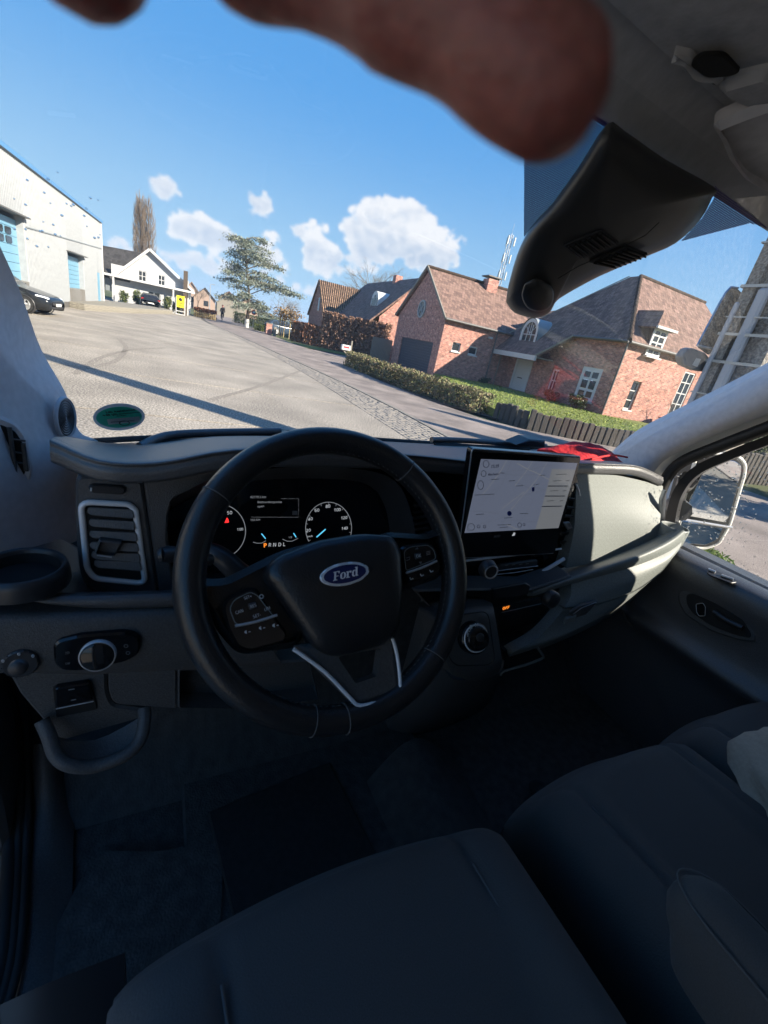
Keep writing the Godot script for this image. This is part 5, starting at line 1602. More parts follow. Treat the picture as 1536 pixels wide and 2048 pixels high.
func make_ground() -> void:
	var st := S()
	sheet(st, V2([-900, -900, 900, -900, 900, 1600, -900, 1600]), -0.06)
	struct(st, "ground", M.field)
	# concrete yard in slabs with open joints
	st = S()
	sheet(st, V2([-60, -32, 4.6, -32, 4.6, 5, 4.4, 11.5, 4.2, 15.5, 4.0, 20, 3.4, 24.7, 2.5, 32.2, 1.0, 43, 0, 53, 0, 62, -60, 62]), -0.012)
	struct(st, "yard_bed", M.joint)
	var yard := Node3D.new()
	yard.name = "yard"
	yard.set_meta("kind", "structure")
	add_child(yard)
	var vs := [-32.0, -24.5, -17.0, -9.5, -2.0, 3.2, 7.62, 11.3, 15.05, 20.4, 26.0, 33.0, 41.0, 50.0, 62.0]
	var us := [-60.0, -48.0, -36.0, -24.0, -15.0, -6.2, 9.0]
	var inner := PackedVector2Array()
	for p in V2(INNER): inner.append(p)
	inner.append(Vector2(-80, 70)); inner.append(Vector2(-80, -30))
	for i in vs.size() - 1:
		for j in us.size() - 1:
			var q := PackedVector2Array([Vector2(us[j] + 0.015, vs[i] + 0.03), Vector2(us[j + 1] - 0.015, vs[i] + 0.03), Vector2(us[j + 1] - 0.015, vs[i + 1] - 0.03), Vector2(us[j] + 0.015, vs[i + 1] - 0.03)])
			for piece in Geometry2D.intersect_polygons(q, inner):
				st = S()
				var tf := Transform3D(Basis(Vector3(cos(AZ), 0, sin(AZ)), Vector3(sin(AZ), 0, -cos(AZ)), Vector3.UP), Vector3.ZERO)
				extrude(st, piece, tf, -0.028, 0.0)
				put(st, "slab", M.concrete, yard)
	# old tyre scrubs on the concrete
	for q in [[190, 733, 226, 724, 246, 709, 251, 693, 238, 679], [150, 748, 200, 716, 262, 700, 330, 696], [420, 800, 520, 772, 600, 742]]:
		st = S()
		flat(st)
		var ln := []
		for i in range(0, q.size(), 2): ln.append(gr(q[i], q[i + 1]))
		ln = cat(ln, 6)
		for i in ln.size() - 1:
			var n: Vector2 = (ln[i + 1] - ln[i]).orthogonal().normalized() * 0.07
			quad(st, rd(ln[i].x - n.x, 0.004, ln[i].y - n.y), rd(ln[i].x + n.x, 0.004, ln[i].y + n.y), rd(ln[i + 1].x + n.x, 0.004, ln[i + 1].y + n.y), rd(ln[i + 1].x - n.x, 0.004, ln[i + 1].y - n.y))
		put(st, "tyre_mark", M.tyre_mark, yard)
	# the street
	st = S()
	var k := V2(KERB)
	var r := V2(RIGHT)
	r.reverse()
	sheet(st, k + r, 0.004)
	struct(st, "road", M.asphalt)
	# cobbled gutter between the yard and the street
	var gut := Node3D.new()
	gut.name = "gutter"
	gut.set_meta("kind", "structure")
	add_child(gut)
	st = S()
	var inn := V2(INNER)
	inn.reverse()
	sheet(st, V2(KERB.slice(0, 24)) + inn, -0.022)
	put(st, "gutter_bed", M.joint, gut)
	var rng := RandomNumberGenerator.new()
	rng.seed = 21
	var stones := []
	for m in 4:
		st = S()
		var w := 0.5 + 0.04 * m
		for z in 1:
			box(st, Vector3(0, -0.045, 0), Vector3(0.118 + 0.012 * m, 0.09, 0.168 - 0.014 * m), 0.014)
		st.generate_normals()
		stones.append(st.commit())
	var ki := cat(V2(KERB), 6)
	var ii := cat(V2(INNER), 6)
	var rest := []
	var v := 5.0
	var count := 0
	while v < 46.0:
		var a := at_v(ii, v)
		var b := at_v(ki, v)
		var n := int((b - a) / 0.135)
		for i in n:
			var u := lerpf(a + 0.03, b - 0.05, (i + 0.5) / n) + rng.randf_range(-0.008, 0.008)
			var t := Transform3D(Basis(Vector3.UP, -AZ + 0.12 + rng.randf_range(-0.09, 0.09)).rotated(Vector3(1, 0, 0), rng.randf_range(-0.05, 0.05)), rd(u, rng.randf_range(0.0, 0.012) - 0.006, v + (0.085 if i % 2 else 0.0)))
			if count < 300 and v > 8.0:
				inst(stones[rng.randi() % 4], "cobblestone", M.cobble, gut, t)
				count += 1
			else: rest.append(t)
		v += 0.178
	var mm := MultiMesh.new()
	mm.transform_format = MultiMesh.TRANSFORM_3D
	mm.mesh = stones[1]
	mm.instance_count = rest.size()
	for i in rest.size(): mm.set_instance_transform(i, rest[i])
	var mi := MultiMeshInstance3D.new()
	mi.multimesh = mm
	mi.material_override = M.cobble
	mi.name = "cobblestone"
	mi.set_meta("kind", "stuff")
	gut.add_child(mi, true)
	# flat kerb strip beside the asphalt
	st = S()
	for i in ki.size() - 1:
		if ki[i].y > 75.0 or ki[i].y < 2.0: continue
		slab(st, rd(ki[i].x - 0.02, 0.016, ki[i].y), rd(ki[i].x + 0.10, 0.016, ki[i].y), rd(ki[i + 1].x + 0.10, 0.016, ki[i + 1].y), rd(ki[i + 1].x - 0.02, 0.016, ki[i + 1].y), 0.06)
	struct(st, "kerb", M.old_concrete)
	# raised lawn, earth strip, verge
	st = S()
	flat(st)
	var lp := V2([9.75, 13.1, 10.2, 11.8, 11.5, 11.1, 13.4, 10.6, 17, 9.4, 30, 9.0, 30, 18.4, 20.8, 18.4, 20.8, 28, 14.9, 28, 14.9, 26.5, 10.6, 20.0])
	for q in [[0.30, lp]]:
		sheet(st, q[1], q[0])
		for i in q[1].size():
			var a: Vector2 = q[1][i]
			var b: Vector2 = q[1][(i + 1) % q[1].size()]
			quad(st, rd(a.x, 0.30, a.y), rd(b.x, 0.30, b.y), rd(b.x, -0.05, b.y), rd(a.x, -0.05, a.y))
	struct(st, "lawn", M.turf)
	st = S()
	sheet(st, V2([8.0, 15.0, 9.7, 12.6, 10.4, 14, 9.6, 20, 9.3, 26, 7.75, 26, 7.7, 20]), 0.010)
	struct(st, "hedge_bed", M.earth)
	st = S()
	sheet(st, V2([7.75, 26.0, 14.9, 28.2, 14.9, 36, 9.2, 35.2, 7.6, 35.4]), 0.007)
	struct(st, "driveway", M.asphalt)
	st = S()
	sheet(st, V2([7.6, 36.0, 13.6, 37.2, 13.6, 39.4, 7.0, 41.2]), 0.012)
	struct(st, "verge", M.turf)
	st = S()
	sheet(st, V2([5.3, 2.75, 6.2, 2.7, 6.5, 3.2, 6.3, 4.2, 5.5, 4.4]), 0.02)
	struct(st, "pole_verge", M.turf)
	var gp_ := PackedVector3Array()
	for i in 2600:
		var a := rng.randf() * TAU
		var rr := sqrt(rng.randf())
		gp_.append(rd(5.95 + cos(a) * rr * 0.6, 0.03 + rng.randf() * 0.05, 3.45 + sin(a) * rr * 0.85))
	var go := inst(leaves(gp_, 0.022, rng, [Color(0.12, 0.20, 0.03), Color(0.18, 0.24, 0.05), Color(0.08, 0.14, 0.02)], 3.5), "grass", M.leaf, self)
	tag(go, "tuft of green grass round the foot of the concrete pole", "grass", "", "stuff")
	gp_ = PackedVector3Array()
	for i in 9000:
		var q := Vector2(rng.randf_range(9.8, 21.0), rng.randf_range(10.5, 28))
		if Geometry2D.is_point_in_polygon(q, PackedVector2Array(lp)): gp_.append(rd(q.x, 0.30 + rng.randf() * 0.05, q.y))
	go = inst(leaves(gp_, 0.05, rng, [Color(0.26, 0.32, 0.06), Color(0.30, 0.35, 0.08), Color(0.20, 0.27, 0.05)], 1.6), "grass", M.leaf, self)
	tag(go, "short bright green grass on the raised lawn before the brick house", "grass", "", "stuff")
func at_v(line_: Array, v: float) -> float:
	for i in line_.size() - 1:
		if line_[i + 1].y >= v: return lerpf(line_[i].x, line_[i + 1].x, (v - line_[i].y) / maxf(line_[i + 1].y - line_[i].y, 0.001))
	return line_[-1].x

# ---------- buildings ----------
# In a building's own axes x is u, z is -v, counted from its base point.
func site(called: String, label: String, category: String, u: float, v: float, group := "", y := 0.0) -> Node3D:
	return thing(called, label, category, rd(u, y, v), -AZ, group)
# wall in the plane u = const (axis 0) or v = const (axis 1), from a to b along it, y0..y1, with rectangular holes [a, b, y0, y1]; o is the site's (u, v)
func wall(st: SurfaceTool, o: Vector2, axis: int, at: float, a: float, b: float, y0: float, y1: float, holes: Array, thick: float) -> void:
	var xs := [a, b]
	var ys := [y0, y1]
	for h in holes:
		xs.append(h[0]); xs.append(h[1]); ys.append(h[2]); ys.append(h[3])
	xs.sort()
	ys.sort()
	var P := func(s: float, y: float, d: float) -> Vector3:
		return Vector3(at + d - o.x, y, -(s - o.y)) if axis == 0 else Vector3(s - o.x, y, -(at + d - o.y))
	flat(st)
	for i in xs.size() - 1:
		for j in ys.size() - 1:
			if xs[i + 1] - xs[i] < 1e-4 or ys[j + 1] - ys[j] < 1e-4: continue
			var cx: float = (xs[i] + xs[i + 1]) * 0.5
			var cy: float = (ys[j] + ys[j + 1]) * 0.5
			if holes.any(func(h): return cx > h[0] and cx < h[1] and cy > h[2] and cy < h[3]): continue
			quad(st, P.call(xs[i], ys[j], 0), P.call(xs[i + 1], ys[j], 0), P.call(xs[i + 1], ys[j + 1], 0), P.call(xs[i], ys[j + 1], 0))
	for h in holes:
		quad(st, P.call(h[0], h[2], 0), P.call(h[0], h[3], 0), P.call(h[0], h[3], thick), P.call(h[0], h[2], thick))
		quad(st, P.call(h[1], h[2], 0), P.call(h[1], h[3], 0), P.call(h[1], h[3], thick), P.call(h[1], h[2], thick))
		quad(st, P.call(h[0], h[3], 0), P.call(h[1], h[3], 0), P.call(h[1], h[3], thick), P.call(h[0], h[3], thick))
		quad(st, P.call(h[0], h[2], 0), P.call(h[1], h[2], 0), P.call(h[1], h[2], thick), P.call(h[0], h[2], thick))
# a window set d deep in a hole: frame with bars, panes behind
func window(parent: Node3D, o: Vector2, axis: int, at: float, h: Array, d: float, nx: int, ny: int, fw := 0.07, sill := true, pane := "pane_dark") -> MeshInstance3D:
	var P := func(s: float, y: float, e: float) -> Vector3:
		return Vector3(at + e - o.x, y, -(s - o.y)) if axis == 0 else Vector3(s - o.x, y, -(at + e - o.y))
	var st := S()
	var t := 0.06
	var B := func(s0: float, s1: float, y0: float, y1: float, e: float, th: float) -> void:
		var a: Vector3 = P.call(s0, y0, e)
		var b: Vector3 = P.call(s1, y1, e + th)
		box(st, (a + b) * 0.5, (b - a).abs())
	B.call(h[0], h[0] + fw, h[2], h[3], d, t)
	B.call(h[1] - fw, h[1], h[2], h[3], d, t)
	B.call(h[0] + fw, h[1] - fw, h[2], h[2] + fw, d, t)
	B.call(h[0] + fw, h[1] - fw, h[3] - fw, h[3], d, t)
	for i in range(1, nx):
		var x := lerpf(h[0], h[1], float(i) / nx)
		B.call(x - fw * 0.3, x + fw * 0.3, h[2] + fw, h[3] - fw, d + 0.008, t * 0.7)
	for i in range(1, ny):
		var y := lerpf(h[2], h[3], float(i) / ny)
		B.call(h[0] + fw, h[1] - fw, y - fw * 0.3, y + fw * 0.3, d + 0.011, t * 0.7)
	if sill: B.call(h[0] - 0.05, h[1] + 0.05, h[2] - 0.08, h[2] - 0.004, d - 0.16, 0.22)
	var w := put(st, "window", M.white_paint, parent)
	for i in nx:
		for j in ny:
			st = S()
			flat(st)
			var s0: float = lerpf(h[0] + fw, h[1] - fw, float(i) / nx) + 0.01
			var s1: float = lerpf(h[0] + fw, h[1] - fw, (i + 1.0) / nx) - 0.01
			var y0: float = lerpf(h[2] + fw, h[3] - fw, float(j) / ny) + 0.01
			var y1: float = lerpf(h[2] + fw, h[3] - fw, (j + 1.0) / ny) - 0.01
			quad(st, P.call(s0, y0, d + 0.035), P.call(s1, y0, d + 0.035), P.call(s1, y1, d + 0.035), P.call(s0, y1, d + 0.035))
			put(st, "pane", M[pane], w)
	return w
func ob(st: SurfaceTool, o: Vector2, u0: float, u1: float, y0: float, y1: float, v0: float, v1: float, bv := 0.0) -> void:   # a box in street coordinates
	box(st, Vector3((u0 + u1) * 0.5 - o.x, (y0 + y1) * 0.5, -((v0 + v1) * 0.5 - o.y)), Vector3(absf(u1 - u0), absf(y1 - y0), absf(v1 - v0)), bv)
func L(o: Vector2, u: float, y: float, v: float) -> Vector3:
	return Vector3(u - o.x, y, -(v - o.y))
func part_box(parent: Node3D, called: String, m: String, o: Vector2, u0: float, u1: float, y0: float, y1: float, v0: float, v1: float, bv := 0.0) -> MeshInstance3D:
	var st := S()
	ob(st, o, u0, u1, y0, y1, v0, v1, bv)
	return put(st, called, M[m], parent)
func pipe(parent: Node3D, called: String, m: String, pts: Array, r: float) -> MeshInstance3D:
	var st := S()
	tube(st, pts, r, 8)
	return put(st, called, M[m], parent)

func make_outdoors() -> void:
	brick_house()
	old_house()
	warehouse()
	white_house()
	far_things()
	plants()
	pole()
	cars()

func brick_house() -> void:
	var o := Vector2(20.8, 24.0)
	var h := site("brick_house", "red brick house with hipped brown roof, white door and navy garage door", "house", o.x, o.y)
	var st := S()
	var hw := [[[19.34, 20.86, 0.78, 2.66], [22.66, 23.3, 0.78, 2.22], [25.3, 27.1, 0.08, 2.42]], [[22.3, 22.98, 0.82, 2.42], [26.1, 27.1, 0.4, 3.55]], [[15.82, 16.48, 2.0, 2.58], [17.2, 17.9, 2.0, 2.56]], [[29.0, 34.7, 0.1, 2.28]]]
	wall(st, o, 0, 20.8, 18.4, 28.0, 0.0, 4.3, hw[0], 0.22)
	wall(st, o, 1, 18.4, 20.8, 30.5, 0.0, 4.3, hw[1], 0.22)
	wall(st, o, 1, 28.0, 14.86, 20.8, 0.0, 4.0, hw[2], 0.2)
	wall(st, o, 0, 14.86, 28.0, 36.2, 0.0, 4.0, hw[3], 0.2)
	flat(st)
	tri(st, L(o, 14.86, 4.0, 28.0), L(o, 14.86, 4.0, 36.2), L(o, 14.86, 7.1, 32.1))
	wall(st, o, 1, 36.2, 14.86, 20.8, 0.0, 4.0, [], 0.2)
	wall(st, o, 0, 30.5, 18.4, 29.0, 0.0, 4.3, [], 0.2)
	put(st, "wall", M.brick, h)
	# windows of the main block
	var w := window(h, o, 0, 20.8, [19.34, 20.86, 0.78, 2.66], 0.03, 2, 3, 0.22)
	window(h, o, 0, 20.8, [22.66, 23.3, 0.78, 2.22], 0.1, 2, 2, 0.09)
	window(h, o, 1, 18.4, [22.3, 22.98, 0.82, 2.42], 0.12, 1, 3, 0.09)
	window(h, o, 1, 18.4, [26.1, 27.1, 0.4, 3.55], 0.04, 2, 5, 0.1)
	for q in [[15.82, 16.48, 2.0, 2.58], [17.2, 17.9, 2.0, 2.56]]: window(h, o, 1, 28.0, q, 0.08, 1, 1, 0.06)
	# front door
	st = S()
	ob(st, o, 20.74, 20.90, 0.05, 2.42, 25.3, 25.52)
	ob(st, o, 20.74, 20.90, 0.05, 2.42, 26.88, 27.1)
	ob(st, o, 20.74, 20.90, 2.24, 2.42, 25.52, 26.88)
	ob(st, o, 20.79, 20.87, 0.05, 2.24, 25.52, 26.88)
	var dr := put(st, "door", M.white_paint, h)
	part_box(dr, "door_handle", "ink_black", o, 20.72, 20.79, 1.16, 1.22, 26.0, 26.45)
	part_box(dr, "door_step", "old_concrete", o, 20.2, 20.8, -0.05, 0.36, 25.2, 27.2)
	# garage door of boards
	var gd := node("garage_door", h)
	for i in 12: part_box(gd, "board", "door_navy", o, 14.94, 15.0, 0.1 + i * 0.182, 0.1 + i * 0.182 + 0.172, 29.0, 34.7, 0.012)
	part_box(gd, "door_shade_plate", "door_navy", o, 15.01, 15.05, 0.1, 2.28, 29.0, 34.7)  # dark plate behind the boards, put in to stand for shade
	# round window in the gable
	var rw := node("round_window", h, Transform3D(Basis(Vector3(0, 0, -1), Vector3.UP, Vector3.RIGHT), L(o, 14.80, 4.4, 32.0)))
	st = S()
	lathe(st, [Vector2(0.62, 0.1), Vector2(0.62, -0.02), Vector2(0.5, -0.02), Vector2(0.5, 0.1)], Transform3D(), 28, true)
	for k in 2:
		box(st, Vector3(0, 0, 0.01), Vector3(1.02, 0.06, 0.04), 0.0, Basis(Vector3(0, 0, 1), PI / 4 + k * PI / 2))
	put(st, "frame", M.zinc, rw)
	st = S()
	lathe(st, [Vector2(0, 0.04), Vector2(0.5, 0.04)], Transform3D(), 28)
	put(st, "pane", M.pane_pale, rw)
	# roofs: garage ridge runs along u, the hipped block has its ridge along u too
	var roof := node("roof", h)
	st = S()
	slab(st, L(o, 14.7, 3.88, 27.75), L(o, 22.6, 3.88, 27.75), L(o, 22.6, 7.16, 32.1), L(o, 14.7, 7.16, 32.1), 0.14)
	slab(st, L(o, 14.7, 3.88, 36.45), L(o, 24.0, 3.88, 36.45), L(o, 24.0, 7.16, 32.1), L(o, 14.7, 7.16, 32.1), 0.14)
	# hipped block: eaves at 4.3, apex and ridge at 8.5
	var A := L(o, 24.7, 8.45, 22.75)
	var B := L(o, 31.2, 8.3, 22.75)
	slab(st, L(o, 20.55, 4.22, 18.15), L(o, 31.4, 4.22, 18.15), B, A, 0.14)
	slab(st, L(o, 20.55, 4.22, 22.1), L(o, 20.55, 4.22, 18.15), A, L(o, 24.7, 8.43, 23.4), 0.14)
	slab(st, L(o, 19.3, 2.72, 30.2), L(o, 19.3, 2.72, 23.5), L(o, 24.7, 8.43, 23.4), L(o, 24.7, 8.43, 23.5), 0.14)
	slab(st, L(o, 19.3, 2.72, 23.5), L(o, 20.55, 4.22, 22.1), L(o, 24.7, 8.43, 23.4), L(o, 24.7, 8.43, 23.42), 0.14)
	slab(st, L(o, 19.3, 2.70, 30.2), L(o, 24.7, 7.9, 24.4), L(o, 30.0, 7.9, 30.2), L(o, 25.0, 6.0, 34.0), 0.14)
	put(st, "tiles", M.tiles_brown, roof)
	for q in [[A, L(o, 20.5, 4.3, 18.1)], [A, B], [L(o, 14.68, 7.2, 32.1), L(o, 22.6, 7.2, 32.1)]]:
		var n := int(q[0].distance_to(q[1]) / 0.42)
		for i in n:          # half-round ridge tiles, each lapping the next
			st = S()
			tube(st, [q[0].lerp(q[1], float(i) / n), q[0].lerp(q[1], (i + 1.06) / n)], [0.105, 0.12], 8)
			put(st, "ridge_tile", M.tiles_orange, roof)
	for q in [[L(o, 14.66, 3.86, 27.7), L(o, 14.66, 7.2, 32.1), 0.09, 0.16], [L(o, 14.66, 3.86, 36.5), L(o, 14.66, 7.2, 32.1), 0.09, 0.16], [L(o, 19.26, 2.74, 23.46), L(o, 20.5, 4.26, 22.06), 0.08, 0.1], [L(o, 24.6, 8.44, 23.5), L(o, 19.4, 3.3, 28.6), 0.06, 0.06]]:
		st = S()
		bar(st, q[0], q[1], q[2], q[3])
		put(st, "verge_board", M.pale_wood, roof)
	# garage wing chimney
	st = S()
	ob(st, o, 19.5, 20.4, 6.2, 7.5, 31.4, 32.2)
	var ch := put(st, "chimney", M.brick, h)
	part_box(ch, "chimney_cap", "gutter_grey", o, 19.35, 20.55, 7.62, 7.70, 31.3, 32.3)
	for x in [19.5, 20.35]: part_box(ch, "cap_leg", "gutter_grey", o, x, x + 0.06, 7.5, 7.62, 31.5, 31.56)
	# gutters and down pipes
	pipe(h, "rain_gutter", "gutter_grey", [L(o, 14.7, 3.86, 27.7), L(o, 19.6, 3.86, 27.7)], 0.08)
	pipe(h, "rain_gutter", "gutter_grey", [L(o, 20.6, 4.2, 18.08), L(o, 31.0, 4.2, 18.08)], 0.08)
	pipe(h, "rain_gutter", "gutter_grey", [L(o, 20.48, 4.2, 18.1), L(o, 20.48, 4.2, 22.2)], 0.07)
	pipe(h, "down_pipe", "gutter_grey", [L(o, 20.72, 4.2, 18.3), L(o, 20.72, 0.2, 18.3)], 0.055)
	pipe(h, "down_pipe", "gutter_grey", [L(o, 19.1, 3.8, 27.9), L(o, 19.1, 0.2, 27.9)], 0.05)
	pipe(h, "down_pipe", "pale_wood", [L(o, 19.9, 2.6, 27.9), L(o, 19.9, 0.2, 27.9)], 0.04)
	# porch fascia
	part_box(h, "fascia", "white_paint", o, 19.2, 19.34, 2.42, 2.72, 23.4, 30.3)
	part_box(h, "soffit", "pale_wood", o, 19.34, 20.8, 2.6, 2.68, 23.5, 28.0)
	# arched zinc dormer over the door
	var dm := node("dormer", h)
	st = S()
	var arch := []
	for i in 13:
		var a := PI * i / 12
		arch.append(Vector2(cos(a) * 0.86, 4.05 + sin(a) * 0.95))
	var pr := PackedVector2Array([Vector2(-0.86, 3.05), Vector2(0.86, 3.05)])
	for q in arch: pr.append(q)
	var inp := PackedVector2Array([Vector2(-0.66, 3.22), Vector2(0.66, 3.22)])
	for q in arch: inp.append(Vector2(q.x * 0.77, 4.05 + (q.y - 4.05) * 0.77))
	var tf := Transform3D(Basis(Vector3(0, 0, -1), Vector3.UP, Vector3.RIGHT), L(o, 20.1, 0, 25.8))   # local x runs along v, z along u
	var g := []
	flat(st)
	for i in pr.size():
		var j := (i + 1) % pr.size()
		quad(st, tf * Vector3(pr[i].x, pr[i].y, 0), tf * Vector3(pr[j].x, pr[j].y, 0), tf * Vector3(inp[j].x, inp[j].y, 0), tf * Vector3(inp[i].x, inp[i].y, 0))
		quad(st, tf * Vector3(inp[i].x, inp[i].y, 0), tf * Vector3(inp[j].x, inp[j].y, 0), tf * Vector3(inp[j].x, inp[j].y, 0.1), tf * Vector3(inp[i].x, inp[i].y, 0.1))
	for x in [-0.22, 0.22]: box(st, tf * Vector3(x, 3.92, 0.03), tf.basis * Vector3(0.05, 1.4, 0.04))
	for y in [3.55, 4.0]: box(st, tf * Vector3(0, y, 0.035), tf.basis * Vector3(1.3, 0.05, 0.04))
	for a in [0.7, 1.57, 2.44]: bar(st, tf * Vector3(0, 4.05, 0.045), tf * Vector3(cos(a) * 0.66, 4.05 + sin(a) * 0.7, 0.045), 0.05, 0.03)
	box(st, tf * Vector3(0, 3.0, -0.05), tf.basis * Vector3(1.9, 0.12, 0.3))
	put(st, "frame", M.white_paint, dm)
	st = S()
	extrude(st, inp, tf, 0.06, 0.08)
	put(st, "pane", M.pane_dark, dm)
	st = S()
	var hood := []
	for z in [-0.06, 2.3]:
		var r := []
		for q in arch: r.append(tf * Vector3(q.x * 1.06, 4.05 + (q.y - 4.05) * 1.06, z))
		hood.append(r)
	grid(st, hood)
	for s in [-1, 1]: quad(st, tf * Vector3(0.9 * s, 3.0, 0.02), tf * Vector3(0.9 * s, 4.1, 0.02), tf * Vector3(0.9 * s, 4.1, 2.2), tf * Vector3(0.9 * s, 3.0, 1.0))
	put(st, "hood", M.zinc, dm)
	# small dormer that breaks the eaves on the sunny side
	var d2 := node("wall_dormer", h)
	st = S()
	ob(st, o, 22.15, 23.35, 4.0, 5.25, 18.5, 20.2)
	put(st, "cheek", M.tiles_brown, d2)
	window(d2, o, 1, 18.26, [22.2, 23.3, 3.8, 5.2], 0.0, 2, 4, 0.13)
	st = S()
	slab(st, L(o, 21.95, 5.2, 18.0), L(o, 21.95, 5.2, 20.6), L(o, 22.75, 6.15, 20.9), L(o, 22.75, 6.15, 18.6), 0.08)
	slab(st, L(o, 23.55, 5.2, 18.0), L(o, 23.55, 5.2, 20.6), L(o, 22.75, 6.15, 20.9), L(o, 22.75, 6.15, 18.6), 0.08)
	slab(st, L(o, 21.95, 5.2, 18.0), L(o, 23.55, 5.2, 18.0), L(o, 22.76, 6.15, 18.6), L(o, 22.74, 6.15, 18.6), 0.06)
	put(st, "hood", M.tiles_brown, d2)
	part_box(d2, "eaves_board", "white_paint", o, 21.95, 23.55, 5.16, 5.28, 17.93, 18.05)
	part_box(h, "wall_lamp", "white_paint", o, 18.5, 18.75, 3.3, 3.42, 27.8, 28.0)

func old_house() -> void:
	var o := Vector2(16.0, 46.0)
	var h := site("brick_house", "brick house with white arched dormer and orange gable wing behind the brown hedge", "house", o.x, o.y)
	var st := S()
	flat(st)
	# main block: ridge along v at u 18, its sunlit gable at v 39.5
	wall(st, o, 1, 39.5, 14.4, 22.0, 0.0, 3.6, [], 0.2)
	tri(st, L(o, 14.4, 3.6, 39.5), L(o, 22.0, 3.6, 39.5), L(o, 18.0, 7.4, 39.5))
	wall(st, o, 0, 13.9, 39.5, 56.0, 0.0, 3.1, [], 0.2)
	# wing: gable towards the street at u 12
	wall(st, o, 0, 12.0, 50.3, 58.0, 0.0, 3.0, [], 0.2)
	tri(st, L(o, 12.0, 3.0, 50.3), L(o, 12.0, 3.0, 58.0), L(o, 12.0, 6.45, 54.2))
	wall(st, o, 1, 50.3, 12.0, 17.0, 0.0, 3.0, [], 0.2)
	put(st, "wall", M.brick, h)
	part_box(h, "window", "pane_dark", o, 11.96, 12.05, 3.3, 4.7, 52.9, 53.6)
	var roof := node("roof", h)
	st = S()
	slab(st, L(o, 13.4, 3.1, 39.2), L(o, 13.4, 3.1, 56.5), L(o, 18.0, 7.55, 55.5), L(o, 18.0, 7.55, 39.2), 0.14)
	slab(st, L(o, 22.6, 3.1, 39.2), L(o, 22.6, 3.1, 56.5), L(o, 18.0, 7.55, 55.5), L(o, 18.0, 7.55, 39.2), 0.14)
	slab(st, L(o, 13.4, 3.1, 56.5), L(o, 22.6, 3.1, 56.5), L(o, 18.0, 7.55, 55.5), L(o, 17.99, 7.55, 55.5), 0.1)
	put(st, "tiles", M.tiles_brown, roof)
	st = S()
	slab(st, L(o, 11.8, 2.85, 50.0), L(o, 17.5, 2.85, 50.0), L(o, 17.5, 6.55, 54.2), L(o, 11.8, 6.55, 54.2), 0.14)
	slab(st, L(o, 11.8, 2.85, 58.3), L(o, 17.5, 2.85, 58.3), L(o, 17.5, 6.55, 54.2), L(o, 11.8, 6.55, 54.2), 0.14)
	put(st, "wing_tiles", M.tiles_orange, roof)
	st = S()
	for i in 24:      # rows of pantiles as real ribs
		var x := 11.9 + i * 0.236
		tube(st, [L(o, x, 2.92, 50.05), L(o, x, 6.55, 54.15)], 0.055, 5)
	put(st, "pantile_ribs", M.tiles_orange, roof)
	st = S()
	ob(st, o, 17.6, 18.3, 6.9, 7.95, 45.5, 46.3)
	var c := put(st, "chimney", M.brick, h)
	var dm := node("dormer", h)
	var tf := Transform3D(Basis(Vector3(0, 0, -1), Vector3.UP, Vector3.RIGHT), L(o, 14.9, 0, 43.0))
	st = S()
	var fr := PackedVector2Array([Vector2(-1.0, 4.1), Vector2(1.0, 4.1)])
	for i in 9: fr.append(Vector2(cos(PI * i / 8), 4.9 + sin(PI * i / 8) * 0.95))
	extrude(st, fr, tf, 0.0, 2.6)
	put(st, "cheek", M.white_paint, dm)
	st = S()
	for k in 3: extrude(st, PackedVector2Array([Vector2(-0.8 + k * 0.55, 4.25), Vector2(-0.32 + k * 0.55, 4.25), Vector2(-0.32 + k * 0.55, 5.2 + (0.3 if k == 1 else 0.0)), Vector2(-0.8 + k * 0.55, 5.2 + (0.3 if k == 1 else 0.0))]), tf, -0.03, -0.01)
	put(st, "pane", M.pane_dark, dm)

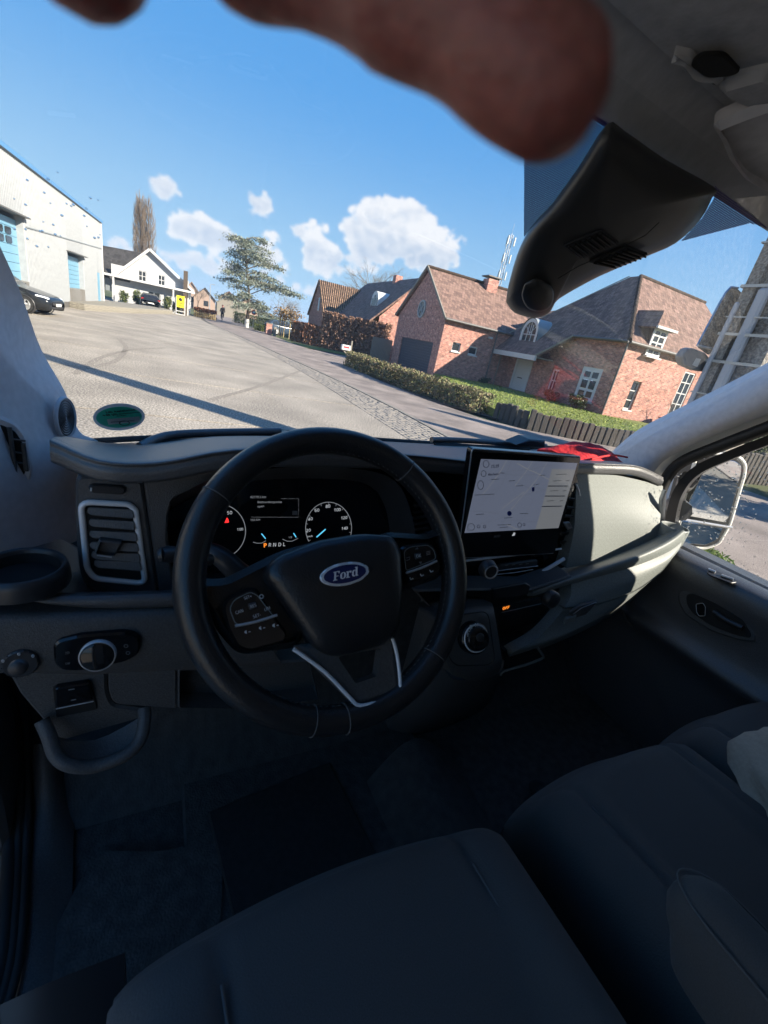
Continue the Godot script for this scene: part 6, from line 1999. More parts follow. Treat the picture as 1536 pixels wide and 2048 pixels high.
func warehouse() -> void:
	var o := Vector2(-7.0, 32.0)
	var h := site("warehouse", "long white ribbed-steel warehouse with blue loading doors and blue roof edge", "warehouse", o.x, o.y)
	var st := S()
	soft(st)
	# ribbed cladding, built rib by rib round the openings
	var holes := [[20.4, 25.2, 1.1, 3.5], [31.9, 35.6, 1.0, 2.85], [39.6, 40.5, 0.3, 2.2]]
	var v := 6.0
	while v < 41.7:
		var segs := [[0.3, 5.55]]
		for q in holes:
			if v > q[0] and v < q[1]: segs = [[0.3, q[2]], [q[3], 5.55]]
		for s in segs:
			if s[1] - s[0] < 0.05: continue
			var A := [[v, 0.0], [v + 0.06, 0.0], [v + 0.085, 0.05], [v + 0.155, 0.05], [v + 0.18, 0.0]]
			for i in 4: quad(st, L(o, -7.0 + A[i][1], s[0], A[i][0]), L(o, -7.0 + A[i + 1][1], s[0], A[i + 1][0]), L(o, -7.0 + A[i + 1][1], s[1], A[i + 1][0]), L(o, -7.0 + A[i][1], s[1], A[i][0]))
		v += 0.18
	put(st, "cladding", M.white_cladding, h)
	st = S()
	wall(st, o, 1, 41.72, -30.0, -7.0, 0.0, 5.5, [], 0.2)
	wall(st, o, 1, 6.0, -30.0, -7.0, 0.0, 5.5, [], 0.2)
	put(st, "wall", M.white_wall, h)
	st = S()
	slab(st, L(o, -6.9, 5.55, 5.8), L(o, -6.9, 5.55, 41.9), L(o, -18.0, 7.6, 41.9), L(o, -18.0, 7.6, 5.8), 0.08)
	slab(st, L(o, -30.0, 5.5, 5.8), L(o, -30.0, 5.5, 41.9), L(o, -18.0, 7.6, 41.9), L(o, -18.0, 7.6, 5.8), 0.08)
	put(st, "roof", M.zinc, h)
	part_box(h, "roof_edge", "edge_blue", o, -7.1, -6.86, 5.5, 5.66, 5.8, 41.9)
	part_box(h, "corner_trim", "white_paint", o, -7.1, -6.92, 0.2, 5.5, 41.62, 41.85)
	st = S()
	for q in [[25.3, 41.6]]: bar(st, L(o, -6.93, 3.2, 25.4), L(o, -6.93, 3.85, 41.6), 0.02, 0.05)
	put(st, "seam", M.zinc, h)
	part_box(h, "plinth", "gutter_grey", o, -7.15, -6.97, 0.0, 0.3, 6.0, 41.7)
	for q in [[20.4, 25.2, 1.1, 3.5, true], [31.9, 35.6, 1.0, 2.85, false]]:
		var d := node("loading_door", h)
		var n := 7
		for i in n:
			var y0: float = lerpf(q[2], q[3] - 0.15, float(i) / n)
			var y1: float = lerpf(q[2], q[3] - 0.15, (i + 1.0) / n)
			part_box(d, "door_section", "door_blue", o, -7.27, -7.22, y0, y1 - 0.012, q[0], q[1] - 0.0, 0.006)
			if q[4] and i in [4, 5]:
				for k in 2:
					var tf := Transform3D(Basis(Vector3(0, 0, -1), Vector3.UP, Vector3.RIGHT), L(o, -7.215, (y0 + y1) * 0.5, 23.35 + k * 0.85))
					var st2 := S()
					extrude(st2, round_poly([Vector2(-0.3, -0.12), Vector2(0.3, -0.12), Vector2(0.3, 0.12), Vector2(-0.3, 0.12)], 0.08), tf, 0.0, 0.03)
					put(st2, "door_light", M.pane_dark, d)
		st = S()
		for e in [[q[0] - 0.02, q[0]], [q[1], q[1] + 0.02]]: ob(st, o, -7.27, -6.98, q[2], q[3], e[0], e[1])
		put(st, "reveal", M.white_cladding, h)
		part_box(h, "lintel_flashing", "gutter_grey", o, -7.25, -6.75, q[3], q[3] + 0.05, q[0] - 0.1, q[1] + 0.25)
		part_box(h, "dock_block", "old_concrete", o, -7.27, -6.95, 0.0, q[2], q[0] - 0.02, q[1] + 0.02, 0.01)
	part_box(h, "side_door", "door_blue", o, -7.05, -6.96, 0.3, 2.2, 39.6, 40.5, 0.01)
	# raised loading strip along the wall
	st = S()
	var e := gr(345, 628)
	var p := PackedVector2Array([Vector2(-6.95, 31.6), Vector2(-6.2, 31.4), Vector2(-4.6, 39.0), Vector2(e.x, e.y), Vector2(e.x - 1.0, e.y + 1.5), Vector2(-6.95, 46.0)])
	extrude(st, p, Transform3D(Basis(Vector3(cos(AZ), 0, sin(AZ)), Vector3(sin(AZ), 0, -cos(AZ)), Vector3.UP), Vector3.ZERO), -0.05, 0.34, 0.03)
	var dk := put(st, "loading_ramp", M.ramp_concrete, self)
	tag(dk, "low mossy concrete ramp along the foot of the white warehouse", "ramp")

func white_house() -> void:
	var o := Vector2(-5.0, 58.0)
	var h := site("white_house", "white rendered house with dark roof, solar panels and flat canopy along its front", "house", o.x, o.y)
	var st := S()
	flat(st)
	var hl := [[-6.25, -5.5, 2.42, 3.42], [-4.46, -3.76, 2.42, 3.44], [-5.4, -4.2, 0.5, 1.7]]
	wall(st, o, 1, 56.0, -8.6, -1.5, -0.2, 3.45, [hl[0], hl[1], hl[2]], 0.2)
	flat(st)
	for q in [[-8.6, 2.2, -7.3, 3.45, -5.15, 5.4, -2.7, 3.45]]:
		tri(st, L(o, -7.35, 3.45, 56.0), L(o, -2.6, 3.45, 56.0), L(o, -5.15, 5.4, 56.0))
	wall(st, o, 0, -1.5, 56.0, 66.0, -0.2, 2.9, [[58.0, 59.2, 0.8, 2.0]], 0.2)
	put(st, "wall", M.white_wall, h)
	for q in hl: window(h, o, 1, 56.0, q, 0.05, 2, 2 if q[2] > 2 else 1, 0.08)
	window(h, o, 0, -1.5, [58.0, 59.2, 0.8, 2.0], 0.05, 2, 1, 0.08)
	var roof := node("roof", h)
	st = S()
	slab(st, L(o, -8.6, 2.15, 55.7), L(o, -5.15, 5.55, 55.7), L(o, -5.15, 5.55, 66.0), L(o, -8.6, 2.15, 66.0), 0.12)
	slab(st, L(o, -1.1, 2.6, 55.7), L(o, -5.15, 5.55, 55.7), L(o, -5.15, 5.55, 66.0), L(o, -1.1, 2.6, 66.0), 0.12)
	slab(st, L(o, -10.2, 2.15, 55.9), L(o, -7.0, 2.15, 55.9), L(o, -5.6, 5.25, 59.0), L(o, -10.2, 5.0, 59.0), 0.12)
	put(st, "tiles", M.tiles_dark, roof)
	for q in [[-8.65, 2.1], [-1.0, 2.52]]:
		st = S()
		bar(st, L(o, q[0], q[1], 55.62), L(o, -5.15, 5.5, 55.62), 0.1, 0.22)
		put(st, "verge_board", M.white_paint, roof)
	for i in 2:
		for j in 4:
			var t0 := 0.06 + i * 0.34
			var P := func(t: float, v: float) -> Vector3: return L(o, lerpf(-5.15, -1.1, t), lerpf(5.64, 2.72, t), v)
			st = S()
			slab(st, P.call(t0, 56.2 + j * 1.7), P.call(t0, 57.8 + j * 1.7), P.call(t0 + 0.32, 57.8 + j * 1.7), P.call(t0 + 0.32, 56.2 + j * 1.7), 0.03)
			put(st, "solar_panel", M.solar, roof)
	st = S()
	ob(st, o, -2.0, -1.6, 0.0, 4.3, 55.2, 55.6)
	put(st, "chimney", M.bark, h)
	# canopy on posts along the front
	part_box(h, "canopy", "white_paint", o, -9.4, -0.9, 2.3, 2.5, 55.1, 56.0)
	for u in [-8.4, -3.0]: part_box(h, "canopy_post", "white_paint", o, u, u + 0.14, 0.0, 2.3, 55.15, 55.29)
	st = S()
	ob(st, o, -10.5, -8.6, 0.9, 2.1, 56.2, 56.3)
	put(st, "veranda_glass", M.pane_pale, h)

# ---------- plants ----------
func twigs(st: SurfaceTool, p: Vector3, d: Vector3, len_: float, r: float, depth: int, rng: RandomNumberGenerator, spread: float, up: float, tips: PackedVector3Array) -> void:
	var q := p + d * len_
	tube(st, [p, p.lerp(q, 0.5) + Vector3(rng.randfn(), rng.randfn(), rng.randfn()) * len_ * 0.03, q], [r, r * 0.85, r * 0.7], 4 if depth > 1 else 3)
	tips.append(q)
	if depth <= 0: return
	for i in rng.randi_range(2, 4):
		var e := (d + Vector3(rng.randfn(), rng.randfn() * 0.6 + up, rng.randfn()) * spread).normalized()
		twigs(st, p.lerp(q, rng.randf_range(0.5, 1.0)), e, len_ * rng.randf_range(0.55, 0.85), r * 0.6, depth - 1, rng, spread, up, tips)
func bare_tree(called: String, label: String, u: float, v: float, h: float, spread: float, up: float, sd: int, m := "twig", depth := 5) -> Node3D:
	var t := site(called, label, "tree", u, v, "")
	var rng := RandomNumberGenerator.new()
	rng.seed = sd
	var st := S()
	tube(st, [Vector3.ZERO, Vector3(0, h * 0.15, 0), Vector3(0.05, h * 0.33, 0)], [h * 0.022, h * 0.017, h * 0.014], 8)
	put(st, "trunk", M.bark, t)
	st = S()
	var tips := PackedVector3Array()
	for i in 5:
		var a := TAU * i / 5 + rng.randf()
		twigs(st, Vector3(0.05, h * rng.randf_range(0.26, 0.33), 0), Vector3(cos(a) * spread, 1.0, sin(a) * spread).normalized(), h * 0.25, h * 0.008, depth, rng, spread, up, tips)
	put(st, "crown", M[m], t)
	return t
func bush(called: String, label: String, u: float, v: float, y0: float, size: Vector3, n: int, leaf: float, cols: Array, sd: int, group := "", category := "shrub") -> Node3D:
	var t := site(called, label, category, u, v, group, y0)
	var rng := RandomNumberGenerator.new()
	rng.seed = sd
	var pts := PackedVector3Array()
	var lobes := []
	for i in 9: lobes.append([Vector3(rng.randf_range(-0.3, 0.3) * size.x, rng.randf_range(0.25, 0.75) * size.y, rng.randf_range(-0.3, 0.3) * size.z), rng.randf_range(0.5, 1.0)])
	for i in n:
		var lb = lobes[rng.randi() % 9]
		var d: Vector3 = Vector3(rng.randfn(), rng.randfn(), rng.randfn()).normalized() * pow(rng.randf(), 0.4) * lb[1]
		var p: Vector3 = lb[0] + d * size * 0.34
		if p.y < 0.02: p.y = rng.randf() * 0.2
		pts.append(p)
	inst(leaves(pts, leaf, rng, cols), "foliage", M.leaf, t)
	var st := S()
	for i in 5: tube(st, [Vector3(rng.randf_range(-0.1, 0.1), 0, rng.randf_range(-0.1, 0.1)), lobes[i][0]], [0.025, 0.01], 5)
	put(st, "stem", M.bark, t)
	return t
# a clipped hedge along a line of points [u, v], h high and w thick
func hedge(label: String, line_: Array, h: float, w: float, n: int, leaf: float, cols: Array, sd: int, ragged := 0.1) -> Node3D:
	var t := site("hedge", label, "hedge", line_[0], line_[1])
	var rng := RandomNumberGenerator.new()
	rng.seed = sd
	var nz := noise(0.9, sd, 3)
	var pts := PackedVector3Array()
	var segs := []
	var tot := 0.0
	for i in range(0, line_.size() - 2, 2):
		var d := Vector2(line_[i], line_[i + 1]).distance_to(Vector2(line_[i + 2], line_[i + 3]))
		segs.append(d)
		tot += d
	for k in n:
		var s := rng.randf() * tot
		var i := 0
		while i < segs.size() - 1 and s > segs[i]:
			s -= segs[i]
			i += 1
		var a := Vector2(line_[i * 2], line_[i * 2 + 1])
		var b := Vector2(line_[i * 2 + 2], line_[i * 2 + 3])
		var q := a.lerp(b, s / segs[i])
		var nrm := (b - a).orthogonal().normalized()
		var y := rng.randf() * h
		var off := rng.randf_range(-0.5, 0.5) * w
		var face := rng.randi() % 5
		if face < 2: off = (0.5 - absf(rng.randfn()) * 0.10) * w * (1 if face == 0 else -1)
		elif face == 2: y = h - absf(rng.randfn()) * 0.08
		off *= 1.0 + nz.get_noise_3d(q.x * 2.0, y * 2.0, q.y * 2.0) * ragged * 3.0
		y *= 1.0 + nz.get_noise_2d(q.x * 3.0, q.y * 3.0) * ragged
		pts.append(L(Vector2(line_[0], line_[1]), q.x + nrm.x * off, maxf(y, 0.02), q.y + nrm.y * off))
	inst(leaves(pts, leaf, rng, cols), "foliage", M.leaf, t)
	var st := S()
	var k := 0
	while k < int(tot * 3.0):
		var s := (k + rng.randf()) / 3.0
		var i := 0
		while i < segs.size() - 1 and s > segs[i]:
			s -= segs[i]
			i += 1
		var q := Vector2(line_[i * 2], line_[i * 2 + 1]).lerp(Vector2(line_[i * 2 + 2], line_[i * 2 + 3]), minf(1.0, s / segs[i]))
		var p := L(Vector2(line_[0], line_[1]), q.x, 0, q.y)
		tube(st, [p, p + Vector3(rng.randf_range(-0.15, 0.15), h * 0.8, rng.randf_range(-0.15, 0.15))], [0.03, 0.012], 4)
		k += 1
	put(st, "stems", M.bark, t)
	return t
func cedar() -> void:
	var t := site("cedar_tree", "blue-green cedar with flat tiers of needles and white-painted trunk foot by the street", "tree", 4.6, 55.7)
	var rng := RandomNumberGenerator.new()
	rng.seed = 14
	var st := S()
	var trunk := cat([Vector3(0, 0, 0), Vector3(0.05, 1.5, 0), Vector3(0.0, 3.5, 0.1), Vector3(-0.35, 5.5, 0), Vector3(-0.6, 7.4, 0.1), Vector3(-0.9, 8.7, 0)], 4)
	var rad := []
	for i in trunk.size(): rad.append(lerpf(0.24, 0.03, pow(float(i) / (trunk.size() - 1), 0.8)))
	tube(st, trunk, rad, 9)
	var tk := put(st, "trunk", M.bark, t)
	st = S()
	tube(st, [Vector3(0, 0.0, 0), Vector3(0.03, 0.9, 0)], [0.26, 0.235], 10)
	put(st, "painted_foot", M.white_paint, t)
	st = S()
	var pts := PackedVector3Array()
	for i in 40:
		var y := lerpf(2.0, 8.5, pow(i / 39.0, 0.95))
		var k := (y / 8.8) * (trunk.size() - 1)
		var base: Vector3 = trunk[int(k)].lerp(trunk[mini(int(k) + 1, trunk.size() - 1)], k - int(k))
		var a := i * 2.4 + rng.randf_range(-0.5, 0.5)
		var side := 1.0 + 0.3 * cos(a)
		var ln := lerpf(5.4, 2.1, pow((y - 2.0) / 6.5, 0.75)) * rng.randf_range(0.55, 1.15) * side
		if absf(y - 5.2) < 0.2 or absf(y - 7.1) < 0.2: ln *= 0.6
		var rise := rng.randf_range(0.0, 0.30) if y > 3.4 else rng.randf_range(-0.35, 0.1)
		var tip := base + Vector3(cos(a) * ln, rise * ln, sin(a) * ln)
		var path := cat([base, base.lerp(tip, 0.35) + Vector3(0, ln * 0.10, 0), base.lerp(tip, 0.7) + Vector3(0, ln * 0.08, 0), tip - Vector3(0, ln * 0.05, 0)], 4)
		var rr := []
		for j in path.size(): rr.append(lerpf(0.06, 0.008, float(j) / (path.size() - 1)))
		tube(st, path, rr, 5)
		for j in int(5.0 * ln):                     # pads of needles on short side shoots
			var s := 0.3 + 0.7 * rng.randf()
			var c: Vector3 = path[int(s * (path.size() - 1))] + Vector3(rng.randfn() * 0.32, rng.randfn() * 0.05, rng.randfn() * 0.32) * (0.4 + s)
			var w := rng.randf_range(0.2, 0.42)
			for m in 30: pts.append(c + Vector3(rng.randfn() * w, rng.randfn() * 0.09 - absf(rng.randfn()) * 0.16, rng.randfn() * w))
	put(st, "limbs", M.bark, t)
	inst(leaves(pts, 0.10, rng, [Color(0.16, 0.19, 0.14), Color(0.19, 0.215, 0.165), Color(0.11, 0.135, 0.10), Color(0.21, 0.225, 0.18)], 2.2), "crown", M.needle, t)
func plants() -> void:
	cedar()
	var brown := [Color(0.28, 0.17, 0.12), Color(0.20, 0.125, 0.09), Color(0.34, 0.20, 0.13), Color(0.17, 0.11, 0.085)]
	var rust := [Color(0.33, 0.13, 0.05), Color(0.28, 0.11, 0.045), Color(0.22, 0.09, 0.04)]
	var green := [Color(0.17, 0.18, 0.075), Color(0.21, 0.20, 0.10), Color(0.13, 0.135, 0.06), Color(0.24, 0.18, 0.11), Color(0.19, 0.16, 0.09)]
	var dark := [Color(0.03, 0.05, 0.018), Color(0.045, 0.065, 0.022), Color(0.06, 0.08, 0.03), Color(0.10, 0.11, 0.04)]
	var fresh := [Color(0.13, 0.17, 0.04), Color(0.18, 0.20, 0.05), Color(0.09, 0.13, 0.03)]
	hedge("tall clipped beech hedge in brown winter leaf beside the garage", [10.3, 42.8, 12.6, 41.0, 15.2, 38.6], 3.0, 1.1, 21000, 0.12, brown, 31)
	hedge("lower stretch of brown beech hedge towards the parked blue car", [8.2, 45.5, 8.9, 43.8, 10.5, 42.6], 1.75, 0.9, 8000, 0.10, brown + rust, 32)
	hedge("low box hedge in green and brown along the pavement", [7.95, 25.2, 8.1, 21.0, 8.75, 16.5, 9.55, 13.5], 0.78, 0.85, 17000, 0.065, green, 33, 0.2)
	hedge("dark clipped evergreen hedge behind the parked blue car", [3.8, 66.0, 13.0, 60.0], 1.3, 0.8, 6000, 0.10, dark, 34)
	hedge("small square box hedge at the foot of the cedar", [5.2, 53.0, 6.2, 52.6], 0.65, 0.7, 1500, 0.07, dark + fresh, 35)
	hedge("copper-red clipped hedge behind the little picket fence", [-0.9, 59.5, 1.4, 60.5], 1.0, 0.7, 2500, 0.09, rust, 36)
	hedge("tall dark evergreen hedge behind the log palisade right of the pole", [16.8, 8.9, 20.0, 8.7, 27.0, 8.4], 2.6, 1.4, 12000, 0.08, dark, 37, 0.25)
	hedge("high mixed hedge behind the van on the street side", [6.0, -13.0, 12.0, -14.0, 20.0, -13.0], 4.2, 2.0, 9000, 0.22, dark + fresh, 38, 0.3)
	bush("evergreen_shrub", "rounded evergreen shrub with pale buds under the white window", 20.0, 21.9, 0.3, Vector3(1.1, 0.8, 1.2), 2600, 0.07, dark + [Color(0.3, 0.28, 0.2)], 41)
	bush("flowering_shrub", "loose shrub with white blossom at the house corner", 20.0, 19.6, 0.3, Vector3(1.1, 0.85, 1.3), 2600, 0.06, fresh + dark + [Color(0.6, 0.58, 0.5)], 42)
	bush("evergreen_shrub", "small dark shrub at the foot of the drain pipes", 18.6, 27.3, 0.3, Vector3(1.0, 0.5, 0.6), 900, 0.06, dark, 43)
	for q in [[-7.3, 54.6, 1.2, 44], [-6.2, 54.5, 1.6, 45], [-3.4, 54.6, 1.7, 46], [-2.6, 55.0, 1.2, 47]]:
		bush("garden_shrub", "yellow-green upright shrub in front of the white house", q[0], q[1], 0.0, Vector3(0.9, q[2], 0.8), 1100, 0.09, fresh + dark, q[3], "shrubs before the white house")
	for q in [[13.8, 2.2, 6.6, 51], [16.2, 3.9, 7.2, 52]]:
		var c := site("conifer", "tall dark conifer standing off the street right of the pole" if q[3] == 51 else "taller dark conifer behind the palisade right of the pole", "tree", q[0], q[1])
		var rng := RandomNumberGenerator.new()
		rng.seed = q[3]
		var st := S()
		tube(st, [Vector3.ZERO, Vector3(0, q[2], 0)], [0.2, 0.02], 7)
		put(st, "trunk", M.bark, c)
		var pts := PackedVector3Array()
		for i in 7000:
			var y := pow(rng.randf(), 1.3)
			var a := rng.randf() * TAU
			var r := (1.0 - y) * 1.7 * sqrt(rng.randf()) * (0.8 + 0.3 * sin(a * 5.0 + y * 20.0)) + 0.05
			pts.append(Vector3(cos(a) * r, 0.4 + y * (q[2] - 0.4), sin(a) * r))
		inst(leaves(pts, 0.16, rng, dark), "crown", M.needle, c)
	# trained young trees on stakes by the brick gatepost
	var pq := 0
	for q in [[7.4, 48.2], [8.2, 47.0]]:
		var t := site("young_tree", "young trained tree with brown leaves tied to pale stakes beside the brown hedge", "tree", q[0], q[1], "young trees on stakes")
		var rng := RandomNumberGenerator.new()
		rng.seed = 60 + pq
		pq += 1
		for x in [-0.22, 0.22]:
			var st := S()
			tube(st, [Vector3(x, 0, 0), Vector3(x, 2.1, 0)], 0.05, 7)
			put(st, "stake", M.yellow_wood, t)
		var st2 := S()
		tube(st2, [Vector3.ZERO, Vector3(0, 2.5, 0)], [0.04, 0.025], 6)
		put(st2, "trunk", M.bark, t)
		var pts := PackedVector3Array()
		for i in 500: pts.append(Vector3(rng.randfn() * 0.42, 2.2 + rng.randfn() * 0.32, rng.randfn() * 0.3))
		inst(leaves(pts, 0.12, rng, [Color(0.24, 0.15, 0.06), Color(0.30, 0.20, 0.09), Color(0.18, 0.12, 0.06)]), "crown", M.leaf, t)
	bare_tree("bare_tree", "large bare winter tree behind the roof of the old brick house", 26.5, 75.0, 14.6, 0.62, 0.12, 71, "twig_grey", 5)
	bare_tree("bare_tree", "pale bare bushy tree beyond the cedar and the parked blue car", 12.5, 78.0, 6.0, 0.7, 0.05, 72, "twig_grey", 5)
	bare_tree("bare_tree", "low bare tree beside the far street lamp", -1.0, 100.0, 5.0, 0.6, 0.1, 73, "twig", 4)
	# bare poplars: a bundle of upright twigs
	var rng := RandomNumberGenerator.new()
	rng.seed = 81
	var t := site("poplar_tree", "tall narrow bare poplar rising behind the white house", "tree", -8.0, 75.0)
	var st := S()
	tube(st, [Vector3.ZERO, Vector3(0.1, 7, 0), Vector3(-0.1, 13.4, 0)], [0.3, 0.16, 0.02], 7)
	tube(st, [Vector3(0.5, 2, 0), Vector3(1.0, 7, 0), Vector3(0.9, 12.6, 0)], [0.2, 0.12, 0.02], 7)
	put(st, "trunk", M.twig, t)
	st = S()
	for i in 1500:
		var y := rng.randf_range(2.0, 12.0)
		var a := rng.randf() * TAU
		var x0 := 0.9 if i % 3 == 0 else 0.0
		var r := rng.randf_range(0.2, 1.5) * sin(clampf((y - 0.5) / 12.5, 0.05, 1.0) * PI) * 0.95 + 0.15
		var p := Vector3(x0 + cos(a) * r * 0.5, y, sin(a) * r * 0.5)
		var l := rng.randf_range(0.8, 2.0) * (1.0 if y < 10.5 else 0.6)
		tube(st, [p, p + Vector3(cos(a) * 0.22, l * 0.5, sin(a) * 0.22), p + Vector3(cos(a) * 0.28 + rng.randfn() * 0.06, l, sin(a) * 0.28)], [0.022, 0.018, 0.008], 3)
	put(st, "crown", M.twig, t)

# ---------- street furniture, far buildings ----------
func far_things() -> void:
	# log palisade before the lawn
	var rng := RandomNumberGenerator.new()
	rng.seed = 90
	for q in [[[9.75, 13.15, 10.15, 11.75, 11.5, 11.0, 13.4, 10.45, 14.6, 10.1], "weathered grey log palisade holding up the raised lawn", 0.6], [[14.3, 7.5, 22.0, 7.5], "tall weathered plank fence below the dark hedge right of the pole", 0.95]]:
		var f := site("log_palisade", q[1], "fence", q[0][0], q[0][1])
		var o := Vector2(q[0][0], q[0][1])
		for i in range(0, q[0].size() - 2, 2):
			var a := Vector2(q[0][i], q[0][i + 1])
			var b := Vector2(q[0][i + 2], q[0][i + 3])
			var n := int(a.distance_to(b) / 0.215)
			for k in n:
				var p := a.lerp(b, (k + 0.5) / n)
				var hh: float = q[2] * rng.randf_range(0.88, 1.08)
				var st := S()
				var s := rng.randf_range(0.9, 1.05)
				box(st, Vector3(0, hh * 0.5 - 0.05, 0), Vector3(0.20 * s, hh + 0.1, 0.13), 0.025)
				put(st, "log", M.old_wood, f, Transform3D(Basis(Vector3.UP, -atan2((b - a).y, (b - a).x) * -1.0).rotated(Vector3(0, 0, 1), rng.randf_range(-0.03, 0.03)), L(o, p.x, 0, p.y)))
	# garden fence panel beside the garage
	var fp := site("fence_panel", "weathered grey-green board fence between beech hedge and garage", "fence", 14.0, 36.6)
	for i in 13: 
		var st := S()
		box(st, Vector3(-0.85 + i * 0.14, 0.93, 0), Vector3(0.13, 1.86, 0.03), 0.006)
		put(st, "board", M.pale_wood, fp)
	# letter box on a post
	var lb := site("letter_box", "white letter box with red mark on a wooden post by the driveway", "letter box", 9.6, 31.4)
	var st := S()
	box(st, Vector3(-0.25, 0.75, 0), Vector3(0.65, 0.36, 0.3), 0.03)
	var bx := put(st, "box", M.white_paint, lb)
	st = S()
	box(st, Vector3(-0.25, 0.78, 0.153), Vector3(0.4, 0.10, 0.006))
	put(st, "mark", M.red_paint, bx)
	st = S()
	box(st, Vector3(0.14, 0.62, 0), Vector3(0.1, 1.3, 0.1), 0.01)
	bar(st, Vector3(-0.45, 0.58, 0), Vector3(0.1, 0.2, 0), 0.07, 0.07)
	put(st, "post", M.pale_wood, lb)
	# brick gatepost and grey post
	var gpst := site("gatepost", "square red brick gatepost at the parked blue car", "gatepost", 6.05, 47.6)
	st = S()
	box(st, Vector3(0, 0.5, 0), Vector3(0.55, 1.05, 0.5), 0.0)
	put(st, "pillar", M.brick, gpst)
	st = S()
	box(st, Vector3(0, 1.06, 0), Vector3(0.62, 0.07, 0.57), 0.015)
	put(st, "capstone", M.old_concrete, gpst)
	var g2 := site("post", "short grey concrete post beside the brick gatepost", "post", 6.55, 46.9)
	st = S()
	box(st, Vector3(0, 0.42, 0), Vector3(0.26, 0.86, 0.22), 0.02)
	put(st, "shaft", M.old_concrete, g2)
	# yellow notice board in a white frame
	var ys := site("notice_board", "yellow notice board with black emblem in a white frame before the white house", "sign", -2.2, 54.4)
	st = S()
	for x in [-0.42, 0.42]: box(st, Vector3(x, 0.85, 0), Vector3(0.08, 1.7, 0.08), 0.01)
	box(st, Vector3(0, 0.35, 0), Vector3(0.78, 0.07, 0.05))
	box(st, Vector3(0, 0.05, 0), Vector3(0.78, 0.07, 0.05))
	put(st, "stand", M.white_paint, ys)
	st = S()
	box(st, Vector3(0, 1.28, 0.05), Vector3(0.78, 1.12, 0.03), 0.01)
	var yb := put(st, "board", M.yellow_board, ys)
	st = S()
	lathe(st, [Vector2(0, 0.001), Vector2(0.16, 0.001), Vector2(0.16, -0.01)], Transform3D(Basis(), Vector3(0, 1.5, 0.077)), 16)
	put(st, "emblem", M.ink_black, yb)
	for k in 2:
		st = S()
		box(st, Vector3(0, 1.12 - k * 0.22, 0.069), Vector3(0.56 - k * 0.14, 0.06, 0.006))
		put(st, "text_line", M.ink_black, yb)
	# picket fence
	var pf := site("picket_fence", "little pale picket fence in front of the copper hedge", "fence", 0.2, 58.2)
	for i in 12:
		st = S()
		box(st, Vector3(-1.1 + i * 0.2, 0.32, 0), Vector3(0.09, 0.64, 0.03), 0.006)
		put(st, "picket", M.yellow_wood, pf)
	for y in [0.2, 0.48]:
		st = S()
		box(st, Vector3(0, y, 0.03), Vector3(2.4, 0.06, 0.03))
		put(st, "rail", M.yellow_wood, pf)
	# street lamp
	var lp := site("street_lamp", "slim grey street lamp in the far street", "street lamp", 0.95, 86.0)
	st = S()
	tube(st, [Vector3(0, 0, 0), Vector3(0, 4.4, 0), Vector3(0.05, 4.6, 0), Vector3(0.4, 4.65, 0)], [0.08, 0.05, 0.045, 0.04], 7)
	put(st, "mast", M.steel, lp)
	st = S()
	box(st, Vector3(0.55, 4.63, 0), Vector3(0.5, 0.09, 0.2), 0.03)
	put(st, "lamp_head", M.steel, lp)
	# round traffic sign by the cedar
	var ts := site("traffic_sign", "small round red and blue traffic sign beside the cedar trunk", "sign", 5.7, 60.0)
	st = S()
	tube(st, [Vector3.ZERO, Vector3(0, 2.0, 0)], 0.035, 6)
	put(st, "post", M.steel, ts)
	st = S()
	lathe(st, [Vector2(0, 0.02), Vector2(0.3, 0.02), Vector2(0.3, -0.02), Vector2(0, -0.02)], Transform3D(Basis(), Vector3(0, 1.75, 0.04)), 20, true)
	var disc_ := put(st, "disc", M.red_paint, ts)
	st = S()
	lathe(st, [Vector2(0, 0.022), Vector2(0.2, 0.022)], Transform3D(Basis(), Vector3(0, 1.75, 0.041)), 20)
	put(st, "disc_field", M.edge_blue, disc_)
	# brown brick barn and far houses
	var o := Vector2(4.5, 92.0)
	var b := site("brick_barn", "low brown brick barn with two small windows at the end of the street", "barn", o.x, o.y)
	st = S()
	wall(st, o, 1, 90.0, 2.2, 7.1, -0.3, 2.2, [[3.0, 3.6, 0.9, 1.5], [5.2, 5.8, 0.7, 1.3]], 0.2)
	tri(st, L(o, 2.2, 2.2, 90), L(o, 7.1, 2.2, 90), L(o, 3.9, 3.35, 90))
	wall(st, o, 0, 2.2, 90.0, 99.0, -0.3, 2.2, [], 0.2)
	put(st, "wall", M.pale_wood, b)
	for q in [[3.0, 3.6, 0.9, 1.5], [5.2, 5.8, 0.7, 1.3]]: window(b, o, 1, 90.0, q, 0.08, 1, 1, 0.05, false)
	st = S()
	slab(st, L(o, 2.0, 2.15, 89.8), L(o, 2.0, 2.15, 99), L(o, 3.9, 3.5, 99), L(o, 3.9, 3.5, 89.8), 0.1)
	slab(st, L(o, 7.4, 2.1, 89.8), L(o, 7.4, 2.1, 99), L(o, 3.9, 3.5, 99), L(o, 3.9, 3.5, 89.8), 0.1)
	put(st, "roof", M.zinc, b)
	var k := 0
	for q in [[0.2, 112.0, 4.2, 2.4, 4.4, "tiles_dark", "far house with dark solar roof behind the street lamp"], [-2.6, 122.0, 4.0, 2.8, 5.2, "tiles_orange", "far brick house with red roof left of the street lamp"], [5.4, 122.0, 4.0, 3.6, 5.0, "tiles_brown", "far house with brown roof behind the brown barn"], [10.5, 130.0, 5.0, 3.0, 4.6, "tiles_dark", "far low house behind the barn's right end"]]:
		var hs := site("far_house", q[6], "house", q[0], q[1])
		st = S()
		box(st, Vector3(0, q[3] * 0.5, 0), Vector3(q[2], q[3], 7.0))
		flat(st)
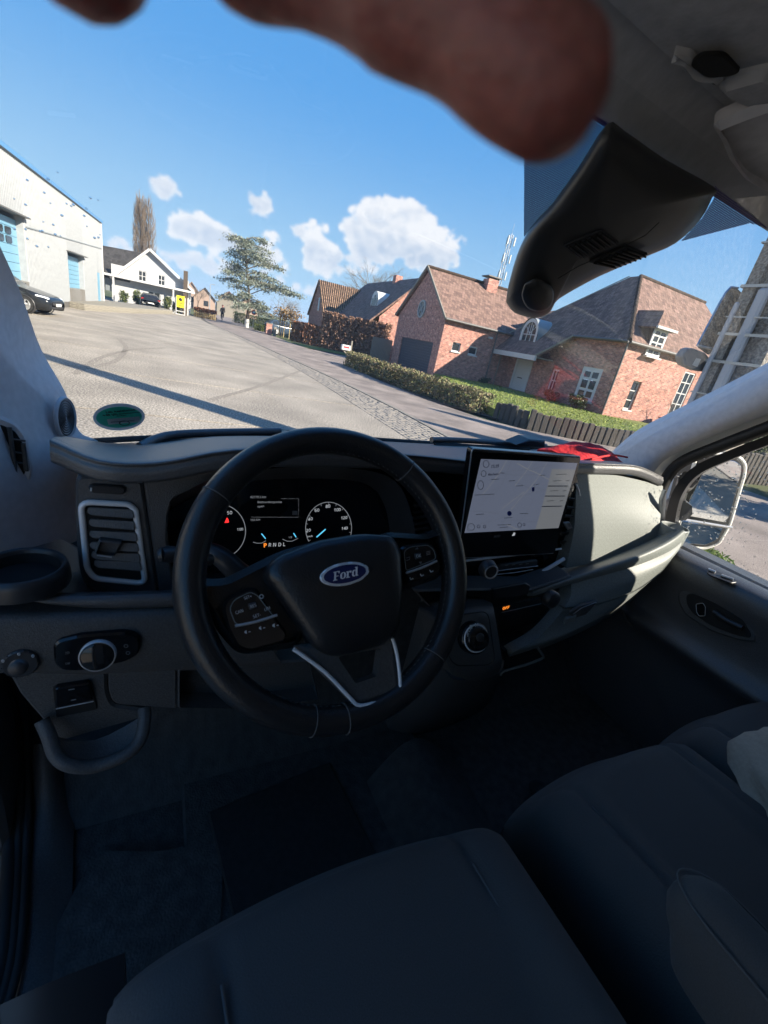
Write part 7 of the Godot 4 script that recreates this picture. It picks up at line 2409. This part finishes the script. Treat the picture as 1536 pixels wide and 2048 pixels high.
		tri(st, Vector3(-q[2] * 0.5, q[3], 3.5), Vector3(q[2] * 0.5, q[3], 3.5), Vector3(0, q[4], 3.5))
		put(st, "wall", M.far_brick, hs)
		st = S()
		for s in [-1, 1]: slab(st, Vector3(s * (q[2] * 0.5 + 0.25), q[3] - 0.2, 3.8), Vector3(s * (q[2] * 0.5 + 0.25), q[3] - 0.2, -3.8), Vector3(0, q[4] + 0.1, -3.8), Vector3(0, q[4] + 0.1, 3.8), 0.12)
		put(st, "roof", M[q[5]], hs)
		st = S()
		box(st, Vector3(0.3, q[3] * 0.6, 3.52), Vector3(0.9, 1.0, 0.06))
		put(st, "window", M.pane_dark, hs)
		k += 1
	# telecom mast far behind the houses
	var mo := site("telecom_mast", "lattice telecom mast with white antennas behind the brick house roof", "mast", 91.0, 140.0)
	st = S()
	var top := 41.0
	for a in 3:
		var c0 := Vector3(cos(a * TAU / 3), 0, sin(a * TAU / 3))
		tube(st, [c0 * 1.1, c0 * 0.7 + Vector3(0, top, 0)], 0.12, 5)
		var c1 := Vector3(cos((a + 1) * TAU / 3), 0, sin((a + 1) * TAU / 3))
		for j in 26:
			var y0 := j * top / 26
			var y1 := (j + 1) * top / 26
			tube(st, [c0 * lerpf(1.1, 0.7, y0 / top) + Vector3(0, y0, 0), c1 * lerpf(1.1, 0.7, y1 / top) + Vector3(0, y1, 0)], 0.06, 4)
	tube(st, [Vector3(0, top, 0), Vector3(0, top + 3.0, 0)], 0.05, 4)
	put(st, "lattice", M.steel, mo)
	for j in 3:
		for a in 3:
			st = S()
			var c := Vector3(cos(a * 2.09 + 0.5), 0, sin(a * 2.09 + 0.5)) * 1.5
			box(st, c + Vector3(0, top - 2.0 - j * 5.0, 0), Vector3(0.5, 2.6, 0.4), 0.08)
			put(st, "antenna", M.zinc, mo)
	# flower pot at the sunny wall
	var pt := site("flower_pot", "terracotta pot with a bare climbing plant at the sunny brick wall", "plant pot", 25.2, 17.7, "", 0.3)
	st = S()
	lathe(st, [Vector2(0, 0), Vector2(0.28, 0), Vector2(0.38, 0.42), Vector2(0.42, 0.42), Vector2(0.42, 0.5), Vector2(0.34, 0.5), Vector2(0.3, 0.4), Vector2(0, 0.4)], Transform3D(Basis(Vector3.RIGHT, Vector3.FORWARD, Vector3.UP), Vector3.ZERO), 18)
	put(st, "pot", M.terracotta, pt)
	st = S()
	var tips := PackedVector3Array()
	for i in 3: twigs(st, Vector3(0, 0.4, 0), Vector3(-0.2 + 0.2 * i, 1, 0).normalized(), 0.6, 0.012, 3, rng, 0.4, 0.2, tips)
	put(st, "plant", M.twig, pt)
	# rubbish bin by the barn
	var bn := site("rubbish_bin", "dark wheeled rubbish bin standing before the brown barn", "bin", 4.6, 75.0)
	st = S()
	box(st, Vector3(0, 0.5, 0), Vector3(0.5, 0.95, 0.6), 0.06)
	put(st, "bin_body", M.coat_black, bn)
	# person on a bicycle coming down the street
	var pe := site("person", "person in black clothes and cap riding a bicycle down the street", "person", 2.24, 63.6)
	st = S()
	sdf(st, [[Vector3(0, 0.95, 0), Vector3(0, 1.35, 0.08), 0.15, 0.19], [Vector3(-0.2, 1.36, 0.08), Vector3(-0.27, 1.10, 0.25), 0.07, 0.055], [Vector3(-0.27, 1.10, 0.25), Vector3(-0.24, 1.02, 0.45), 0.055, 0.045], [Vector3(0.2, 1.36, 0.08), Vector3(0.27, 1.10, 0.25), 0.07, 0.055], [Vector3(0.27, 1.10, 0.25), Vector3(0.24, 1.02, 0.45), 0.055, 0.045], [Vector3(-0.1, 0.92, 0), Vector3(-0.13, 0.62, 0.3), 0.10, 0.075], [Vector3(-0.13, 0.62, 0.3), Vector3(-0.12, 0.28, 0.12), 0.07, 0.05], [Vector3(0.1, 0.92, 0), Vector3(0.13, 0.72, 0.32), 0.10, 0.075], [Vector3(0.13, 0.72, 0.32), Vector3(0.12, 0.42, 0.2), 0.07, 0.05], [Vector3(-0.12, 0.26, 0.1), Vector3(-0.12, 0.24, 0.26), 0.05, 0.04], [Vector3(0.12, 0.40, 0.18), Vector3(0.12, 0.38, 0.34), 0.05, 0.04], [Vector3(0, 1.45, 0.08), Vector3(0, 1.52, 0.10), 0.07, 0.06]], 0.025, 0.035)
	put(st, "body", M.coat_black, pe)
	st = S()
	sdf(st, [[Vector3(0, 1.60, 0.12), Vector3(0, 1.70, 0.10), 0.085, 0.10], [Vector3(0, 1.62, 0.215), Vector3(0, 1.64, 0.21), 0.018, 0.014]], 0.012, 0.02)
	put(st, "head", M.skin, pe)
	st = S()
	sdf(st, [[Vector3(0, 1.74, 0.08), Vector3(0, 1.76, 0.06), 0.105, 0.10], [Vector3(0, 1.70, 0.0), Vector3(0, 1.6, 0.0), 0.09, 0.07]], 0.012, 0.025)
	put(st, "cap", M.coat_black, pe)
	var bi := site("bicycle", "dark bicycle ridden by the person in black", "bicycle", 2.24, 63.6)
	for z in [-0.52, 0.52]:
		st = S()
		var ring := []
		for i in 24: ring.append(Vector3(0, 0.34 + cos(TAU * i / 24) * 0.32, z + sin(TAU * i / 24) * 0.32))
		tube(st, ring, 0.02, 5, true)
		put(st, "wheel", M.tyre, bi)
	st = S()
	for q in [[[0, 0.34, -0.52], [0, 0.85, -0.15]], [[0, 0.34, -0.52], [0, 0.3, -0.05]], [[0, 0.3, -0.05], [0, 0.85, -0.15]], [[0, 0.3, -0.05], [0, 0.8, 0.35]], [[0, 0.84, -0.12], [0, 0.84, 0.36]], [[0, 0.34, 0.52], [0, 1.0, 0.36]], [[-0.27, 1.02, 0.42], [0.27, 1.02, 0.42]], [[0, 0.85, -0.15], [0, 0.93, -0.17]]]:
		tube(st, [Vector3(q[0][0], q[0][1], q[0][2]), Vector3(q[1][0], q[1][1], q[1][2])], 0.018, 5)
	put(st, "frame", M.car_black, bi)

func pole() -> void:
	var o := Vector2(5.7, 3.4)
	var p := site("concrete_pole", "thick weathered concrete power pole strapped with steel bands and grey cable pipes", "pole", o.x, o.y)
	var st := S()
	var top := 9.0
	flat(st)
	# H section: two flanges and a recessed web, tapering upwards
	for q in [[-0.20, 0.22, 0.16, 0.32], [-0.20, 0.22, -0.33, -0.20], [-0.11, 0.13, -0.20, 0.16]]:
		var k := 0.5
		var a := []
		for s in [[q[0], 0.0, q[2]], [q[1], 0.0, q[2]], [q[1], 0.0, q[3]], [q[0], 0.0, q[3]]]: a.append(Vector3(s[0], -0.1, -s[2]))
		var b := []
		for s in a: b.append(Vector3(s.x * k, top, s.z * k))
		for i in 4: quad(st, a[i], a[(i + 1) % 4], b[(i + 1) % 4], b[i])
		quad(st, b[0], b[1], b[2], b[3])
	put(st, "shaft", M.old_concrete, p)
	st = S()
	box(st, Vector3(-0.16, 1.55, -0.03), Vector3(0.09, 3.1, 0.115), 0.025)
	put(st, "cable_pipe", M.pipe_grey, p)
	st = S()
	bar(st, Vector3(-0.225, 0, -0.29), Vector3(-0.19, 2.95, -0.235), 0.05, 0.05, Vector3.RIGHT, 0.012)
	put(st, "cable_pipe", M.pipe_grey, p)
	# steel bands
	for y in [3.55, 3.12, 2.80, 2.62, 2.32, 1.95]:
		st = S()
		var w: float = 1.0 - 0.5 * y / top
		var wide := 0.03 if y in [3.12, 2.62, 2.32] else 0.014
		var pts := [[-0.235, 0.345], [-0.235, -0.345], [0.235, -0.345], [0.235, 0.345]]
		for i in 4:
			var a := Vector3(pts[i][0] * w, y, -pts[i][1] * w)
			var b := Vector3(pts[(i + 1) % 4][0] * w, y, -pts[(i + 1) % 4][1] * w)
			bar(st, a, b, wide, 0.004, Vector3.UP.cross(b - a))
		put(st, "steel_band", M.strap_steel, p)
	# blue sign plate seen from behind, and the grey box under it
	var n := rd(0, 0, 1) * -1.0
	var sgn := site("road_sign", "blue road sign seen from behind, strapped to the concrete pole", "sign", 5.3, 3.8, "", 2.3)
	var tf := frame(rd(5.4, 2.7, 3.80), n)
	var inv := sgn.transform.affine_inverse()
	var px := [1468, 574, 1476, 578, 1488, 590, 1470, 628, 1448, 676, 1432, 706, 1418, 710, 1396, 694, 1400, 682, 1440, 606, 1454, 580]
	var poly := round_poly(pxpoly(px, tf), 0.03)
	st = S()
	extrude(st, poly, inv * tf, -0.012, 0.0, 0.002)
	put(st, "plate", M.old_concrete, sgn)
	st = S()
	var pts := []
	for q in [[1476, 576], [1462, 574], [1452, 584], [1438, 608], [1418, 646], [1400, 680], [1394, 692]]:
		pts.append(inv * onp(q[0], q[1], tf.origin, n))
	tube(st, pts, 0.012, 6)
	put(st, "blue_edge", M.edge_blue, sgn)
	var bx := site("junction_box", "small grey metal box clamped to the concrete pole below the blue sign", "box", 5.3, 3.78, "", 2.2)
	inv = bx.transform.affine_inverse()
	var t2 := frame(rd(5.35, 2.4, 3.74), n)
	st = S()
	extrude(st, round_poly(pxpoly([1362, 714, 1374, 698, 1386, 696, 1412, 706, 1420, 716, 1408, 744, 1392, 742, 1366, 730], t2), 0.03), inv * t2, -0.08, 0.0, 0.012)
	put(st, "case", M.box_grey, bx)
	st = S()
	extrude(st, PackedVector2Array(pxpoly([1392, 716, 1402, 718, 1394, 734, 1384, 730], t2)), inv * t2, 0.001, 0.004)
	put(st, "type_plate", M.sticker_white, bx)
	st = S()
	tube(st, [inv * rd(5.35, 2.45, 3.76), inv * rd(5.6, 2.45, 3.7)], 0.015, 6)
	put(st, "bracket", M.strap_steel, bx)

# ---------- vehicles ----------
func car(label: String, u: float, v: float, turn: float, paint: String, l := 4.3, hgt := 1.5) -> Node3D:
	var c := thing("parked_car", label, "car", rd(u, 0.0, v), -AZ + turn, "")
	# stations from nose (-z) to tail: z, half width, sill, belt line, top, half width at the top
	var k := l / 4.3
	var stn := [[-2.15, 0.60, 0.34, 0.52, 0.56, 0.42], [-2.08, 0.76, 0.24, 0.60, 0.68, 0.60], [-1.75, 0.86, 0.20, 0.70, 0.80, 0.70], [-1.2, 0.89, 0.20, 0.80, 0.92, 0.74], [-0.85, 0.89, 0.20, 0.86, 1.00, 0.74], [-0.3, 0.89, 0.20, 0.90, 1.36, 0.60], [0.1, 0.89, 0.20, 0.92, hgt - 0.02, 0.60], [0.8, 0.89, 0.20, 0.94, hgt, 0.60], [1.4, 0.88, 0.20, 0.97, hgt - 0.06, 0.58], [1.85, 0.85, 0.24, 0.99, 1.22, 0.60], [2.05, 0.80, 0.30, 0.95, 1.00, 0.62], [2.12, 0.70, 0.38, 0.80, 0.82, 0.55]]
	var rows := []
	var glassr := []
	for s in stn:
		var z: float = s[0] * k
		var half := [Vector3(s[1] * 0.85, s[2], z), Vector3(s[1], lerpf(s[2], s[3], 0.35), z), Vector3(s[1], lerpf(s[2], s[3], 0.8), z), Vector3(s[1] * 0.965, s[3], z), Vector3(lerpf(s[1] * 0.95, s[5], 0.55), lerpf(s[3], s[4], 0.5), z), Vector3(s[5], lerpf(s[3], s[4], 0.93), z), Vector3(s[5] * 0.7, s[4], z), Vector3(0, s[4] + 0.015, z)]
		var r := []
		for i in half.size(): r.append(half[i])
		for i in range(half.size() - 2, -1, -1): r.append(Vector3(-half[i].x, half[i].y, half[i].z))
		rows.append(r)
	var st := S()
	patch(st, rows, 2, 3)
	put(st, "body", M[paint], c)
	# glass: side windows, windscreen, rear window, a little proud of the body
	for sd in [-1, 1]:
		for q in [[-0.62, 0.35], [0.42, 1.15], [1.2, 1.72]]:
			st = S()
			flat(st)
			var P := []
			for e in [[q[0], 0.05], [q[1], 0.05], [q[1] - 0.05, 0.85], [q[0] + (0.42 if q[0] < 0 else 0.04), 0.85]]:
				var i := 0
				while i < stn.size() - 2 and stn[i + 1][0] < e[0]: i += 1
				var t: float = (e[0] - stn[i][0]) / (stn[i + 1][0] - stn[i][0])
				var w: float = lerpf(stn[i][1], stn[i + 1][1], t) * 0.965
				var tp: float = lerpf(stn[i][5], stn[i + 1][5], t)
				var yb: float = lerpf(stn[i][3], stn[i + 1][3], t)
				var yt: float = lerpf(stn[i][4], stn[i + 1][4], t)
				P.append(Vector3(sd * (lerpf(w, tp, e[1] * 1.05) + 0.03), lerpf(yb, yt, e[1]), e[0] * k))
			quad(st, P[0], P[1], P[2], P[3])
			put(st, "side_window", M.pane_dark, c)
	st = S()
	flat(st)
	quad(st, Vector3(-0.70, 1.0, -0.83 * k), Vector3(0.70, 1.0, -0.83 * k), Vector3(0.56, 1.37, -0.29 * k), Vector3(-0.56, 1.37, -0.29 * k))
	put(st, "front_window", M.pane_dark, c)
	st = S()
	flat(st)
	quad(st, Vector3(-0.58, 1.03, 2.06 * k), Vector3(0.58, 1.03, 2.06 * k), Vector3(0.52, hgt - 0.10, 1.50 * k), Vector3(-0.52, hgt - 0.10, 1.50 * k))
	put(st, "rear_window", M.pane_dark, c)
	for sd in [-1, 1]:
		for z in [-1.32, 1.30]:
			var wl := node("wheel", c, Transform3D(Basis(Vector3(0, 0, -sd), Vector3.UP, Vector3(sd, 0, 0)), Vector3(sd * 0.80, 0.32, z * k)))
			st = S()
			lathe(st, [Vector2(0.20, 0.09), Vector2(0.30, 0.10), Vector2(0.32, 0.05), Vector2(0.32, -0.08), Vector2(0.28, -0.10), Vector2(0, -0.10)], Transform3D(), 24)
			put(st, "tyre", M.tyre, wl)
			st = S()
			lathe(st, [Vector2(0, 0.10), Vector2(0.05, 0.10), Vector2(0.06, 0.075), Vector2(0.19, 0.085), Vector2(0.215, 0.098), Vector2(0.215, 0.05)], Transform3D(), 20)
			for i in 5: box(st, Vector3(cos(TAU * i / 5) * 0.11, sin(TAU * i / 5) * 0.11, 0.092), Vector3(0.17, 0.05, 0.02), 0.005, Basis(Vector3(0, 0, 1), TAU * i / 5))
			put(st, "rim", M.steel, wl)
			st = S()
			lathe(st, [Vector2(0.335, 0.10), Vector2(0.375, 0.105), Vector2(0.375, 0.0)], Transform3D(), 24)
			put(st, "arch_trim", M.plastic_black, wl)
		st = S()
		sdf(st, [[Vector3(sd * 0.62, 0.66, -2.03 * k), Vector3(sd * 0.80, 0.72, -1.72 * k), 0.06, 0.05]], 0.02, 0.03)
		put(st, "headlight", M.lamp_clear, c)
		st = S()
		box(st, Vector3(sd * 0.70, 0.92, 2.03 * k), Vector3(0.22, 0.16, 0.10), 0.02)
		put(st, "tail_light", M.lamp_red, c)
		st = S()
		sdf(st, [[Vector3(sd * 0.93, 0.98, -0.62 * k), Vector3(sd * 1.05, 1.0, -0.62 * k), 0.055, 0.06]], 0.02, 0.03)
		put(st, "door_mirror", M[paint], c)
	st = S()
	box(st, Vector3(0, 0.50, -2.12 * k), Vector3(0.9, 0.12, 0.06), 0.02)
	box(st, Vector3(0, 0.34, -2.10 * k), Vector3(1.2, 0.10, 0.06), 0.02)
	put(st, "grille", M.plastic_black, c)
	st = S()
	box(st, Vector3(0, 0.46, -2.165 * k), Vector3(0.5, 0.11, 0.012))
	box(st, Vector3(0, 0.62, 2.125 * k), Vector3(0.5, 0.11, 0.012))
	put(st, "number_plate", M.white_paint, c)
	return c
func cars() -> void:
	var nose := gr(112, 634)
	car("black hatchback parked in front of the white warehouse, nose towards the yard", nose.x - 2.1, nose.y + 0.4, -PI / 2 - 0.12, "car_black", 4.4, 1.48)
	car("black hatchback parked before the white house, seen from behind", -5.0, 56.2 - 2.6, 0.15, "car_black", 4.0, 1.45)
	car("blue-grey estate car parked behind the brick gatepost", 8.6, 53.4, -PI / 2 + 0.25, "car_blue", 4.5, 1.5)

# ---------- loose things in the cab, and the photographer's hand ----------
func make_loose() -> void:
	var rng := RandomNumberGenerator.new()
	rng.seed = 2
	# red pouch lying on the dash
	var p := thing("red_pouch", "folded bright red cloth pouch lying on the dashboard by the windscreen", "pouch", rel(1.13, -0.205, -0.86), 0.25)
	var st := S()
	var rows := []
	for j in 9:
		var r := []
		for i in 17:
			var s := i / 16.0
			var t := j / 8.0
			var hh := 0.046 * pow(sin(PI * clampf(t, 0.02, 0.98)), 0.45) * pow(sin(PI * clampf(s, 0.03, 0.97)), 0.35)
			hh += 0.004 * sin(s * 21.0 + t * 7.0) * sin(t * PI) + 0.003 * sin(t * 26.0)
			r.append(Vector3(lerpf(-0.125, 0.135, s) + 0.01 * sin(t * 4.0), hh - 0.008, lerpf(0.075, -0.075, t)))
		rows.append(r)
	shell(st, rows, Vector3(0, -0.012, 0), 2, 2)
	put(st, "cloth", M.red_cloth, p)
	st = S()
	tube(st, cat([Vector3(-0.12, 0.02, 0.077), Vector3(0.0, 0.03, 0.080), Vector3(0.13, 0.02, 0.077)], 5), 0.003, 6)
	put(st, "zip_seam", M.red_cloth, p)
	# small black wedge lying before it
	var d := thing("toll_box", "small black plastic wedge lying on the dashboard behind the touch screen", "device", rel(1.06, -0.222, -1.03))
	st = S()
	extrude(st, PackedVector2Array([Vector2(-0.06, 0), Vector2(0.06, 0), Vector2(0.055, 0.024), Vector2(-0.01, 0.022)]), Transform3D(), -0.03, 0.03, 0.004)
	put(st, "case", M.plastic_black, d)
	# assistance sticker on the windscreen
	var hn := Vector3(0, -0.735, 0.68)
	var wsp := ws(-0.75, -0.24) + hn * 0.004
	var tf := frame(wsp, hn)
	var c := onp(238, 834, wsp, hn)
	var sk := thing("windscreen_sticker", "oval green service sticker with dark print on the windscreen's lower left corner", "sticker", c)
	var loc := Transform3D(Basis(), c).affine_inverse()
	var E := func(a: float, b: float, cy: float) -> PackedVector2Array: return PackedVector2Array(pxpoly(oval(238, 834 + cy, a, b, -2, 36), tf))
	st = S()
	extrude(st, E.call(52, 27, 0), loc * tf, -0.0004, 0.0)
	put(st, "border", M.sticker_white, sk)
	st = S()
	extrude(st, E.call(46, 21, 0), loc * tf, 0.0002, 0.0008)
	put(st, "field", M.sticker_green, sk)
	st = S()
	extrude(st, PackedVector2Array(pxpoly([214, 838, 279, 832, 281, 843, 217, 848], tf)), loc * tf, 0.0009, 0.0013)
	put(st, "white_box", M.sticker_white, sk)
	for q in [["24h Assistance", 211, 824, 270, 818], ["+49 (0)", 206, 830, 234, 827]]:
		letters3(sk, "print", q[0], M.sticker_ink, loc * onp(q[1], q[2], wsp, hn), loc * onp(q[3], q[4], wsp, hn), hn, 0.0014, "Droid Sans", 0.0, true)
	for q in [[238, 827, 280, 823], [234, 831, 252, 829], [222, 843, 268, 840]]:
		st = S()
		tube(st, [loc * (onp(q[0], q[1], wsp, hn) + hn * 0.0016), loc * (onp(q[2], q[3], wsp, hn) + hn * 0.0016)], 0.0016, 4, false, 0.3)
		put(st, "print", M.sticker_ink, sk)
	st = S()
	var rg := []
	for q in pxpoly(oval(249, 845, 10, 4.5, 0, 16), tf): rg.append(loc * (tf * Vector3(q.x, q.y, 0.0016)))
	tube(st, rg, 0.0012, 4, true, 0.4)
	put(st, "seal_mark", M.sticker_ink, sk)
	# beige cloth bundle on the passenger bench
	var b := thing("cloth_bundle", "crumpled beige cloth bundle lying on the passenger bench", "cloth", rel(1.055, -0.615, -0.06))
	st = S()
	var nz := noise(9.0, 5, 3)
	rows = []
	for j in 19:
		var r := []
		for i in 33:
			var a := TAU * i / 32
			var t := j / 18.0 * PI * 0.5
			var q := Vector3(cos(a) * cos(t) * 0.145, sin(t) * 0.13, sin(a) * cos(t) * 0.15)
			var dirn := q.normalized()
			q *= 1.0 + 0.16 * nz.get_noise_3dv(dirn * 0.16) + 0.05 * nz.get_noise_3dv(dirn * 0.5)
			r.append(q)
		rows.append(r)
	grid(st, rows)
	put(st, "fabric", M.beige_cloth, b)
	hand()

# the hand that holds the phone: one finger lies across the top of the picture, another enters at the upper left
func hand() -> void:
	var P := func(px: float, py: float, z: float) -> Vector3: return Vector3((px - 768.0) / FPX, (1024.0 - py) / FPX, -1.0) * z   # camera axes
	var h := Node3D.new()
	h.name = numbered("person")
	tag(h, "bare hand of the person taking the picture, fingers curled round the phone's edge", "person")
	add_child(h)
	h.transform = Transform3D(cb, Vector3(0, HC, 0))
	var z := 0.043
	var mcp := Vector3(-0.036, 0.083, -0.030)
	var r := func(px: float) -> float: return px / FPX * z
	var caps := [
		[P.call(1098, 178, z), P.call(1016, 110, z), r.call(122.0), r.call(120.0)],
		[P.call(1016, 110, z), P.call(925, 50, z * 1.01), r.call(120.0), r.call(106.0)],
		[P.call(895, 36, z * 1.02), P.call(800, -8, z * 1.03), r.call(112.0), r.call(116.0)],
		[P.call(800, -8, z * 1.03), P.call(730, -48, z * 1.05), r.call(116.0), r.call(104.0)],
		[P.call(696, -58, z * 1.06), P.call(496, -128, z * 1.08), r.call(110.0), r.call(116.0)],
		[P.call(496, -128, z * 1.08), mcp, r.call(118.0), 0.0095]]
	# second finger
	caps.append_array([[P.call(150, -164, z), P.call(110, -230, z), r.call(146.0), r.call(148.0)], [P.call(110, -230, z), Vector3(-0.047, 0.080, -0.030), r.call(148.0), 0.0090], [Vector3(-0.047, 0.080, -0.030), Vector3(-0.052, 0.098, -0.012), 0.0090, 0.0105]])
	# ring and little finger folded above, palm, thumb, wrist, forearm: all outside the frame
	caps.append_array([[Vector3(-0.060, 0.075, -0.022), Vector3(-0.066, 0.082, -0.006), 0.0080, 0.0085], [Vector3(-0.066, 0.082, -0.006), Vector3(-0.068, 0.100, 0.004), 0.0085, 0.0095],
		[Vector3(-0.072, 0.066, -0.012), Vector3(-0.078, 0.076, 0.002), 0.0072, 0.0078], [Vector3(-0.078, 0.076, 0.002), Vector3(-0.080, 0.096, 0.012), 0.0078, 0.0085],
		[mcp, Vector3(-0.055, 0.125, 0.03), 0.0115, 0.019], [Vector3(-0.052, 0.098, -0.012), Vector3(-0.062, 0.128, 0.035), 0.0115, 0.018], [Vector3(-0.068, 0.100, 0.004), Vector3(-0.072, 0.128, 0.042), 0.0115, 0.017], [Vector3(-0.080, 0.096, 0.012), Vector3(-0.082, 0.124, 0.05), 0.011, 0.016],
		[Vector3(-0.05, 0.118, 0.03), Vector3(-0.015, 0.100, 0.035), 0.014, 0.0105], [Vector3(-0.015, 0.100, 0.035), Vector3(0.012, 0.085, 0.022), 0.0105, 0.0095],
		[Vector3(-0.068, 0.126, 0.04), Vector3(-0.085, 0.135, 0.085), 0.022, 0.026], [Vector3(-0.085, 0.135, 0.085), Vector3(-0.14, 0.06, 0.26), 0.027, 0.042]])
	var st := S()
	sdf(st, caps, 0.0009, 0.0024)
	put(st, "hand", M.skin, h)

func _ready() -> void:
	make_camera()
	make_light()
	make_materials()
	make_ground()
	make_outdoors()
	make_van()
	make_loose()
